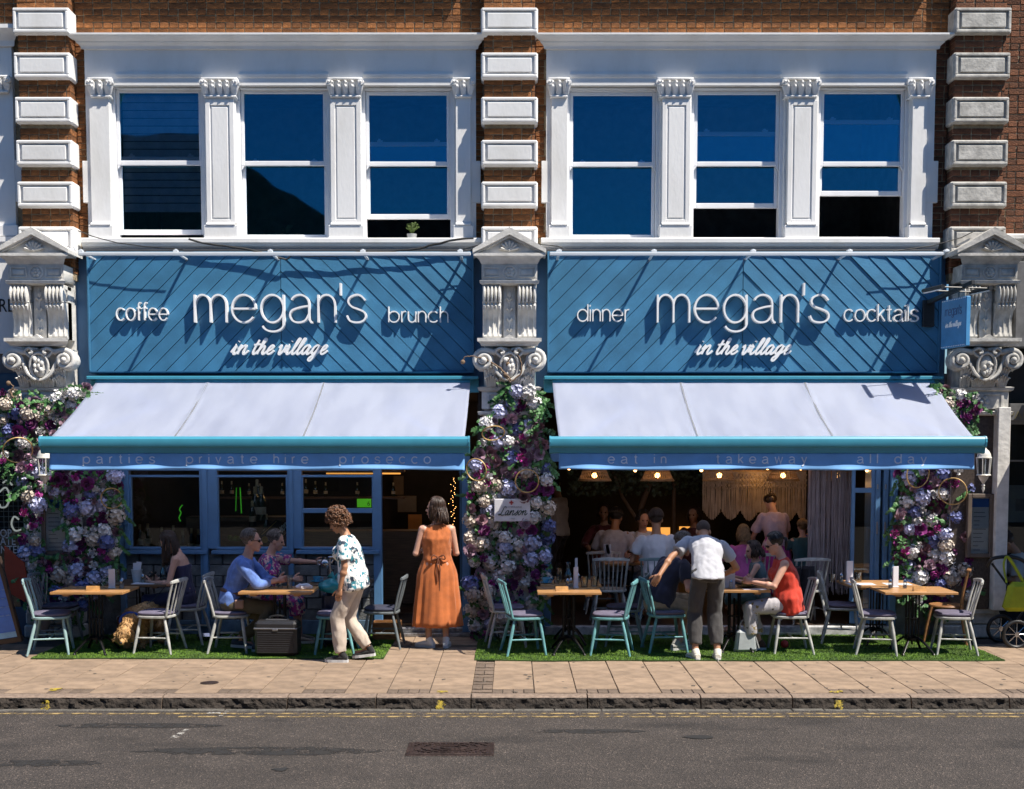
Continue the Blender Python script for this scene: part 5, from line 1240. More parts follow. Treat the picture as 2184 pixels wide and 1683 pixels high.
# ================================================================ people
SK = {'fair': M('fair_skin', (.56, .31, .22), .5, var=.05, vs=20, sub=.08), 'pink': M('pink_skin', (.52, .27, .19), .5, var=.05, vs=20, sub=.08), 'tan': M('tanned_skin', (.40, .20, .11), .5, var=.05, vs=20, sub=.08), 'brown': M('brown_skin', (.30, .14, .07), .5, var=.05, vs=20, sub=.08)}  # one even tone each; pink is redder than fair
def cloth(name, col, var=.12, vs=8, **k): return M(name, col, .85, var=var, vs=vs, bump=.15, bs=120, sheen=.15, **k)
def blotch(name, base, c1, c2, sc=14, thr=.56):
    m = M(name, base, .85, var=.04); n = m.node_tree.nodes; l = m.node_tree.links; b = n['Principled BSDF']; tc = [x for x in n if x.type == 'TEX_COORD'][0]; src = b.inputs['Base Color'].links[0].from_socket
    for i, c in enumerate((c1, c2)):
        t = n.new('ShaderNodeTexNoise'); t.inputs['Scale'].default_value = sc * (1 + i * .4); t.inputs['Detail'].default_value = 3; mp = n.new('ShaderNodeMapping'); mp.inputs['Location'].default_value = (i * 7, 3, 1); l.new(tc.outputs['Object'], mp.inputs[0]); l.new(mp.outputs[0], t.inputs['Vector'])
        r = n.new('ShaderNodeValToRGB'); r.color_ramp.elements[0].position = thr; r.color_ramp.elements[1].position = thr + .03; l.new(t.outputs['Fac'], r.inputs[0])
        mx = n.new('ShaderNodeMix'); mx.data_type = 'RGBA'; l.new(r.outputs[0], mx.inputs[0]); l.new(src, mx.inputs[6]); mx.inputs[7].default_value = (*c, 1); src = mx.outputs[2]
    l.new(src, b.inputs['Base Color']); return m
def ik(S, T, L1, L2, pole):
    S, T = V(S), V(T); d = T - S; L = d.length
    if L > (L1 + L2) * .995: T = S + d / L * (L1 + L2) * .995; d = T - S; L = d.length
    u = d / L; a = (L1 * L1 - L2 * L2 + L * L) / (2 * L); h = math.sqrt(max(0, L1 * L1 - a * a)); p = V(pole); p = p - u * p.dot(u)
    p = p.normalized() if p.length > 1e-4 else V((0, 0, 1)); return S + u * a + p * h, T
def hand(b, W_, d, n, k, curl, side):
    """palm, four jointed fingers and a thumb; d towards the fingers, n out of the palm"""
    d = V(d).normalized(); n = V(n); n = (n - d * n.dot(d)).normalized(); s = d.cross(n) * side
    rings = []
    for t, w, th in ((-.01, .024, .019), (.02, .033, .017), (.055, .040, .015), (.085, .038, .012)):
        c = W_ + d * t * k; rings.append([c + s * math.cos(a) * w * k + n * math.sin(a) * th * k for a in [q / 10 * 6.283 for q in range(10)]])
    b.loft(rings)
    for f in range(4):
        p = W_ + (d * .084 + s * (.028 - .0185 * f)) * k; L = (.070, .079, .074, .058)[f] * k; a = .15; dd = d
        for j, q in enumerate((.45, .32, .23)):
            a += curl * (.5, .9, .7)[j]; dd = (d * math.cos(a) + n * math.sin(a)).normalized(); e = p + dd * L * q; b.tube([p, e], [.0088 * k - j * .0008, .0080 * k - j * .0008], 7); b.ell(e, .0078 * k - j * .0008, 7, 5); p = e
    p = W_ + (d * .02 + s * .026 + n * .008) * k; dd = (d * .75 + s * .75 + n * .25).normalized()
    for j, q in enumerate((.038, .030, .024)):
        e = p + dd * q * k; b.tube([p, e], [.0115 * k - j * .001, .010 * k - j * .001], 7); b.ell(e, .010 * k - j * .001, 7, 5); p = e; dd = (dd + d * .5 + n * .3 * curl).normalized()
def person(label, x, y, yaw, z=0, h=1.68, pel=None, lean=0, side=0, twist=0, head=(0, 0), hands=None, palm=None, curl=.6, feet=None, toes=(0, 0), knees=None, elbow=None, skin='fair', fem=False, girth=1.0, top=None, sleeve=.45, neck=0, bottom=None, legs=1.0, loose=.02, skirt=None, shoes=None, sole=None, hair=None, hairc=None, hairl=.3, glasses=False, vox=.0085, far=False, strapless=False, hem=-.04, sit=False):
    r = thing('person', label, 'person', (x, y, z), yaw); k = h / 1.70; random.seed(int(abs(x) * 1000)); PA = dict(w=0)
    X_ = V((1, 0, 0)); P = V(pel) if pel else V((0, 0, .93 * k))
    rx = Matrix.Rotation(-lean, 3, 'X'); ry = Matrix.Rotation(side, 3, 'Y'); u = (ry @ rx @ V((0, 0, 1))); rt = Matrix.Rotation(twist, 3, u) @ ry @ V((1, 0, 0)); fw = u.cross(rt)
    um = (u + V((0, 0, 1)) * .6).normalized()      # the spine bends between pelvis and chest
    C = P + um * .24 * k; N = C + u * .27 * k; g = girth
    def ring(c, a, b_, ax=rt, ay=fw, n=16): return [c + ax * math.cos(q) * a + ay * math.sin(q) * b_ for q in [i / n * 6.2832 for i in range(n)]]
    hipw = (.172 if fem else .160) * k * g; ws = (.128 if fem else .142) * k * g; ch = (.150 if fem else .168) * k * (1 + (g - 1) * .6); sw = (.168 if fem else .192) * k
    f0 = V((0, 1, 0)); seat = .08 * k
    def torso(b, gr, lo=-.06, hi=1.0, flare=0):
        hw = hipw if lo < .06 else ws * 1.04
        S = [(P + um * (lo - .02) * k, hw * .80, .105 * k * g), (P + um * lo * k, hw * .97, .120 * k * g * (1 if lo < .06 else .88)), (P + um * (.05 if lo < .04 else lo + .01) * k, hw, .122 * k * g * (1 if lo < .06 else .88)), (P + um * .15 * k, ws, .100 * k * g * (1.0 if g < 1.1 else 1.1)), (C, (ws + ch) / 2, .105 * k * g), (C + u * .10 * k, ch, .112 * k * (1 + (g - 1) * .6)), (C + u * .19 * k, sw * .93, .098 * k), (C + u * .235 * k, sw * .72, .078 * k), (N - u * .005, .075 * k, .062 * k)]
        rr = []
        for i, (c, a, d) in enumerate(S):
            e = gr * (1 if i < 6 else .6) + (flare * (3 - i) / 3 if i < 3 else 0); rr.append(ring(c, a + e, d + e, X_ if i < 3 and abs(twist) > 0 else rt, f0 if i < 3 and abs(twist) > 0 else fw))
        b.loft(rr)
        if fem:
            for s in (-1, 1): b.ell(C + u * .09 * k + rt * s * .075 * k + fw * .085 * k, (.066 * k + gr,) * 3, 12, 8)
    Sh = [C + u * .205 * k + rt * s * sw for s in (-1, 1)]; L1, L2 = .285 * k, .255 * k
    hands = hands or [(-.24 * k, .06, .72 * k), (.24 * k, .06, .72 * k)]; elbow = elbow or [(-.6, -1, -.3), (.6, -1, -.3)]
    EL, WR = zip(*[ik(Sh[i], hands[i], L1, L2, elbow[i]) for i in (0, 1)])
    Hp = [P + X_ * s * .088 * k - V((0, 0, .03 * k)) for s in (-1, 1)]; T1, T2 = .43 * k, .42 * k
    feet = feet or [(-.10 * k, 0, .085 * k), (.10 * k, 0, .085 * k)]; knees = knees or [(0, 1, .1), (0, 1, .1)]
    KN, AN = zip(*[ik(Hp[i], feet[i], T1, T2, knees[i]) for i in (0, 1)])
    hd = (Matrix.Rotation(head[0], 3, u) @ (Matrix.Rotation(head[1], 3, rt) @ fw)).normalized(); hz0 = (u * .45 + V((0, 0, 1)) * .55).normalized(); hx = hd.cross(hz0).normalized(); hz = hx.cross(hd).normalized()
    kh = k * (1.0 if h > 1.45 else 1.0 + (1.45 - h) * .45); HC = N + (u * .07 + hz * .11) * k + hd * .022 * k; HM = Matrix((hx, hd, hz)).transposed(); hp = lambda a, b_, c: HC + HM @ (V((a, b_, c)) * kh)
    # -------- body
    b = MB(); torso(b, 0); b.tube([N - u * .04 * k, N + u * .03 * k, HC - hz * .03 * k - hd * .01], [.075 * k, .054 * k, .052 * k], 12)
    for i in (0, 1):
        b.cap(Sh[i], EL[i], .047 * k * g ** .7, .037 * k, 12); b.cap(EL[i], WR[i], .038 * k * g ** .5, .025 * k, 12); b.ell(Sh[i] - rt * (-1, 1)[i] * .02, .055 * k, 12, 8); b.ell(EL[i].lerp(WR[i], .25), .041 * k * g ** .5, 10, 8)
        b.cap(Hp[i], KN[i], .088 * k * g, .054 * k, 12); b.cap(KN[i], AN[i], .053 * k, .036 * k, 12); b.ell(KN[i].lerp(AN[i], .3), .057 * k * g ** .5, 10, 8)
        t = Matrix.Rotation(toes[i], 3, 'Z') @ V((0, 1, 0)); b.cap(AN[i] - V((0, 0, .035 * k)) - t * .02, AN[i] - V((0, 0, .055 * k)) + t * .14 * k, .036 * k, .028 * k, 10)
    b.ell(hp(0, -.012, .028), [q * kh for q in (.074, .093, .088)], 16, 12, HM); b.ell(hp(0, .026, -.035), [q * kh for q in (.060, .064, .078)], 14, 10, HM); b.ell(hp(0, .062, -.098), [q * kh for q in (.028, .026, .022)], 10, 8, HM)
    b.tube([hp(0, .086, .012), hp(0, .104, -.02), hp(0, .112, -.036)], [.009 * kh, .011 * kh, .014 * kh], 8); b.ell(hp(0, .078, .020), [q * kh for q in (.048, .018, .010)], 10, 6, HM); b.ell(hp(0, .088, -.066), [q * kh for q in (.022, .012, .012)], 8, 6, HM)
    for s in (-1, 1): b.ell(hp(s * .072, -.008, -.015), [q * kh for q in (.012, .02, .032)], 8, 6, HM)
    me = remesh(b, vox, 2, .5); ex = MB()
    if not far:
        palm = palm or [(1, 0, -.2), (-1, 0, -.2)]
        for i in (0, 1): hand(ex, WR[i], (WR[i] - EL[i]).normalized() if not isinstance(curl, tuple) else V(curl[i + 1]), palm[i], k, curl if not isinstance(curl, tuple) else curl[0], (1, -1)[i] * -1)
    else:
        for i in (0, 1): ex.ell(WR[i] + (WR[i] - EL[i]).normalized() * .07 * k, (.035 * k, .035 * k, .05 * k), 8, 6)
    hm = ex.mesh('h', [], 2, fix=False); import bmesh; bm = bmesh.new(); bm.from_mesh(me); bm.from_mesh(hm); bm.to_mesh(me); bm.free(); bpy.data.meshes.remove(hm)
    me.materials.clear(); me.materials.append(SK[skin]); me.polygons.foreach_set('use_smooth', [True] * len(me.polygons)); link('body', me, r)
    def garment(name, b, mat, v=None, fold=.006, parent=r):
        me = remesh(b, v or vox * 1.15, 3, .6); me.materials.clear(); me.materials.append(mat)
        if fold:
            me.update(); co = [vv.co + vv.normal * fold * (noise.noise(V((vv.co.x * 11, vv.co.y * 11, vv.co.z * 4.5)) + V((x, y, 0))) + .6 * noise.noise(V((vv.co.x * 24, vv.co.y * 24, vv.co.z * 13)))) for vv in me.vertices]
            for vv, c in zip(me.vertices, co): vv.co = c
        return link(name, me, parent)
    if not far or head[1] > -2:
        for s in (-1, 1): b = MB(); b.ell(hp(s * .030, .078, .000), .0105 * kh, 8, 6); b.build('eye', M('dark_eye', (.03, .02, .015), .2), r, 60, 0)
        b = MB(); b.ell(hp(0, .0955, -.066), [q * kh for q in (.021, .007, .008)], 8, 6, HM); b.build('lips', M('rose_lips', (.42, .13, .11), .5), r, 60, 0)
    # -------- clothes
    if bottom:
        b = MB(); S = [(P - V((0, 0, .10 * k)), hipw * .8, .11 * k), (P - V((0, 0, .05 * k)), hipw, .125 * k * g), (P + um * .05 * k, hipw * .99, .122 * k * g), (P + um * .10 * k, ws * 1.06, .108 * k * g)]
        b.loft([ring(c, a + .012, d + .012, X_, f0) for c, a, d in S])
        for i in (0, 1):
            b.cap(Hp[i], Hp[i].lerp(KN[i], min(1, legs * 2)), .092 * k * g + loose * .6, (.060 * k + loose) if legs >= .5 else .075 * k + loose * 1.3, 14)
            if legs > .5: t = (legs - .5) * 2; b.tube([KN[i], KN[i].lerp(AN[i], t * .5), KN[i].lerp(AN[i], t)], [.060 * k + loose, .056 * k + loose, .042 * k + loose], 14); b.ell(KN[i], .060 * k + loose, 12, 8)
        garment('trousers' if legs > .55 else 'shorts', b, bottom, fold=.012)
    if skirt:
        m_, ln, fl = skirt; b = MB()
        if sit:
            b.loft([ring(P - V((0, 0, .10 * k)), hipw * .9, .12 * k, X_, f0), ring(P, hipw + .02, .13 * k, X_, f0), ring(P + um * .12 * k, ws + .012, .11 * k, X_, f0)])
            for i in (0, 1):
                b.cap(Hp[i], Hp[i].lerp(KN[i], min(1, ln * 2)), .10 * k * g, .078 * k + fl * .3, 14)
                if ln > .5: b.tube([KN[i], KN[i].lerp(AN[i], (ln - .5) * 2)], [.075 * k + fl * .3, .06 * k + fl], 14); b.ell(KN[i], .075 * k + fl * .3, 12, 8)
            b.cap((Hp[0] + Hp[1]) / 2, (KN[0] + KN[1]) / 2 - f0 * .08, .09 * k, .06 * k, 12); b.cap((KN[0] + KN[1]) / 2, (KN[0].lerp(AN[0], max(0, ln - .5) * 2) + KN[1].lerp(AN[1], max(0, ln - .5) * 2)) / 2, .06, .05, 10)
            garment('skirt', b, m_, fold=.010)
        else:
            zb = AN[0].z + (P.z - AN[0].z) * (1 - ln); rr = []; n = 72
            for j in range(15):
                t = j / 14; zz = (P.z + .155 * k) * (1 - t) + zb * t; a = ws + .014 + (hipw + .012 - ws) * min(1, t * 4) + fl * t ** 1.1; d = .112 * k + .02 * min(1, t * 4) + fl * .8 * t ** 1.1
                rr.append([V((P.x, P.y, 0)) + V((math.cos(q) * (a + am), math.sin(q) * (d + am), zz)) for q, am in [(i / n * 6.2832, (.016 * math.sin(i / n * 6.2832 * 7 + 2 * math.sin(i * .3) + t) + .008 * math.sin(i / n * 6.2832 * 17 + 1 + 2 * t) + .012 * noise.noise(V((i * .25, t * 2.5, 3)))) * t ** .7) for i in range(n)]])
            b.loft(rr, False); i = len(b.v); o = b.mesh('skirt', m_, 60, fix=True); o = link('skirt', o, r); md = o.modifiers.new('t', 'SOLIDIFY'); md.thickness = .006
    if top:
        b = MB()
        if strapless: 
            S = [(P + um * .02 * k, hipw, .12 * k), (P + um * .14 * k, ws, .10 * k), (C, ws * 1.08, .108 * k), (C + u * .12 * k, ch, .118 * k)]; b.loft([ring(c, a + .010, d + .010) for c, a, d in S])
            for s in (-1, 1): b.ell(C + u * .09 * k + rt * s * .075 * k + fw * .085 * k, .074 * k, 12, 8)
        else:
            torso(b, .014 + loose * .4, hem, 1, .012)
            if sleeve > 0:
                for i in (0, 1):
                    b.ell(Sh[i] - rt * (-1, 1)[i] * .012, .064 * k, 12, 8); e = Sh[i].lerp(EL[i], min(1, sleeve * 2)); b.tube([Sh[i], Sh[i].lerp(e, .5), e], [.062 * k, .060 * k + loose * .5, (.055 * k if sleeve < .5 else .050 * k) + loose * .8], 14)
                    if sleeve > .5: b.ell(EL[i], .05 * k + loose * .5, 12, 8); e2 = EL[i].lerp(WR[i], (sleeve - .5) * 2); b.tube([EL[i], e2], [.050 * k + loose * .5, .042 * k + loose * .3], 14)
        garment('top', b, top, fold=.013)
    for i in (0, 1):
        if not shoes: break
        t = Matrix.Rotation(toes[i], 3, 'Z') @ V((0, 1, 0)); sx = V((t.y, -t.x, 0)); A = V((AN[i].x, AN[i].y, 0)); lift = max(0, AN[i].z - .085 * k); up = V((0, 0, 1))
        tip = Matrix.Rotation(-lift * 2.6, 3, sx) if lift > .01 else Matrix.Identity(3); O = A + V((0, 0, lift)) * .8
        q = lambda f, w, zz: O + tip @ (t * f * k + sx * w * k + up * zz * k)
        b = MB(); S = [(-.075, .026, .050), (-.06, .036, .062), (-.01, .040, .068), (.05, .042, .056), (.11, .044, .040), (.15, .040, .032), (.178, .026, .022)]
        b.loft([[q(f, math.cos(a) * w, .022 + (math.sin(a) * .5 + .5) * hh) for a in [j / 12 * 6.283 for j in range(12)]] for f, w, hh in S]); b.tube([q(-.035, 0, .06), AN[i] + V((0, 0, .02 * k))], [.040 * k, .042 * k], 12)
        o = b.build('shoe', shoes, r, 50, 0)
        b = MB(); outline = [(-.085, 0), (-.075, .026), (-.03, .036), (.04, .038), (.10, .046), (.15, .042), (.185, .022), (.192, 0)]; out = outline + [(f, -w) for f, w in reversed(outline[1:-1])]
        b.add([q(f, w, .0) for f, w in out] + [q(f, w * 1.03, .03) for f, w in out], [tuple(range(len(out))), tuple(reversed(range(len(out), 2 * len(out))))] + [(j, (j + 1) % len(out), len(out) + (j + 1) % len(out), len(out) + j) for j in range(len(out))]); b.build('sole', sole or M('white_rubber_sole', (.6, .6, .6), .6), o, 0, 0)
    # -------- hair
    if hair:
        b = MB(); hm_ = hairc
        if hair == 'shaved': b.ell(hp(0, -.020, .034), [q * kh for q in (.0765, .092, .087)], 18, 12, HM)
        else:
            b.ell(hp(0, -.024, .036), [q * kh for q in (.082, .094, .090)], 18, 12, HM); n = {'short': 300, 'long': 300, 'bob': 300, 'curly': 420, 'pony': 260, 'bun': 260}[hair]
            for c in range(n):
                a = ru(-math.pi, math.pi); fr = abs(a) < 1.0        # 0 = front
                d = V((math.sin(a), math.cos(a), 0)); jit = ru(.97, 1.12); lim = {'short': 1.75, 'pony': 1.7, 'bun': 1.7}.get(hair, 1.75)
                if fr: lim = .75 if hair != 'curly' else .95
                elif abs(a) < 1.5: lim *= .85
                if hair == 'curly':
                    t0 = ru(0, lim + .35); rr = 1.18 + .25 * rnd(); p0 = V((.075 * math.sin(t0) * d.x, .088 * math.sin(t0) * d.y - .02, .034 + .088 * math.cos(t0))); pts = []; ax1 = V((ru(-1, 1), ru(-1, 1), ru(-1, 1))).normalized(); ax2 = ax1.orthogonal().normalized(); ax3 = ax1.cross(ax2); c0 = V((p0.x * rr, (p0.y + .02) * rr - .02, (p0.z - .03) * rr + .03 - (.05 * rnd() if t0 > 1.3 else 0)))
                    for j in range(9): w = j * .95; pts.append(hp(*(c0 + (ax2 * math.cos(w) + ax3 * math.sin(w)) * .020 + ax1 * (j - 4) * .0075 + V((0, 0, -.002 * j)))))
                    b.tube(pts, [.003, .006, .007, .0075, .0075, .007, .006, .005, .003], 5); continue
                pts = []; m = 7
                for j in range(m + 1):
                    t = lim * j / m; pts.append(V((.083 * jit * math.sin(t) * d.x, .096 * jit * math.sin(t) * d.y - .024, .036 + .092 * jit * math.cos(t))))
                if hair in ('long', 'bob') and not fr:
                    L = hairl * ru(.8, 1.05); p = pts[-1]; nn = 7; ph = ru(0, 6)
                    for j in range(1, nn + 1):
                        t = j / nn; q = p + V((d.x * .012 * math.sin(t * 2.5), d.y * .015 * math.sin(t * 2.5) + (-.02 * t if a > 2 or a < -2 else 0), 0)) + V((math.sin(ph + t * 7) * .008, math.cos(ph + t * 7) * .006, 0)); w = hp(*q) ; pts.append(('w', w - V((0, 0, L * t * k)) + (-fw * .03 * t if a > 2.0 or a < -2.0 else V()))) 
                P2 = [q[1] if isinstance(q, tuple) else hp(*q) for q in pts]; b.tube(P2, [.0055 * kh] * (len(P2) - 2) + [.004 * kh, .0015 * kh] if len(P2) > 3 else .004, 4)
            if hair == 'pony':
                for c in range(40):
                    s0 = V((ru(-.015, .015), -.115, .03 + ru(-.015, .015))); w0_ = hp(*s0); b.tube([w0_, w0_ - hd * (.03 + ru(0, .02)) * k + hx * ru(-.02, .02) - V((0, 0, .03)), w0_ - hd * (.03 + ru(0, .03)) * k + hx * ru(-.03, .03) - V((0, 0, hairl * ru(.5, 1) * k))], [.006, .009, .003], 5)
            if hair == 'bun': b.ell(hp(0, -.10, .09), [.04 * kh, .035 * kh, .035 * kh], 12, 8)
        b.build('hair', hm_, r, 2, 0, fix=False)
    if glasses:
        gb = MB(); up_ = .055 if glasses == 'up' else 0; gy = .09 if not up_ else .070; gm = M('black_sunglasses', (.008, .008, .01), .12)
        for s in (-1, 1): gb.ell(hp(s * .032, gy, .004 + up_), [q * kh for q in (.027, .010, .019)], 12, 8, HM); gb.tube([hp(s * .058, gy - .006, .008 + up_), hp(s * .078, .0, .004 + up_ * .9)], .0035, 5)
        gb.tube([hp(-.01, gy + .006, .008 + up_), hp(.01, gy + .006, .008 + up_)], .003, 5); gb.build('sunglasses', gm, r, 50, 0)
    PA.update(root=r, N=N, HC=HC, EL=EL, WR=WR, KN=KN, AN=AN, P=P, C=C, k=k, hp=hp, u=u, rt=rt, fw=fw); return PA
H = {'brown': M('dark_brown_hair', (.045, .022, .012), .45, var=.3, vs=30, rnd=0), 'black': M('near_black_hair', (.012, .009, .008), .4, var=.2, vs=30), 'auburn': M('auburn_curly_hair', (.20, .085, .035), .5, var=.4, vs=40), 'grey': M('grey_cropped_hair', (.16, .13, .11), .7, var=.4, vs=60), 'blond': M('sandy_blond_hair', (.28, .17, .08), .6, var=.3, vs=40), 'stubble': M('shaved_dark_stubble', (.07, .045, .035), .8, var=.2, vs=90)}
hf = R(-90)
# yaw: local +Y is the way the person faces;  yaw -90 looks to +x, +90 to -x
SITF = lambda k=1.0, sp=.12, f=.42: [(-sp, f, .085 * k), (sp, f + .03, .085 * k)]
person('dark haired woman in strapless navy dress and sunglasses looking at her phone', -3.84, -.66, R(90), .012, 1.66, pel=(0, 0, .56), lean=R(12), head=(0, R(-30)), hands=[(-.10, .36, .72), (.10, .34, .74)], palm=[(1, 0, .6), (-1, 0, .6)], curl=.8, feet=[(-.05, .46, .10), (.10, .36, .085)], skin='fair', fem=True, top=cloth('navy_sundress', (.02, .018, .06)), strapless=True, skirt=(M('navy_sundress', (0, 0, 0)), .56, .02), sit=True, shoes=cloth('tan_sandal', (.25, .14, .08)), hair='long', hairc=H['brown'], hairl=.30, glasses=True)
man = person('grey haired man in blue shirt, olive trousers and sunglasses leaning on the table', -3.14, -1.26, hf, .012, 1.76, pel=(0, -.02, .57), lean=R(24), head=(0, R(22)), hands=[(-.05, .52, .80), (.05, .51, .80)], palm=[(1, 0, -.1), (-1, 0, -.1)], curl=(1.1, (.35, .9, .2), (-.35, .9, .2)), elbow=[(-1, -.3, -1), (1, -.3, -1)], feet=[(-.10, .02, .115), (.10, .30, .085)], skin='pink', top=cloth('blue_cotton_shirt', (.13, .24, .62), .25), sleeve=.78, loose=.02, bottom=cloth('olive_chinos', (.075, .062, .035)), legs=.94, shoes=cloth('dark_blue_running_shoe', (.035, .05, .08)), hair='short', hairc=H['grey'], glasses=True)
r = man['root']; b = MB(); b.bar(man['P'] + V((.0, .02, .09)), man['P'] + V((.0, .03, .125)), .34, .26, .02); b.build('belt', M('brown_leather', (.10, .04, .02), .5), r, 40, 0)
b = MB(); b.obox(man['P'] + V((.185, .12, -.02)), (.04, .10, .10), (0, .1, 0), .01); b.build('belt_pouch', M('tan_leather_pouch', (.28, .17, .13), .6), r, 0, 0)
person('older woman in magenta floral dress reaching across the back table', -2.95, -.62, hf, .012, 1.62, pel=(0, 0, .57), lean=R(16), head=(0, 0), hands=[(-.16, .66, .93), (.16, .40, .76)], feet=SITF(), skin='pink', fem=True, girth=1.1, top=blotch('magenta_floral_fabric', (.28, .02, .16), (.02, .09, .20), (.55, .35, .30), 16, .52), sleeve=.4, skirt=(M('magenta_floral_fabric', (0, 0, 0)), .7, .03), sit=True, shoes=cloth('beige_shoe', (.3, .25, .2)), hair='short', hairc=H['grey'])
cw = person('woman with auburn curls in white floral top, cream trousers and black trainers', -1.70, -1.92, R(82), 0, 1.62, lean=R(13), head=(0, R(-16)), hands=[(-.20, .10, .80), (.23, .12, .78)], palm=[(1, 0, 0), (-1, 0, 0)], curl=.45, elbow=[(-.5, -1, 0), (.5, -1, 0)], feet=[(-.10, .12, .085), (.10, -.13, .13)], skin='tan', fem=True, girth=1.16, top=blotch('white_floral_blouse', (.78, .78, .76), (.03, .05, .08), (.04, .22, .28), 15, .56), sleeve=.36, loose=.022, hem=-.10, bottom=cloth('cream_cotton_trousers', (.55, .46, .38)), legs=.97, shoes=cloth('black_knit_trainer', (.012, .012, .014)), hair='curly', hairc=H['auburn'])
oc = cloth('orange_rust_linen', (.50, .135, .030), .16)
ow = person('woman in a long orange sleeveless dress and white trainers, seen from behind', -.86, -.97, R(8), 0, 1.69, lean=R(0), head=(R(62), R(-2)), hands=[(-.17, .24, 1.10), (.14, .26, 1.10)], elbow=[(-.45, -1, -.5), (.45, -1, -.5)], feet=[(-.10, .02, .085), (.10, 0, .085)], toes=(R(50), R(-12)), skin='fair', fem=True, girth=1.08, top=oc, sleeve=0, hem=.09, skirt=(oc, .80, .070), shoes=cloth('white_leather_trainer', (.75, .75, .75), .03), hair='bob', hairc=H['brown'], hairl=.19, glasses=False)
r = ow['root']; b = MB(); P_ = ow['P']; b.lathe([(.150, .10), (.153, .115), (.150, .13)], P_ + V((0, 0, .015)), 24, Matrix.Diagonal((1, .84, 1)), False)
for s in (-1, 1): b.tube(spline([P_ + V((0, -.135, .13)), P_ + V((s * .06, -.16, .16)), P_ + V((s * .075, -.155, .11)), P_ + V((0, -.14, .13))], 4), .008, 6); b.tube([P_ + V((0, -.145, .13)), P_ + V((s * .02, -.16, .0)), P_ + V((s * .012, -.165, -.20 - .05 * s))], .007, 6)
b.build('sash_bow', M('dark_rust_ribbon', (.16, .045, .015), .7), r, 50, 0)
person('waiter in white tee and cropped black trousers bending over the table, seen from behind', 2.12, -1.83, R(4), 0, 1.76, lean=R(64), side=R(15), girth=.94, twist=R(-8), head=(R(-8), R(18)), hands=[(-.52, .12, .90), (.26, .55, .85)], palm=[(0, 1, -.6), (-1, 0, -.3)], curl=(.5, (-.45, .2, -.75), (.2, .8, -.4)), elbow=[(-.8, -.3, -.4), (1, -.6, -.3)], feet=[(-.13, .0, .085), (.11, -.02, .085)], toes=(R(12), R(-8)), skin='tan', top=cloth('white_cotton_tee', (.40, .40, .43), .05), sleeve=.30, loose=.022, hem=-.07, bottom=cloth('charcoal_joggers', (.045, .042, .042)), legs=.90, shoes=cloth('cream_sneaker', (.62, .60, .52), .04), hair='shaved', hairc=H['stubble'])
nv = person('man in navy tee and khaki shorts with sunglasses pushed up on his grey hair', 1.66, -1.18, R(-62), .012, 1.78, pel=(0, 0, .56), lean=R(34), head=(R(-15), R(16)), hands=[(-.20, .42, .78), (.22, .40, .76)], feet=[(-.14, .40, .085), (.16, .16, .085)], skin='pink', girth=1.14, top=cloth('navy_tee', (.010, .014, .040), .1), sleeve=.34, loose=.02, bottom=cloth('khaki_shorts', (.34, .27, .17)), legs=.46, shoes=cloth('grey_white_sneaker', (.45, .45, .42)), hair='short', hairc=H['grey'], glasses='up')
person('woman in red sleeveless top and sunglasses with a dark ponytail, eating', 3.10, -1.34, R(88), .012, 1.66, pel=(0, 0, .57), lean=R(12), head=(0, R(-12)), hands=[(-.12, .42, .80), (.13, .40, .80)], curl=1.0, feet=[(-.02, .42, .10), (.10, .30, .085)], skin='fair', fem=True, girth=1.16, top=cloth('bright_red_linen', (.55, .035, .012), .12), sleeve=0, loose=.03, hem=-.12, skirt=(blotch('grey_and_gold_print', (.42, .40, .42), (.05, .04, .02), (.24, .17, .05), 9, .60), .86, .03), sit=True, shoes=cloth('brown_sandal', (.1, .05, .03)), hair='pony', hairc=H['black'], hairl=.16, glasses=True)
person('girl with dark hair in a thin strapped top behind the woman in red', 2.92, -.62, R(80), .012, 1.36, pel=(0, 0, .55), lean=R(8), head=(R(20), R(-6)), hands=[(-.12, .32, .76), (.12, .30, .76)], feet=[(-.08, .30, .18), (.08, .32, .18)], skin='fair', top=cloth('teal_grey_vest', (.07, .12, .14)), sleeve=0, bottom=cloth('teal_leggings', (.04, .09, .1)), legs=.6, shoes=cloth('dull_canvas_shoe', (.1, .1, .1)), hair='long', hairc=H['brown'], hairl=.16, vox=.010)
# inside the dining room (floor at .12)
def inn(label, px, Y, yaw, h, **k):
    return person(label, WX(px, Y, 1180), Y, R(yaw), .12, h, vox=.011, **k)
S_ = dict(pel=(0, 0, .57), feet=[(-.12, .40, .085), (.12, .36, .085)], hands=[(-.2, .34, .76), (.2, .34, .76)])
wt = cloth('white_dining_tee', (.62, .62, .66), .05)
inn('man in white tee and bright blue shoes, his back to the street', 1402, .36, 12, 1.78, **S_, lean=R(6), head=(R(-20), 0), top=wt, sleeve=.32, loose=.02, bottom=cloth('grey_denim', (.10, .11, .14)), legs=.95, shoes=cloth('bright_blue_sneaker', (.02, .12, .42)), hair='short', hairc=H['stubble'], skin='tan')
inn('dark haired woman in white shirt facing the street inside the dining room', 1372, 1.75, 165, 1.64, **S_, lean=R(8), head=(R(25), R(-5)), fem=True, top=wt, sleeve=.7, loose=.02, bottom=MATS['grey_denim'], legs=.9, shoes=None, hair='bob', hairc=H['black'], hairl=.05)
inn('man in pale grey tee at the far left of the inside table, leaning away', 1305, 1.45, -25, 1.74, **S_, lean=R(14), head=(R(10), R(-10)), top=cloth('pale_grey_tee', (.42, .40, .42)), sleeve=.36, loose=.02, bottom=MATS['grey_denim'], legs=.9, hair='short', hairc=H['black'], skin='brown')
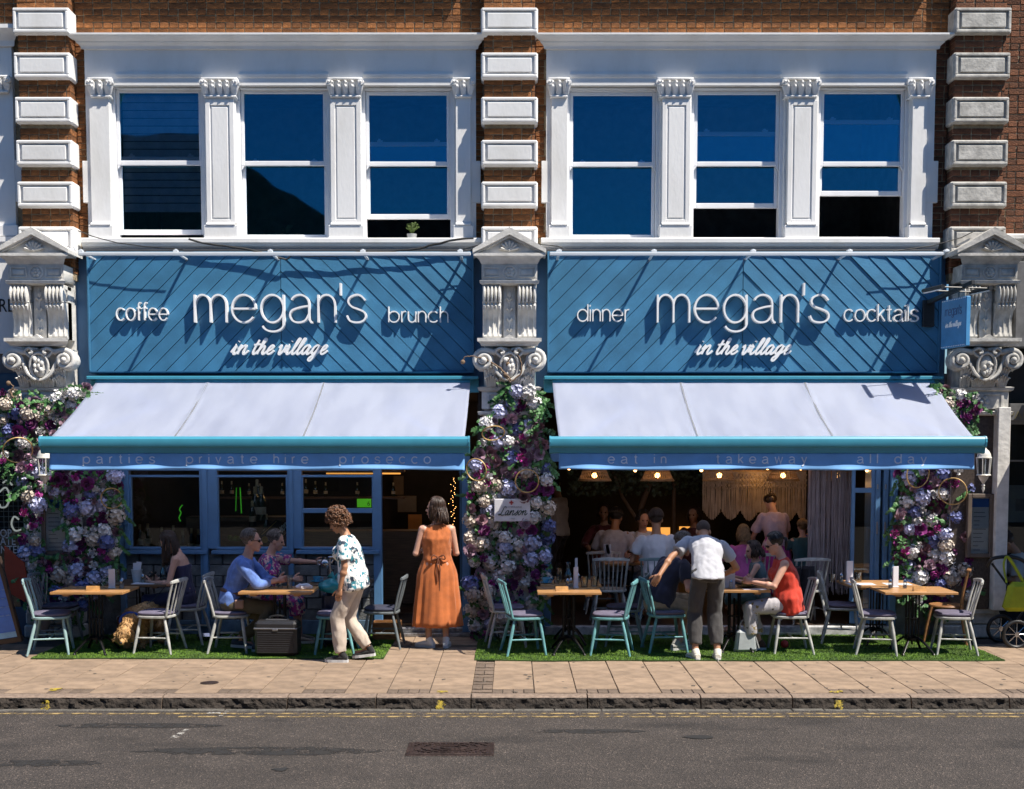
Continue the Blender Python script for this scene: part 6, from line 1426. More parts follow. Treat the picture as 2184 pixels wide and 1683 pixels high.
inn('member of staff in white shirt standing in the gloom at the back left', 1193, 3.3, 60, 1.72, lean=R(4), hands=[(-.1, .35, 1.05), (.15, .33, 1.05)], head=(0, R(-20)), top=cloth('cream_staff_shirt', (.5, .42, .33)), sleeve=.5, bottom=MATS['charcoal_joggers'], legs=.97, shoes=MATS['black_knit_trainer'], hair='short', hairc=H['black'], skin='brown', far=True)
inn('woman in pale pink tee and magenta skirt bending over a table', 1655, 1.1, 8, 1.60, lean=R(20), hands=[(-.25, .35, .85), (.25, .38, .85)], head=(0, R(-25)), fem=True, top=cloth('pale_pink_tee', (.55, .42, .50)), sleeve=.4, loose=.02, hem=.0, skirt=(cloth('magenta_skirt', (.45, .04, .26)), .75, .05), shoes=None, hair='bun', hairc=H['brown'])
inn('girl in pink top with long fair hair seated with her back to the street', 1586, .85, 4, 1.40, pel=(0, 0, .52), feet=[(-.1, .35, .1), (.1, .35, .1)], hands=[(-.18, .3, .74), (.18, .3, .74)], lean=R(4), top=cloth('candy_pink_top', (.50, .10, .34)), sleeve=.4, loose=.02, bottom=MATS['grey_denim'], legs=.9, hair='long', hairc=H['blond'], hairl=.16)
inn('small blond boy in teal tee seated by the tassel curtain', 1712, 1.0, 5, 1.22, pel=(0, 0, .66), feet=[(-.1, .3, .3), (.1, .3, .3)], hands=[(-.15, .28, .85), (.15, .28, .85)], lean=R(3), top=cloth('teal_tee', (.03, .10, .12)), sleeve=.4, bottom=MATS['grey_denim'], legs=.5, hair='short', hairc=H['blond'])
inn('dark haired child in blue tee beside the small blond boy', 1730, 1.45, 30, 1.30, pel=(0, 0, .66), feet=[(-.1, .3, .3), (.1, .3, .3)], hands=[(-.15, .28, .85), (.15, .28, .85)], top=cloth('deep_blue_tee', (.03, .05, .25)), sleeve=.4, bottom=MATS['grey_denim'], legs=.5, hair='short', hairc=H['black'])
inn('diner with brown hair in the gloom behind the navy tee man', 1480, 2.4, 150, 1.66, **S_, fem=True, top=cloth('maroon_blouse', (.10, .03, .03)), sleeve=.6, hair='long', hairc=H['brown'], hairl=.15, far=True, skin='tan')
inn('diner in dark clothes seated far back left of the white tee men', 1288, 3.0, 170, 1.68, **S_, fem=True, top=cloth('dark_red_jumper', (.12, .02, .02)), sleeve=.9, hair='bob', hairc=H['brown'], hairl=.1, far=True, skin='tan')
person('woman in pale tee seated beyond the right pilaster beside the stroller', WX(2185, -.05, 1180), -.05, R(70), 0, 1.62, pel=(0, 0, .54), lean=R(14), head=(0, R(-30)), hands=[(-.1, .3, .74), (.12, .3, .72)], feet=SITF(), skin='tan', fem=True, girth=1.15, top=cloth('pale_grey_blouse', (.42, .41, .40)), sleeve=.4, loose=.02, bottom=cloth('black_trousers', (.02, .02, .02)), legs=.9, shoes=MATS['brown_sandal'], hair='bun', hairc=H['brown'])
# ================================================================ things on and round the tables
m_clear = GLASS('clear_drinking_glass', (.86, .9, .9), (1, 1, 1), .03, 1.45, 1.6); m_steel = M('polished_steel', (.5, .5, .52), .2, 1); m_paper = M('white_menu_paper', (.62, .62, .66), .8, var=.03); m_cup = M('sky_blue_glaze', (.10, .38, .55), .25, coat=.4)
m_block = M('orange_beech_block', (.50, .25, .07), .6, var=.2, vs=20); m_blackp = M('black_plastic', (.015, .015, .016), .45); m_bwht = M('white_ceramic', (.6, .6, .6), .3)
ZT = .745 * .955 + .012
def one(name, label, cat, x, y, z=ZT, rot=0, group=None): return thing(name, label, cat, (x, y, z), rot, group)
def menu(x, y, label, w=.11, h=.21, z=ZT, rot=0):
    r = one('menu_stand', label, 'menu', x, y, z, rot, 'menu cards standing on the tables'); b = MB(); b.box(-w / 2, w / 2, -.012, -.004, .004, h, .002); b.box(-w / 2, w / 2, .004, .012, .004, h * .97, .002); b.build('card', m_paper, r, 0, 0)
    b = MB(); b.box(-w / 2 - .005, w / 2 + .005, -.022, .022, 0, .012, .003); b.build('card_base', m_clear if False else m_bwht, r, 0, 0)
def shaker(x, y, label, z=ZT):
    r = one('shaker', label, 'salt shaker', x, y, z, 0, 'glass salt and pepper shakers'); MB().lathe([(0, 0), (.022, 0), (.023, .02), (.018, .055), (.019, .07), (0, .07)], (0, 0, 0), 12).build('body', m_clear, r, 50, 0); MB().lathe([(0, .002), (.019, .002), (.016, .04), (0, .04)], (0, 0, 0), 10).build('grains', m_bwht, r, 50, 0)
    MB().lathe([(.0195, .068), (.021, .085), (.012, .098), (.008, .108), (0, .11)], (0, 0, 0), 12).build('lid', m_steel, r, 50, 0)
def glass(x, y, label, h=.12, rad=.036, z=ZT):
    r = one('drinking_glass', label, 'glass', x, y, z, 0, 'drinking glasses on the tables'); MB().lathe([(0, 0), (rad * .8, 0), (rad, h), (rad - .003, h), (rad * .8 - .003, .01), (0, .01)], (0, 0, 0), 16).build('tumbler', m_clear, r, 50, 0)
def carafe(x, y, label, z=ZT):
    r = one('water_carafe', label, 'carafe', x, y, z); MB().lathe([(0, 0), (.045, 0), (.048, .05), (.042, .10), (.02, .16), (.019, .19), (.034, .235), (.031, .235), (.016, .19), (.017, .16), (.039, .10), (.044, .05), (.04, .006), (0, .006)], (0, 0, 0), 18).build('bottle', m_clear, r, 50, 0)
def cup(x, y, label, z=ZT):
    r = one('coffee_cup', label, 'cup', x, y, z, 0, 'sky blue cups on saucers'); MB().lathe([(0, 0), (.04, .002), (.075, .012), (.075, .016), (.04, .008), (0, .006)], (0, 0, 0), 20).build('saucer', m_cup, r, 50, 0)
    MB().lathe([(0, .008), (.025, .008), (.032, .02), (.046, .05), (.048, .068), (.045, .068), (.042, .05), (.028, .02), (0, .014)], (0, 0, 0), 20).build('cup_body', m_cup, r, 50, 0); MB().tube(spline([(.044, 0, .055), (.072, 0, .055), (.066, 0, .03), (.038, 0, .028)], 5), .005, 6).build('handle', m_cup, r, 50, 0)
def block(x, y, label, rot=0, z=ZT):
    r = one('number_block', label, 'number block', x, y, z, rot, 'wooden table number blocks'); b = MB(); b.prism([(-.03, 0), (.03, 0), (.012, .05), (-.012, .05)], lambda u, v, d: (d, u, v), -.07, .07); b.build('wedge', m_block, r, 0, 0)
menu(-4.50, -1.30, 'white menu card upright at the back of the left oak table', .07, .22); shaker(-4.40, -1.28, 'salt shaker right of the white menu card on the left oak table'); shaker(-4.42, -1.18, 'pepper shaker behind the menu card on the left oak table')
block(-4.64, -1.52, 'orange wooden number block on the left oak table', .05)
r = one('napkin_pot', 'white bucket pot holding folded napkins on the dark back table at the left', 'napkin pot', -4.42, -.62); MB().lathe([(0, 0), (.045, 0), (.062, .14), (.066, .14), (.066, .15), (.058, .15), (.045, .02), (0, .02)], (0, 0, 0), 18).build('pot', M('white_tin_pot', (.55, .58, .6), .4), r, 50, 0)
b = MB(); [b.bar((.0, .0, .03), (ru(-.04, .06), ru(-.03, .03), ru(.18, .24)), .06, .006) for _ in range(5)]; b.build('napkin', m_paper, r, 0, 0)
carafe(-4.12, -.56, 'water carafe on the dark back table before the woman on her phone'); glass(-4.24, -.62, 'tumbler left of the carafe on the dark back table'); glass(-4.02, -.5, 'tumbler right of the carafe on the dark back table')
glass(-4.66, -.55, 'dark tumbler left of the napkin pot', .15, .03); shaker(-4.32, -.72, 'shaker between napkin pot and carafe')
o = MB().box(-4.42, -4.16, -.86, -.68, ZT, ZT + .003).build('paper_menu', m_paper); o['label'] = 'sheet of paper lying on the dark back table at the left'; o['category'] = 'paper menu'
glass(-2.62, -1.22, 'left of two empty tumblers in front of the blue shirted man', .15, .036); glass(-2.50, -1.30, 'right of two empty tumblers in front of the blue shirted man', .15, .036)
def crumple(x, y, z, label, s=.06, mat=None):
    b = MB(); b.ell((0, 0, 0), (s * 1.4, s, s * .6), 14, 9); b.v = [(V(v) * (1 + .5 * noise.noise(V(v) * 40))) + V((x, y, z + s * .5)) for v in b.v]; o = b.build('paper_napkin', mat or m_paper, None, 0); o['label'] = label; o['category'] = 'napkin'; return o
crumple(-2.32, -1.40, ZT, 'crumpled paper napkin on the table of the blue shirted man')
cup(-2.30, -.62, 'sky blue cup left of the plate on the dark table behind'); cup(-2.02, -.66, 'sky blue cup beside the menu card on the dark table behind')
r = one('dinner_plate', 'white plate with knife at the right of the dark table behind', 'plate', -1.84, -.74); MB().lathe([(0, 0), (.08, .002), (.125, .016), (.125, .02), (.08, .008), (0, .006)], (0, 0, 0), 24).build('dish', m_bwht, r, 50, 0); MB().bar((-.1, .0, .022), (.1, .03, .022), .012, .003).build('knife', m_steel, r, 0, 0)
menu(-1.93, -.50, 'white menu card behind the blue cups on the dark table', .09, .21); shaker(-1.86, -.56, 'shaker beside the menu card behind the blue cups'); glass(-2.16, -.48, 'napkin tumbler behind the two blue cups', .14, .04)
r = one('teapot', 'small steel teapot in the hand of the woman in floral dress', 'teapot', -2.20, -.62, .90); MB().lathe([(0, 0), (.04, 0), (.058, .03), (.055, .07), (.03, .095), (.008, .10), (.010, .115), (0, .12)], (0, 0, 0), 18).build('pot', m_steel, r, 50, 0); MB().tube([(.05, 0, .04), (.085, 0, .07), (.095, 0, .09)], [.012, .009, .006], 7).build('spout', m_steel, r, 50, 0); MB().tube(spline([(-.05, 0, .08), (-.09, 0, .07), (-.08, 0, .03), (-.052, 0, .03)], 4), .005, 6).build('handle', m_steel, r, 50, 0)
# middle tables
block(.55, -1.56, 'orange wooden number block on the empty table right of the flower column', .1); menu(.72, -1.26, 'white menu card at the back of the empty table', .05, .24, rot=.5); shaker(.63, -1.24, 'salt shaker left of the menu card on the empty table'); shaker(.67, -1.16, 'pepper shaker behind the salt on the empty table')
glass(.82, -1.20, 'wide tumbler right of the menu card on the empty table', .13, .045); glass(.94, -1.08, 'tumbler at the right back corner of the empty table', .12, .045)
cup(.40, -.74, 'sky blue cup at the left of the table with the carafe'); carafe(.66, -.62, 'water carafe in the middle of the back table by the flower column'); glass(.56, -.66, 'tall tumbler just left of the carafe by the flower column', .17, .035); glass(.52, -.80, 'short tumbler in front of the carafe by the flower column', .09, .036); shaker(.78, -.64, 'steel shaker right of the carafe by the flower column'); menu(.76, -.56, 'thin white menu card behind the carafe by the flower column', .03, .28)
menu(2.44, -1.25, 'large white menu card on the table of the woman in red', .15, .20); shaker(2.45, -1.37, 'big pepper shaker in front of the large menu card')
r = one('food_plate', 'plate of yellow chips in front of the woman in red', 'plate of food', 2.66, -1.18); MB().lathe([(0, 0), (.08, .002), (.115, .016), (.115, .02), (.08, .008), (0, .006)], (0, 0, 0), 22).build('dish', m_blackp, r, 50, 0)
b = MB(); [b.bar(V((ru(-.06, .06), ru(-.05, .05), .02)), V((ru(-.06, .06), ru(-.05, .05), ru(.03, .07))), .014, .014) for _ in range(26)]; b.build('chips', M('yellow_chips', (.62, .38, .08), .6), r, 0, 0)
o = MB().box(2.58, 2.84, -1.46, -1.34, ZT, ZT + .003).build('paper_menu', m_paper); o['label'] = 'sheet of paper at the front edge of the table of the woman in red'; o['category'] = 'paper menu'
# right tables
block(4.50, -1.56, 'orange wooden number block on the right hand front table', -.05); menu(4.34, -1.20, 'white menu card on the right hand front table', .07, .24, rot=.3); shaker(4.26, -1.28, 'steel topped shaker left of the menu card on the right hand front table'); shaker(4.42, -1.30, 'steel topped shaker right of the menu card on the right hand front table')
menu(3.98, -.60, 'white menu card on the right hand back table', .08, .25, rot=.2); shaker(3.88, -.62, 'salt shaker left of the menu card on the right hand back table'); glass(3.76, -.66, 'short tumbler at the left end of the right hand back table', .10, .04); glass(4.10, -.55, 'clear tumbler right of the menu card on the right hand back table', .11, .045)
for x0, x1, lab in ((3.90, 4.20, 'white paper place mat on the left half of the right hand back table'), (4.32, 4.62, 'white paper place mat on the right half of the right hand back table')):
    o = MB().box(x0, x1, -.95, -.74, ZT, ZT + .003).build('place_mat', m_paper); o['label'] = lab; o['category'] = 'place mat'
r = one('napkin_pot', 'white cup with folded menus on the inside table behind the comb back chair', 'napkin pot', 1.26, .98, ZT + .108); MB().lathe([(0, 0), (.04, 0), (.05, .10), (.045, .10), (.036, .01), (0, .01)], (0, 0, 0), 16).build('pot', m_bwht, r, 50, 0); b = MB(); [b.bar((0, 0, .02), (ru(-.06, .0), 0, .22), .07, .004) for _ in range(3)]; b.build('napkin', m_paper, r, 0, 0)
# phone and lead
r = one('mobile_phone', 'dark phone in the hands of the woman in the navy dress', 'phone', -4.24, -.66, .80, .2); MB().obox((0, 0, 0), (.075, .008, .15), (0.9, .3, 1.4), .004).build('case', m_blackp, r, 0, 0)
# luggage
r = thing('suitcase', 'ribbed gunmetal grey pilot case standing on the grass edge', 'suitcase', (-2.58, -1.62, .012), R(-3)); W_, D_, H_ = .235, .13, .40
b = MB(); b.box(-W_, W_, -D_, D_, .015, H_, .035); b.build('shell', M('gunmetal_plastic', (.035, .035, .038), .35, .4, var=.1), r, 0, 0)
for k in range(10): b = MB(); b.box(-W_ + .03, W_ - .03, -D_ - .006, -D_ + .002, .05 + k * .024, .062 + k * .024, .003); b.build('rib', MATS['gunmetal_plastic'], r, 0, 0)
b = MB(); b.box(-W_ - .004, W_ + .004, -D_ - .008, D_ + .004, .305, .325, .006); b.box(-.03, .03, -D_ - .014, -D_, .29, .315, .004); b.build('lid_rim', M('brushed_grey_trim', (.28, .28, .29), .35, .8), r, 0, 0)
b = MB(); b.tube(spline([(-.09, 0, H_), (-.085, 0, H_ + .03), (0, 0, H_ + .045), (.085, 0, H_ + .03), (.09, 0, H_)], 4), .011, 8); b.build('handle', MATS['black_plastic'], r, 50, 0); b = MB(); b.box(-.13, .13, -.04, .04, H_ - .002, H_ + .008, .003); b.build('handle_plate', MATS['brushed_grey_trim'], r, 0, 0)
for sx in (-1, 1): b = MB(); b.tube([(sx * .19 - .012, D_ - .03, .018), (sx * .19 + .012, D_ - .03, .018)], .02, 10); b.build('wheel', m_blackp, r, 50, 0)
r = thing('suitcase', 'tall navy suitcase with raised handle behind the turquoise chair', 'suitcase', (-1.98, -.98, .012)); b = MB(); b.box(-.20, .20, -.12, .12, .04, .64, .04); b.build('shell', M('navy_polycarbonate', (.012, .018, .06), .3, coat=.5), r, 0, 0)
for k in range(6): b = MB(); b.box(-.165 + k * .06, -.145 + k * .06, -.126, -.118, .09, .58, .003); b.build('rib', MATS['navy_polycarbonate'], r, 0, 0)
b = MB(); b.lathe([(0, 0), (.03, 0), (.03, .008), (0, .008)], (0, -.128, .34), 16, Matrix.Rotation(R(90), 3, 'X')); b.build('badge', m_steel, r, 0, 0)
b = MB(); [b.tube([(s * .12, .06, .62), (s * .12, .06, 1.02)], .009, 8) for s in (-1, 1)]; b.bar((-.14, .06, 1.03), (.14, .06, 1.03), .03, .03, .008); b.build('pull_handle', m_steel, r, 50, 0)
for sx in (-1, 1):
    for sy in (-1, 1): b = MB(); b.tube([(sx * .16 - .012, sy * .09, .022), (sx * .16 + .012, sy * .09, .022)], .022, 10); b.build('wheel', m_blackp, r, 50, 0)
m_bag = M('teal_plastic_bag', (.02, .30, .33), .35, sub=.1); b = MB(); b.ell((0, 0, .07), (.16, .09, .08), 24, 14); b.v = [tuple(V(v) * (1 + .22 * noise.noise(V(v) * 14) + .1 * noise.noise(V(v) * 40))) for v in b.v]
b.tube([(0, 0, .12), (.01, 0, .17), (-.03, 0, .21)], [.05, .02, .045], 10); b.tube([(0, 0, .14), (.03, 0, .17), (.07, 0, .20)], [.03, .015, .03], 8)
o = link('plastic_bag', b.mesh('plastic_bag', m_bag, 60), None, (-2.04, -1.14, .66)); o['label'] = 'knotted teal plastic bag lying on the navy suitcase'; o['category'] = 'plastic bag'
r = thing('wooden_crate', 'small pale wooden crate by the doorway post', 'crate', (-1.50, -.36, .012))
for k in range(3):
    for sy in (-1, 1): b = MB(); b.box(-.16, .16, sy * .13 - .006, sy * .13 + .006, .01 + k * .07, .07 + k * .07, .002); b.build('slat', m_bw, r, 0, 0)
    for sx in (-1, 1): b = MB(); b.box(sx * .16 - .006, sx * .16 + .006, -.12, .12, .01 + k * .07, .07 + k * .07, .002); b.build('slat', m_bw, r, 0, 0)
b = MB(); b.lathe([(0, 0), (.13, 0), (.155, .05), (.15, .05), (.12, .01), (0, .01)], (-3.6, -.5, .03), 22); o = b.build('steel_bowl', m_steel, None, 50); o['label'] = 'steel dog bowl on the grass behind the white chair of the blue shirted man'; o['category'] = 'bowl'
b = MB(); b.box(-.13, .13, -.05, .05, 0, .25, .03); b.v = [(x * (1 - z * .9), y, z) for x, y, z in b.v]; r = thing('tote_bag', 'pale grey handbag on the grass under the table of the woman in red', 'handbag', (2.62, -1.38, .02), R(8)); b.build('pouch', M('pale_canvas', (.42, .45, .46), .8), r, 0, 0); MB().tube(spline([(-.07, 0, .22), (-.05, 0, .34), (.05, 0, .34), (.14, -.05, .04)], 5), .008, 6).build('strap', M('grey_strap', (.3, .3, .3), .7), r, 50, 0)
r = thing('toy_ball', 'small red ball ringed with lime green under the white chair', 'ball', (3.12, -1.10, .06)); MB().ell((0, 0, 0), .045, 16, 12).build('ball', M('red_rubber', (.45, .03, .03), .5), r, 60, 0); b = MB(); b.tube([(.062 * math.cos(a), .02 * math.sin(a), .062 * math.sin(a)) for a in [k / 24 * 6.2832 for k in range(25)]], .005, 6); b.build('rope', M('lime_rope', (.35, .5, .02), .7), r, 50, 0)
# dark jacket over the chair
b = MB(); NX, NY = 14, 18
for j in range(NY + 1):
    for i in range(NX + 1):
        s, t = i / NX, j / NY; b.v.append((3.40 + .30 * s * (1 - .2 * t) + .06 * t, -.02 - .05 * math.sin(s * 9 + t * 2) - .04 * t - .02 * math.cos(s * 17), .86 - .70 * t * (.85 + .15 * math.sin(s * 3.1)) ))
for j in range(NY):
    for i in range(NX): k = j * (NX + 1) + i; b.face(k, k + 1, k + NX + 2, k + NX + 1)
o = b.build('jacket', M('black_jacket_cloth', (.018, .016, .022), .85), None, 60, fix=False); o.modifiers.new('t', 'SOLIDIFY').thickness = .012; o['label'] = 'black jacket hanging from the comb back chair behind the woman in red'; o['category'] = 'jacket'
b = MB(); b.tube(spline([(-5.5, -.64, .84), (-5.52, -.70, .60), (-5.5, -.72, .35), (-5.46, -.70, .60), (-5.47, -.64, .83)], 5), .014, 6, flat=.3); b.ell((-5.5, -.72, .28), (.09, .04, .12), 14, 10); o = b.build('bag', M('beige_canvas_bag', (.26, .22, .19), .8), None, 60); o['label'] = 'beige bag hanging by its strap from the grey chair at the left'; o['category'] = 'bag'
# dog
def dog():
    r = thing('dog', 'shaggy golden dog with lowered head sniffing the grass between table and chair', 'dog', (-4.30, -1.22, .02)); random.seed(4)
    fur = M('golden_dog_fur', (.52, .30, .12), .7, var=.25, vs=25); b = MB(); ba = V((.10, .50, .40)); sh = V((.0, .10, .36)); nk = V((-.02, -.04, .33)); hd = V((-.04, -.16, .20)); mz = V((-.05, -.25, .115))
    b.cap(ba, sh, .115, .125, 14); b.ell((ba + sh) / 2 - V((0, 0, .015)), (.12, .26, .13), 14, 10); b.cap(sh, nk, .10, .085, 12); b.cap(nk, hd, .08, .075, 12); b.ell(hd, (.075, .085, .08), 12, 10); b.cap(hd, mz, .05, .033, 12)
    for (hx, hy, top) in ((-.07, .08, .28), (.07, .10, .28)):
        b.cap((hx, hy, top), (hx * 1.1, hy + .03, .16), .052, .036, 10); b.cap((hx * 1.1, hy + .03, .16), (hx * 1.15, hy - .01, .03), .035, .03, 10); b.ell((hx * 1.15, hy - .035, .022), (.034, .048, .024), 10, 6)
    for hx in (.03, .18):
        b.cap((hx, .48, .30), (hx + .01, .40, .20), .075, .045, 10); b.cap((hx + .01, .40, .20), (hx + .01, .52, .12), .042, .030, 10); b.cap((hx + .01, .52, .12), (hx + .01, .48, .03), .03, .03, 10); b.ell((hx + .01, .45, .022), (.034, .048, .024), 10, 6)
    b.cap(ba + V((0, .08, .06)), ba + V((.02, .22, .10)), .035, .02, 8)
    for s in (-1, 1): b.cap(hd + V((s * .068, .02, .03)), hd + V((s * .10, .01, -.06)), .026, .036, 10)
    me = remesh(b, .009, 1); me.materials.clear(); me.materials.append(fur)
    for v in me.vertices: v.co += v.normal * .012 * noise.noise(v.co * 45)
    link('body', me, r); b = MB()
    me.update(); vs_ = me.vertices; n = len(vs_)
    for k in range(1500):
        v = vs_[random.randrange(n)]; p = v.co.copy(); nn = v.normal; L = ru(.02, .045) * (1.2 if p.z > .2 else .8); d = (nn * .6 + V((ru(-.4, .4), ru(-.4, .4), -.9))).normalized()
        if (p - mz).length < .045: continue
        b.tube([p - nn * .004, p + nn * .010 + d * L * .5, p + d * L], [.006, .005, .001], 4, cap=False)
    b.build('fur_tufts', fur, r, 2, 0, fix=False, kind='stuff')
    MB().ell(mz + V((-.002, -.030, .0)), (.017, .013, .013), 10, 8).build('nose', m_blackp, r, 60, 0)
    for s in (-1, 1): MB().ell(hd + V((s * .032, -.066, .012)), .009, 8, 6).build('eye', m_blackp, r, 60, 0)
    b = MB(); pts = [nk + V((.105 * math.cos(a), .03 * math.cos(a) + .02, .09 * math.sin(a))) for a in [k / 20 * 6.2832 for k in range(21)]]; b.tube(pts, .016, 7); b.tube([p + V((.02, .16, .02)) for p in pts], .015, 7); b.build('harness', M('blue_webbing_harness', (.02, .08, .40), .6), r, 50, 0)
dog()
b = MB(); b.tube(spline([(-4.28, -1.0, .47), (-4.15, -.9, .55), (-4.02, -.75, .74), (-4.10, -.68, .78)], 5), .005, 6); o = b.build('dog_lead', m_blackp, None, 50); o['label'] = 'black lead running from the dog up to the seated woman'; o['category'] = 'dog lead'
# ---------------------------------------------------------------- menu board, menu cases, plaque, lanterns
m_bb = M('cobalt_menu_board', (.02, .16, .62), .35, var=.1, coat=.3); m_faint = M('faint_white_writing', (.12, .25, .60), .6)
r = thing('menu_board', 'blue A frame menu board with pale writing at the left edge', 'menu board', (-5.95, -1.15, 0), R(-4)); tl = R(-13)
b = MB(); M4 = Matrix.Rotation(R(12), 4, 'Y') @ Matrix.Rotation(R(-10), 4, 'X'); 
def bx(b, *a, **k): b.box(*a, M4=M4, **k)
M4 = Matrix.Translation((0, 0, .05)) @ Matrix.Rotation(R(-9), 4, 'Y') @ Matrix.Rotation(R(10), 4, 'X')
bx(b, -.5, .35, -.02, .02, .06, 1.0); b.build('panel', m_bb, r, 0, 0)
for q in ((-.54, .39, -.03, .03, .0, .06), (.35, .39, -.03, .03, .06, 1.0), (-.54, .35, -.03, .03, 1.0, 1.04)): b = MB(); bx(b, *q, ch=.004); b.build('frame', M('dark_wood_frame', (.05, .03, .02), .6), r, 0, 0)
b = MB(); bx(b, -.5, .35, -.026, -.0205, .065, .13); b.build('label_strip', M('pale_blue_strip', (.25, .5, .75), .5), r, 0, 0)
for k in range(7):
    b = MB(); x = .05 + .03 * (k % 2)
    for w in range(4): L = ru(.03, .08); bx(b, x, x + L, -.0245, -.0205, .92 - k * .10, .935 - k * .10); x += L + .02
    b.build('writing', m_faint, r, 0, 0)
r = thing('wooden_crate', 'reddish wooden crate under the dark table at the left', 'crate', (-4.55, -.2, .0))
for k in range(3): b = MB(); b.box(-.2, .2, -.15, .12, .01 + k * .09, .09 + k * .09, .004); b.build('slat', M('red_brown_wood', (.12, .035, .015), .7), r, 0, 0)
b = MB(); b.add([(-5.98, -.6, .62), (-5.70, -.6, .45), (-5.75, -.6, .95), (-5.98, -.6, 1.15), (-5.98, -.57, .62), (-5.70, -.57, .45), (-5.75, -.57, .95), (-5.98, -.57, 1.15)], [(0, 1, 2, 3), (7, 6, 5, 4), (0, 4, 5, 1), (1, 5, 6, 2), (2, 6, 7, 3), (3, 7, 4, 0)]); o = b.build('banner', M('orange_red_banner', (.42, .06, .02), .6)); o['label'] = 'orange red corner of a banner behind the blue menu board'; o['category'] = 'banner'
def menucase(x0, x1, zt, zb, y, label, side):
    r = thing('menu_case', label, 'menu case', ((x0 + x1) / 2, y, zb), group='wall menu cases'); wd_ = M('taupe_menu_case', (.12, .09, .07), .6); e = .05
    for q in ((x0 - e, x0, zb - e, zt + e), (x1, x1 + e, zb - e, zt + e), (x0, x1, zb - e, zb), (x0, x1, zt, zt + e)): b = MB(); b.box(q[0], q[1], y - .03, y + .04, q[2], q[3], .006); b.build('frame', wd_, r)
    b = MB(); b.box(x0, x1, y, y + .01, zb, zt); b.build('menu_sheet', M('lit_menu_paper', (.80, .80, .86), .7, var=.06, vs=3), r)
    b = MB(); b.box(x0 + .005, x1 - .005, y - .004, y - .001, zt - .11, zt - .01); b.build('menu_header', m_bb, r)
    for k in range(11):
        b = MB(); z = zt - .18 - k * .05
        if z < zb + .03: break
        b.box(x0 + .03, x1 - ru(.03, .12), y - .003, y - .001, z, z + .010); b.build('print_line', M('grey_print', (.28, .28, .34), .7), r)
    b = MB(); b.box(x0, x1, y - .016, y - .013, zb, zt); b.build('pane', m_glass, r)
menucase(WX(98, -.42, 1120), WX(140, -.42, 1120), WZ(1064, -.42), WZ(1174, -.42), -.42, 'tall menu case half hidden by flowers left of the coffee shopfront', 0)
menucase(WX(2068, -.28, 1120), WX(2106, -.28, 1120), WZ(1062, -.32), WZ(1180, -.32), -.32, 'tall menu case between the right flowers and the grey post', 1)
# champagne plaque
r = thing('plaque', 'white champagne plaque set among the flowers of the middle column', 'plaque', (0, -.5, 1.5)); x0, x1 = WX(1054, -.5, 1090), WX(1131, -.5, 1090); z1, z0 = WZ(1064, -.5), WZ(1112, -.5)
b = MB(); b.box(x0, x1, -.52, -.50, z0, z1, .006); b.build('board', M('frosted_white_acrylic', (.66, .66, .70), .4, var=.08, vs=4), r)
inkm = M('dark_green_ink', (.02, .05, .045), .5); redm = M('red_emblem', (.55, .04, .04), .5)
zb = z0 + (z1 - z0) * .30; write('Lanson', x0 + .055, x1 - .045, zb - .005, .055, -.524, -.5195, .009, inkm, r, G=CU, gap=.02, slant=.35)
fonttext('CHAMPAGNE', .032, ((x0 + x1) / 2, -.5235, z0 + (z1 - z0) * .60), M('pale_grey_print', (.35, .36, .4), .6), r, align='CENTER', sx=1.2); fonttext('1760', .026, ((x0 + x1) / 2, -.5235, z0 + .025), MATS['pale_grey_print'], r, align='CENTER', sx=1.3)
b = MB(); xc = (x0 + x1) / 2 - .01; zc = z1 - .045
for a in range(4): b.obox((xc + .016 * math.cos(a * 1.5708), -.522, zc + .016 * math.sin(a * 1.5708)), (.017, .004, .017), (0, a * 1.5708 + .785, 0))
b.obox((xc, -.522, zc), (.036, .004, .009)); b.obox((xc, -.5225, zc), (.009, .004, .036)); b.build('emblem', redm, r)
# carriage lanterns
def lantern(px, label, y=-.75):
    x = WX(px, y, 1000); zt, zb = WZ(955, y), WZ(1052, y); r = thing('wall_lantern', label, 'lantern', (x, y, zb), group='white carriage lanterns'); H_ = zt - zb; wl = M('white_lantern_enamel', (.66, .64, .58), .4); R3 = Matrix.Rotation(R(30), 3, 'Z')
    b = MB(); b.lathe([(0, H_ * .98), (.02, H_), (.03, H_ * .97), (.055, H_ * .93), (.075, H_ * .86), (.08, H_ * .80), (.09, H_ * .79), (.09, H_ * .77), (0, H_ * .77)], (0, 0, 0), 12); b.build('hood', wl, r, 35, 0)
    b = MB(); b.lathe([(0, H_ * .42), (.075, H_ * .42), (.085, H_ * .395), (.06, H_ * .38), (.05, H_ * .32), (.02, H_ * .24), (.012, H_ * .2), (.022, H_ * .17), (.014, H_ * .15), (.018, H_ * .1), (.006, H_ * .02), (0, 0)], (0, 0, 0), 12); b.build('finial_base', wl, r, 35, 0)
    for k in range(6):
        a = k * 1.0472; b = MB(); b.tube([(.07 * math.cos(a), .07 * math.sin(a), H_ * .42), (.085 * math.cos(a), .085 * math.sin(a), H_ * .78)], .006, 6); b.build('glazing_bar', wl, r, 50, 0)
    MB().lathe([(.066, H_ * .42), (.080, H_ * .78)], (0, 0, 0), 6, None, False).build('lantern_glass', m_clear, r, 0, 0)
    b = MB(); b.tube([(0, 0, H_), (0, 0, H_ + .06), (0, .12, H_ + .12), (0, -y - .30, H_ + .06)], .012, 8); b.build('wall_arm', wl, r, 50, 0)
lantern(95, 'white carriage lantern under the left end of the left awning', -.95); lantern(2098, 'white carriage lantern under the right end of the right awning', -.80)
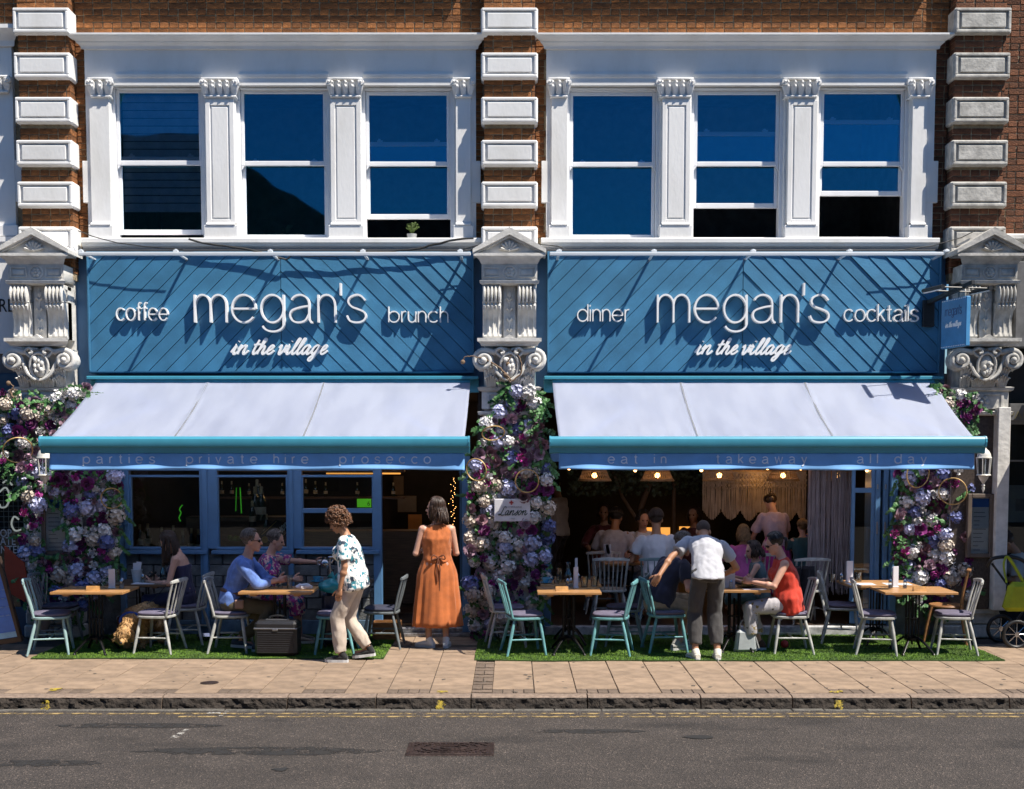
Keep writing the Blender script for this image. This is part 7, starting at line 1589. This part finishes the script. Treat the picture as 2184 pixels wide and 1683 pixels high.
# projecting sign
y = -.62; r = thing('hanging_sign', 'blue projecting sign on a black bracket beside the word cocktails', 'hanging sign', (WX(2020, y, 690), y, 3.5)); x0, x1 = WX(1995, y, 690), WX(2046, y, 690); z1, z0 = WZ(645, y), WZ(738, y); sb = M('cornflower_sign_face', (.06, .25, .50), .5)
fx = WX(1978, -.16, 680)
b = MB(); b.box(WX(1968, -.2, 690), WX(1992, -.2, 690), -.215, -.165, WZ(697, -.2), WZ(640, -.2), .004); b.build('wall_plate', m_blackp, r)
xm = WX(1980, -.2, 640); zarm = WZ(634, -.4)
A_ = V((xm, -.2, zarm - .04)); B_ = V((xm + .20, -1.12, zarm + .08)); b = MB(); b.bar(A_, B_, .05, .05, .006); b.build('bracket_arm', m_blackp, r)
# panel hangs edge to the wall: plane contains the arm direction
dd = (B_ - A_).normalized(); dd.z = 0; dd.normalize(); c0 = V((xm, -.2, 0)) + dd * .34; c1 = V((xm, -.2, 0)) + dd * .86; nn = V((dd.y, -dd.x, 0))
pz0, pz1 = zarm - .62, zarm - .06; b = MB(); M4 = Matrix((dd, nn, V((0, 0, 1)))).transposed().to_4x4(); M4.translation = c0
b.box(0, .52, -.03, .03, pz0, pz1, .008, M4=M4); b.build('sign_panel', sb, r)
def sf(sgn): return lambda u, v, d: c0 + dd * u + nn * (sgn * d) + V((0, 0, v))
nsgn = -1 if nn.y > 0 else 1
ft = sf(nsgn); hz = (pz0 + pz1) / 2
write("megan's", .09, .43, hz + .09, .075, .031, .034, .010, M('navy_sign_print', (.02, .08, .22), .5), r, gap=.22, fn=ft); write('in the village', .10, .42, hz - .04, .035, .031, .034, .009, m_letter, r, G=CU, gap=0, slant=.4, fn=ft)
for zz in (pz0 + .012, pz1 - .02):
    for k in range(14): b = MB(); b.box(.02 + k * .036, .036 + k * .036, nsgn * .030, nsgn * .033, zz, zz + .010, 0, M4=M4); b.build('border_dash', m_letter, r)
for k, s in enumerate((-1, 1)):
    p = c0.lerp(c1, .5) + nn * s * .30 + V((0, 0, zarm + .04)); b = MB(); b.tube([p - dd * .20, p + dd * .22], .026, 10); b.build('lamp_tube', m_blackp, r, 50)
    b = MB(); b.tube([p - dd * .18 - V((0, 0, .022)), p + dd * .20 - V((0, 0, .022))], .012, 8); b.build('lamp_strip', M('bright_lamp_strip', (.85, .85, .85), .3), r, 50)
    for t in (-.15, .18): q = c0.lerp(c1, .5) + V((0, 0, zarm + .04)) + dd * t; b = MB(); b.tube([q, p + dd * t], .009, 6); b.build('lamp_arm', m_blackp, r, 50)
# stroller
r = thing('stroller', 'black stroller at the right edge with a lime yellow bag on its handle', 'stroller', (6.0, -.75, 0))
b = MB(); b.tube(spline([(5.55, -.75, .92), (5.60, -.80, 1.02), (5.85, -.8, 1.03), (6.05, -.75, .9), (6.35, -.7, .45)], 5), .022, 8); b.build('push_bar', m_blackp, r, 50)
b = MB(); b.tube([(5.62, -.7, .95), (6.25, -.7, .12)], .014, 8); b.tube([(6.35, -.7, .9), (5.82, -.7, .12)], .014, 8); b.build('chassis', m_blackp, r, 50)
b = MB(); b.ell((6.25, -.65, .62), (.28, .22, .26), 18, 12); b.build('seat_hood', M('black_pram_fabric', (.02, .02, .022), .8), r, 60)
for wx, wy in ((5.82, -.98), (5.82, -.5), (6.3, -.98)):
    b = MB(); b.tube([(wx + .15 * math.cos(a), wy, .155 + .15 * math.sin(a)) for a in [k / 28 * 6.2832 for k in range(29)]], .024, 8); w = b.build('wheel', m_blackp, r, 50)
    b = MB(); [b.tube([(wx, wy, .155), (wx + .13 * math.cos(a), wy, .155 + .13 * math.sin(a))], .006, 5) for a in [k * .7854 for k in range(8)]]; b.lathe([(0, -.02), (.03, -.02), (.03, .02), (0, .02)], (wx, wy, .155), 12, Matrix.Rotation(R(90), 3, 'X')); b.build('spokes', m_steel, w, 50)
m_lime = M('lime_yellow_canvas', (.38, .42, .01), .7); b = MB(); b.box(5.66, 5.98, -1.02, -.88, .42, .76, .05); b.v = [(x + (.06 if z > .6 else 0) * (1 if x < 5.8 else -.2), y, z) for x, y, z in b.v]; r2 = thing('shoulder_bag', 'lime yellow bag hanging from the stroller handle', 'bag', (5.82, -.95, .42)); b.build('pouch', m_lime, r2); b = MB(); b.tube(spline([(5.70, -.95, .75), (5.68, -.9, .95), (5.74, -.85, 1.04), (5.82, -.92, .9), (5.9, -.95, .74)], 5), .018, 6, flat=.4); b.build('strap', m_lime, r2, 50)
# ---------------------------------------------------------------- window display and bar
m_green = M('dark_champagne_glass', (.010, .022, .012), .12, coat=.6); m_foil = M('cream_gold_foil', (.60, .52, .34), .35, .4); m_lab = M('cream_bottle_label', (.5, .46, .36), .7)
def bottle():
    r = thing('champagne_bottle', 'x', 'bottle'); MB().lathe([(0, 0), (.042, 0), (.044, .01), (.044, .16), (.035, .20), (.018, .25), (.0145, .30), (.0145, .31), (0, .31)], (0, 0, 0), 14).build('bottle_glass', m_green, r, 50, 0)
    MB().lathe([(.0185, .245), (.016, .29), (.018, .30), (.017, .318), (0, .322)], (0, 0, 0), 12).build('foil', m_foil, r, 50, 0); MB().lathe([(.0448, .06), (.0448, .13)], (0, 0, 0), 14, None, False).build('bottle_label', m_lab, r, 50, 0); return r
bt = bottle(); ubt = {}; G1 = 'champagne bottles in the window display'
OR = ['leftmost', 'second', 'third', 'fourth', 'fifth', 'sixth', 'seventh', 'eighth', 'ninth', 'tenth', 'eleventh', 'twelfth', 'thirteenth', 'fourteenth', 'fifteenth', 'sixteenth', 'seventeenth', 'eighteenth', 'nineteenth', 'twentieth', 'last']; DB = sorted([390, 408, 423, 445, 298, 315, 345, 370, 538, 568, 637, 544, 557, 548])
def at_b(px, py, y, s=1.0, grp=G1, lab=''):
    x, z = W(px, py, y); lab = OR[DB.index(px)] + ' champagne bottle from the left in the window display'; o = place(bt, ubt, (x, y, z - .31 * s), 0, lab, group=grp); o.scale = (s, s, s)
for px, py, y in ((390, 1132, .35), (408, 1128, .38), (423, 1130, .30), (445, 1130, .33), (298, 1120, .4), (315, 1118, .45), (345, 1125, .4), (370, 1122, .42), (538, 1070, .35), (568, 1098, .5), (637, 1135, .4)): at_b(px, py, y)
for px, py, y, s in ((544, 1025, .5, 1.35), (557, 1025, .5, 1.35), (548, 1010, .7, 1.3)): at_b(px, py + 15, y, s)
r = thing('display_counter', 'dark counter behind the left windows carrying the bottles', 'counter', (-3.2, .5, .12)); b = MB(); b.box(-4.85, -1.75, .15, .75, .12, 1.02, .01); b.build('counter_body', m_dkoak, r); b = MB(); b.box(-4.2, -2.9, .8, 1.1, 1.0, 1.42, .01); b.build('back_shelf', m_dkoak, r)
# neck tag banner with script
r = thing('banner', 'black champagne banner with gold lines leaning in the second window', 'banner', (-2.9, .1, 1.2)); a = R(42); cx_, cz_ = WX(590, .1, 1120), WZ(1135, .1)
fnb = lambda u, v, d: V((cx_ + u * math.cos(a) - v * math.sin(a), d, cz_ + u * math.sin(a) + v * math.cos(a)))
b = MB(); b.prism([(-.28, -.10), (.22, -.10), (.10, .12), (-.18, .12)], fnb, .10, .112); b.build('cloth', M('black_banner', (.012, .012, .012), .6), r)
gold = M('gold_print', (.45, .30, .05), .5)
for v in (-.085, .10): b = MB(); ribbon(b, [(-.26 if v < 0 else -.16, v), (.20 if v < 0 else .09, v)], .006, fnb, .094, .099); b.build('gold_line', gold, r)
write('nson', -.02, .17, -.045, .06, .092, .099, .012, M('silver_print', (.35, .5, .55), .4), r, G=CU, gap=.02, slant=.25, fn=fnb)
b = MB(); b.prism([(math.cos(k / 16 * 6.283) * .04 - .17, math.sin(k / 16 * 6.283) * .04 + .03) for k in range(16)], fnb, .092, .099); b.build('seal', gold, r)
ng = M('green_reflected_neon', (.12, 1.0, .05), .4, emit=.12); m_amb = M('amber_glow_panel', (1.0, .42, .08), .5, emit=.6)
b = MB(); b.tube(spline([(*W(p, q, .6)[:1], .6, W(p, q, .6)[1]) for p, q in ((389, 1077), (383, 1086), (386, 1094), (382, 1104), (385, 1112))], 4), .008, 6); o = b.build('neon_tube', ng); o['label'] = 'thin green neon squiggle behind the first window'; o['category'] = 'neon light'
b = MB(); b.tube([(WX(502, .7), .7, WZ(1040, .7)), (WX(500, .7), .7, WZ(1090, .7))], .0045, 6); b.tube([(WX(510, .7), .7, WZ(1040, .7)), (WX(512, .7), .7, WZ(1095, .7))], .007, 6); o = b.build('neon_tube', ng); o['label'] = 'pair of thin green neon tubes behind the second window'; o['category'] = 'neon light'
r = thing('till_screen', 'small green screen showing a six in the third window', 'screen', (WX(773, .5), .5, WZ(1085, .5))); x0, x1, z0, z1 = WX(760, .5), WX(790, .5), WZ(1082, .5), WZ(1064, .5); b = MB(); b.box(x0, x1, .5, .52, z0, z1); b.build('screen', M('green_lit_screen', (.12, .55, .02), .5, emit=.35), r); fonttext('6', .08, (x1 - .05, .496, z0 + .02), m_blackp, r)
# ice bucket, till
r = thing('ice_bucket', 'steel bowl heaped with limes in the second window', 'bowl', (WX(500, .4), .4, 1.03)); MB().lathe([(0, 0), (.10, 0), (.19, .12), (.185, .12), (.09, .01), (0, .01)], (0, 0, 0), 20).build('bowl', m_steel, r, 50, 0)
lm = M('lime_green_fruit', (.14, .30, .03), .4)
for k in range(9): MB().ell((ru(-.1, .1), ru(-.1, .1), .12 + ru(0, .03)), .035, 10, 8).build('lime', lm, r, 60, 0)
# back bar: shelves of bottles lit warm
r = thing('back_bar', 'glowing back bar shelves seen through the third window', 'bar shelves', (-2.2, 3.4, 1.2))
for zz in (1.55, 1.95, 2.35): b = MB(); b.box(-4.6, -1.6, 3.3, 3.6, zz, zz + .03, .004); b.build('shelf', m_dkoak, r)
for x0, x1, z in ((-2.75, -1.65, 2.32), (-2.75, -1.65, 1.92), (-4.5, -3.9, 2.32)): b = MB(); b.box(x0, x1, 3.30, 3.32, z, z + .022); b.build('lamp_strip', m_amb, r)
b = MB(); b.box(-4.6, -1.2, 2.2, 2.6, .12, 1.15, .01); b.build('bar_front', m_dkoak, r)
random.seed(11)
for zz, sn in ((1.585, 'bottom'), (1.985, 'middle'), (2.385, 'top')):
    x = -4.5; nb = 0
    while x < -1.7:
        if rnd() < .7: o = place(bt, ubt, (x, 3.42, zz), 0, OR[min(nb, 20)] + ' bottle from the left on the ' + sn + ' back bar shelf', group='bottles on the back bar'); nb += 1; s = ru(.6, .85); o.scale = (s, s, s)
        x += ru(.10, .18)
def lamp(x, y, z, e, col=(1, .55, .22), rad=.06):
    d = bpy.data.lights.new('lamp_or_fill_light', 'POINT'); d.energy = e; d.color = col; d.shadow_soft_size = rad; o = bpy.data.objects.new('lamp_or_fill_light', d); COL.objects.link(o); o.location = (x, y, z)
m_bulb = M('warm_glowing_bulb', (1.0, .50, .15), .4, emit=6)
# pendants
m_rat = M('natural_rattan', (.42, .26, .13), .7, var=.2, vs=20)
def pendant():
    r = thing('pendant_lamp', 'x', 'pendant lamp'); n = 40
    for k in range(n):
        a = k / n * 6.2832; b = MB(); 
    b = MB()
    for k in range(n):
        for s in (-1, 1):
            a = k / n * 6.2832; a2 = a + s * .22; b.tube([(.15 * math.cos(a), .15 * math.sin(a), .14), (.21 * math.cos(a2), .21 * math.sin(a2), .0)], .0035, 4, cap=False)
    b.build('weave', m_rat, r, 0, 0)
    for rr, z in ((.15, .14), (.212, .0), (.205, .015)): b = MB(); b.tube([(rr * math.cos(k / 32 * 6.2832), rr * math.sin(k / 32 * 6.2832), z) for k in range(33)], .008, 6, cap=False); b.build('hoop', m_rat, r, 50, 0)
    b = MB(); b.tube([(0, 0, .14), (0, 0, .9)], .004, 5); b.build('flex', m_cable, r, 0, 0); MB().ell((0, 0, .07), .035, 10, 8).build('bulb', m_bulb, r, 60, 0); return r
pd = pendant(); upd = {}
for i, (px, y) in enumerate(((1268, .9), (1402, .9), (1534, .9), (1670, 1.2), (1786, 1.0))):
    x, z = W(px, 1025, y); place(pd, upd, (x, y, z), 0, ['leftmost rattan pendant lamp inside the dining room', 'second rattan pendant lamp from the left', 'middle rattan pendant lamp beside the macrame', 'rattan pendant lamp in front of the macrame', 'rattan pendant lamp in front of the tassel curtain'][i], group='rattan pendant lamps')
    lamp(x, y, z - .05, .9)
r = thing('festoon_lights', 'string of warm bulbs along the top of the dining room opening', 'string lights', (2.8, .4, 2.1)); b = MB(); pts = [(X(1180) + (X(1900) - X(1180)) * k / 40, .35, 2.10 + .035 * math.cos(k * .9)) for k in range(41)]; b.tube(pts, .004, 5); b.build('cord', m_cable, r, 0)
for k in range(2, 40, 4): b = MB(); b.ell((pts[k][0], .35, pts[k][2] - .045), .020, 8, 6); b.build('bulb', m_bulb, r, 60)
r = thing('festoon_lights', 'cluster of tiny warm lights just inside the right of the doorway', 'string lights', (X(962), .8, 1.6))
for k in range(34): x, z = WX(ru(955, 972), .8), WZ(1020 + k * 3.4, .8); b = MB(); b.ell((x, .8, z), .0032, 6, 4); b.build('bulb', m_bulb, r, 0)
# macrame and tassel curtain
m_str = M('natural_cotton_string', (.46, .38, .30), .85, var=.15)
r = thing('macrame_hanging', 'wide macrame hanging of knotted cotton at the back of the dining room', 'wall hanging', (3.2, 1.9, 1.5)); y = 1.9; x0, x1 = WX(1500, y), WX(1722, y); zt, = (WZ(1004, y),)
b = MB(); b.tube([(x0, y, zt), (x1, y, zt)], .012, 6); b.build('rod', m_rat, r)
b = MB(); N = 150; random.seed(8)
for k in range(N):
    s = k / N; x = x0 + (x1 - x0) * s; zb = WZ(1085 + 22 * abs(math.sin(s * 3.14 * 5.5)) + 8 * s, y) + ru(-.01, .01); b.tube([(x, y, zt), (x + ru(-.012, .012), y + ru(-.02, .02), (zt + zb) / 2), (x + ru(-.008, .008), y, zb)], .006, 4, cap=False)
for k in range(28):
    x = x0 + (x1 - x0) * k / 28; w = (x1 - x0) / 28
    for j in range(3): z = zt - .05 - j * .07; b.tube([(x, y - .02, z), (x + w / 2, y - .025, z - .06), (x + w, y - .02, z)], .008, 4)
b.build('cotton_strings', m_str, r, 0, fix=False, kind='stuff'); lamp((x0 + x1) / 2, y - .25, zt - .1, 1.2, (1, .5, .15))  # extra unseen lamp added to brighten the cotton
r = thing('string_curtain', 'grey string curtain hanging beside the folded glass doors', 'curtain', (3.9, .4, 1.3)); y = .38; b = MB(); random.seed(5)
for k in range(190):
    p = ru(1722, 1816); x = WX(p, y, 1150); yy = y + ru(-.06, .06); zb = ru(.45, .8) if p > 1740 else ru(.6, .9); b.tube([(x, yy, 2.45), (x + ru(-.01, .01), yy + ru(-.01, .01), 1.5), (x + ru(-.04, .05), yy + ru(-.02, .02), zb)], .0045, 4, cap=False)
b.build('curtain_strings', M('grey_mauve_string', (.36, .31, .33), .85), r, 0, fix=False, kind='stuff')
b = MB(); b.box(3.95, 4.75, .2, .35, 2.44, 2.47); b.build('curtain_rail', m_blackp, r)
# back of the rooms
for i, (px, py, y, w, h) in enumerate(((1398, 1135, 6.2, .5, .16), (1475, 1133, 6.2, .42, .16))):
    x, z = W(px, py, y); b = MB(); b.box(x - w / 2, x + w / 2, y, y + .02, z - h / 2, z + h / 2); o = b.build('amber_panel', m_amb); o['label'] = ['left glowing amber panel at the back of the dining room', 'right glowing amber panel at the back of the dining room'][i]; o['category'] = 'light panel'
lamp(1.9, 5.2, 2.2, 3); lamp(-3.0, 2.6, 2.6, 8); lamp(-1.3, 3.8, 2.2, 4)  # unseen warm lamps added to brighten the dark rooms
for i, (px, py, w, h) in enumerate(((885, 1120, .22, .34), (850, 1035, .16, .3), (868, 1075, .3, .26))):
    x, z = W(px, py, 4.9); b = MB(); b.box(x - w / 2, x + w / 2, 4.9, 4.93, z - h / 2, z + h / 2); o = b.build('picture', M('dim_framed_print_%d' % i, ((.5, .22, .05), (.12, .09, .06), (.14, .12, .09))[i], .6)); o['label'] = ['amber lit picture seen through the doorway', 'small dark picture high on the wall seen through the doorway', 'wide dim picture under the small one seen through the doorway'][i]; o['category'] = 'picture'
# indoor tree
r = thing('indoor_tree', 'olive tree with dark airy crown inside the dining room', 'tree', (1.9, 2.9, .12)); b = MB(); b.tube(spline([(1.9, 2.9, .12), (1.95, 2.9, .8), (1.85, 2.9, 1.3), (2.0, 2.9, 1.8)], 4), .04, 8); b.tube([(1.92, 2.9, 1.1), (1.6, 2.9, 1.6), (1.45, 2.9, 2.0)], [.03, .025, .015], 7); b.tube([(2.35, 2.9, .12), (2.35, 2.9, 1.9)], .03, 7); b.build('trunk', m_twig, r, 50)
b = MB(); random.seed(2)
for k in range(2600): p = V((1.9 + ru(-1, 1) * 1.1, 2.9 + ru(-.6, .6), 2.05 + ru(-.42, .75))); leaf(b, p, ru(.02, .035))
b.build('crown', M('olive_leaf', (.05, .07, .035), .7), r, 0, fix=False, kind='stuff')
bpy.data.objects.remove(pd) if False else None
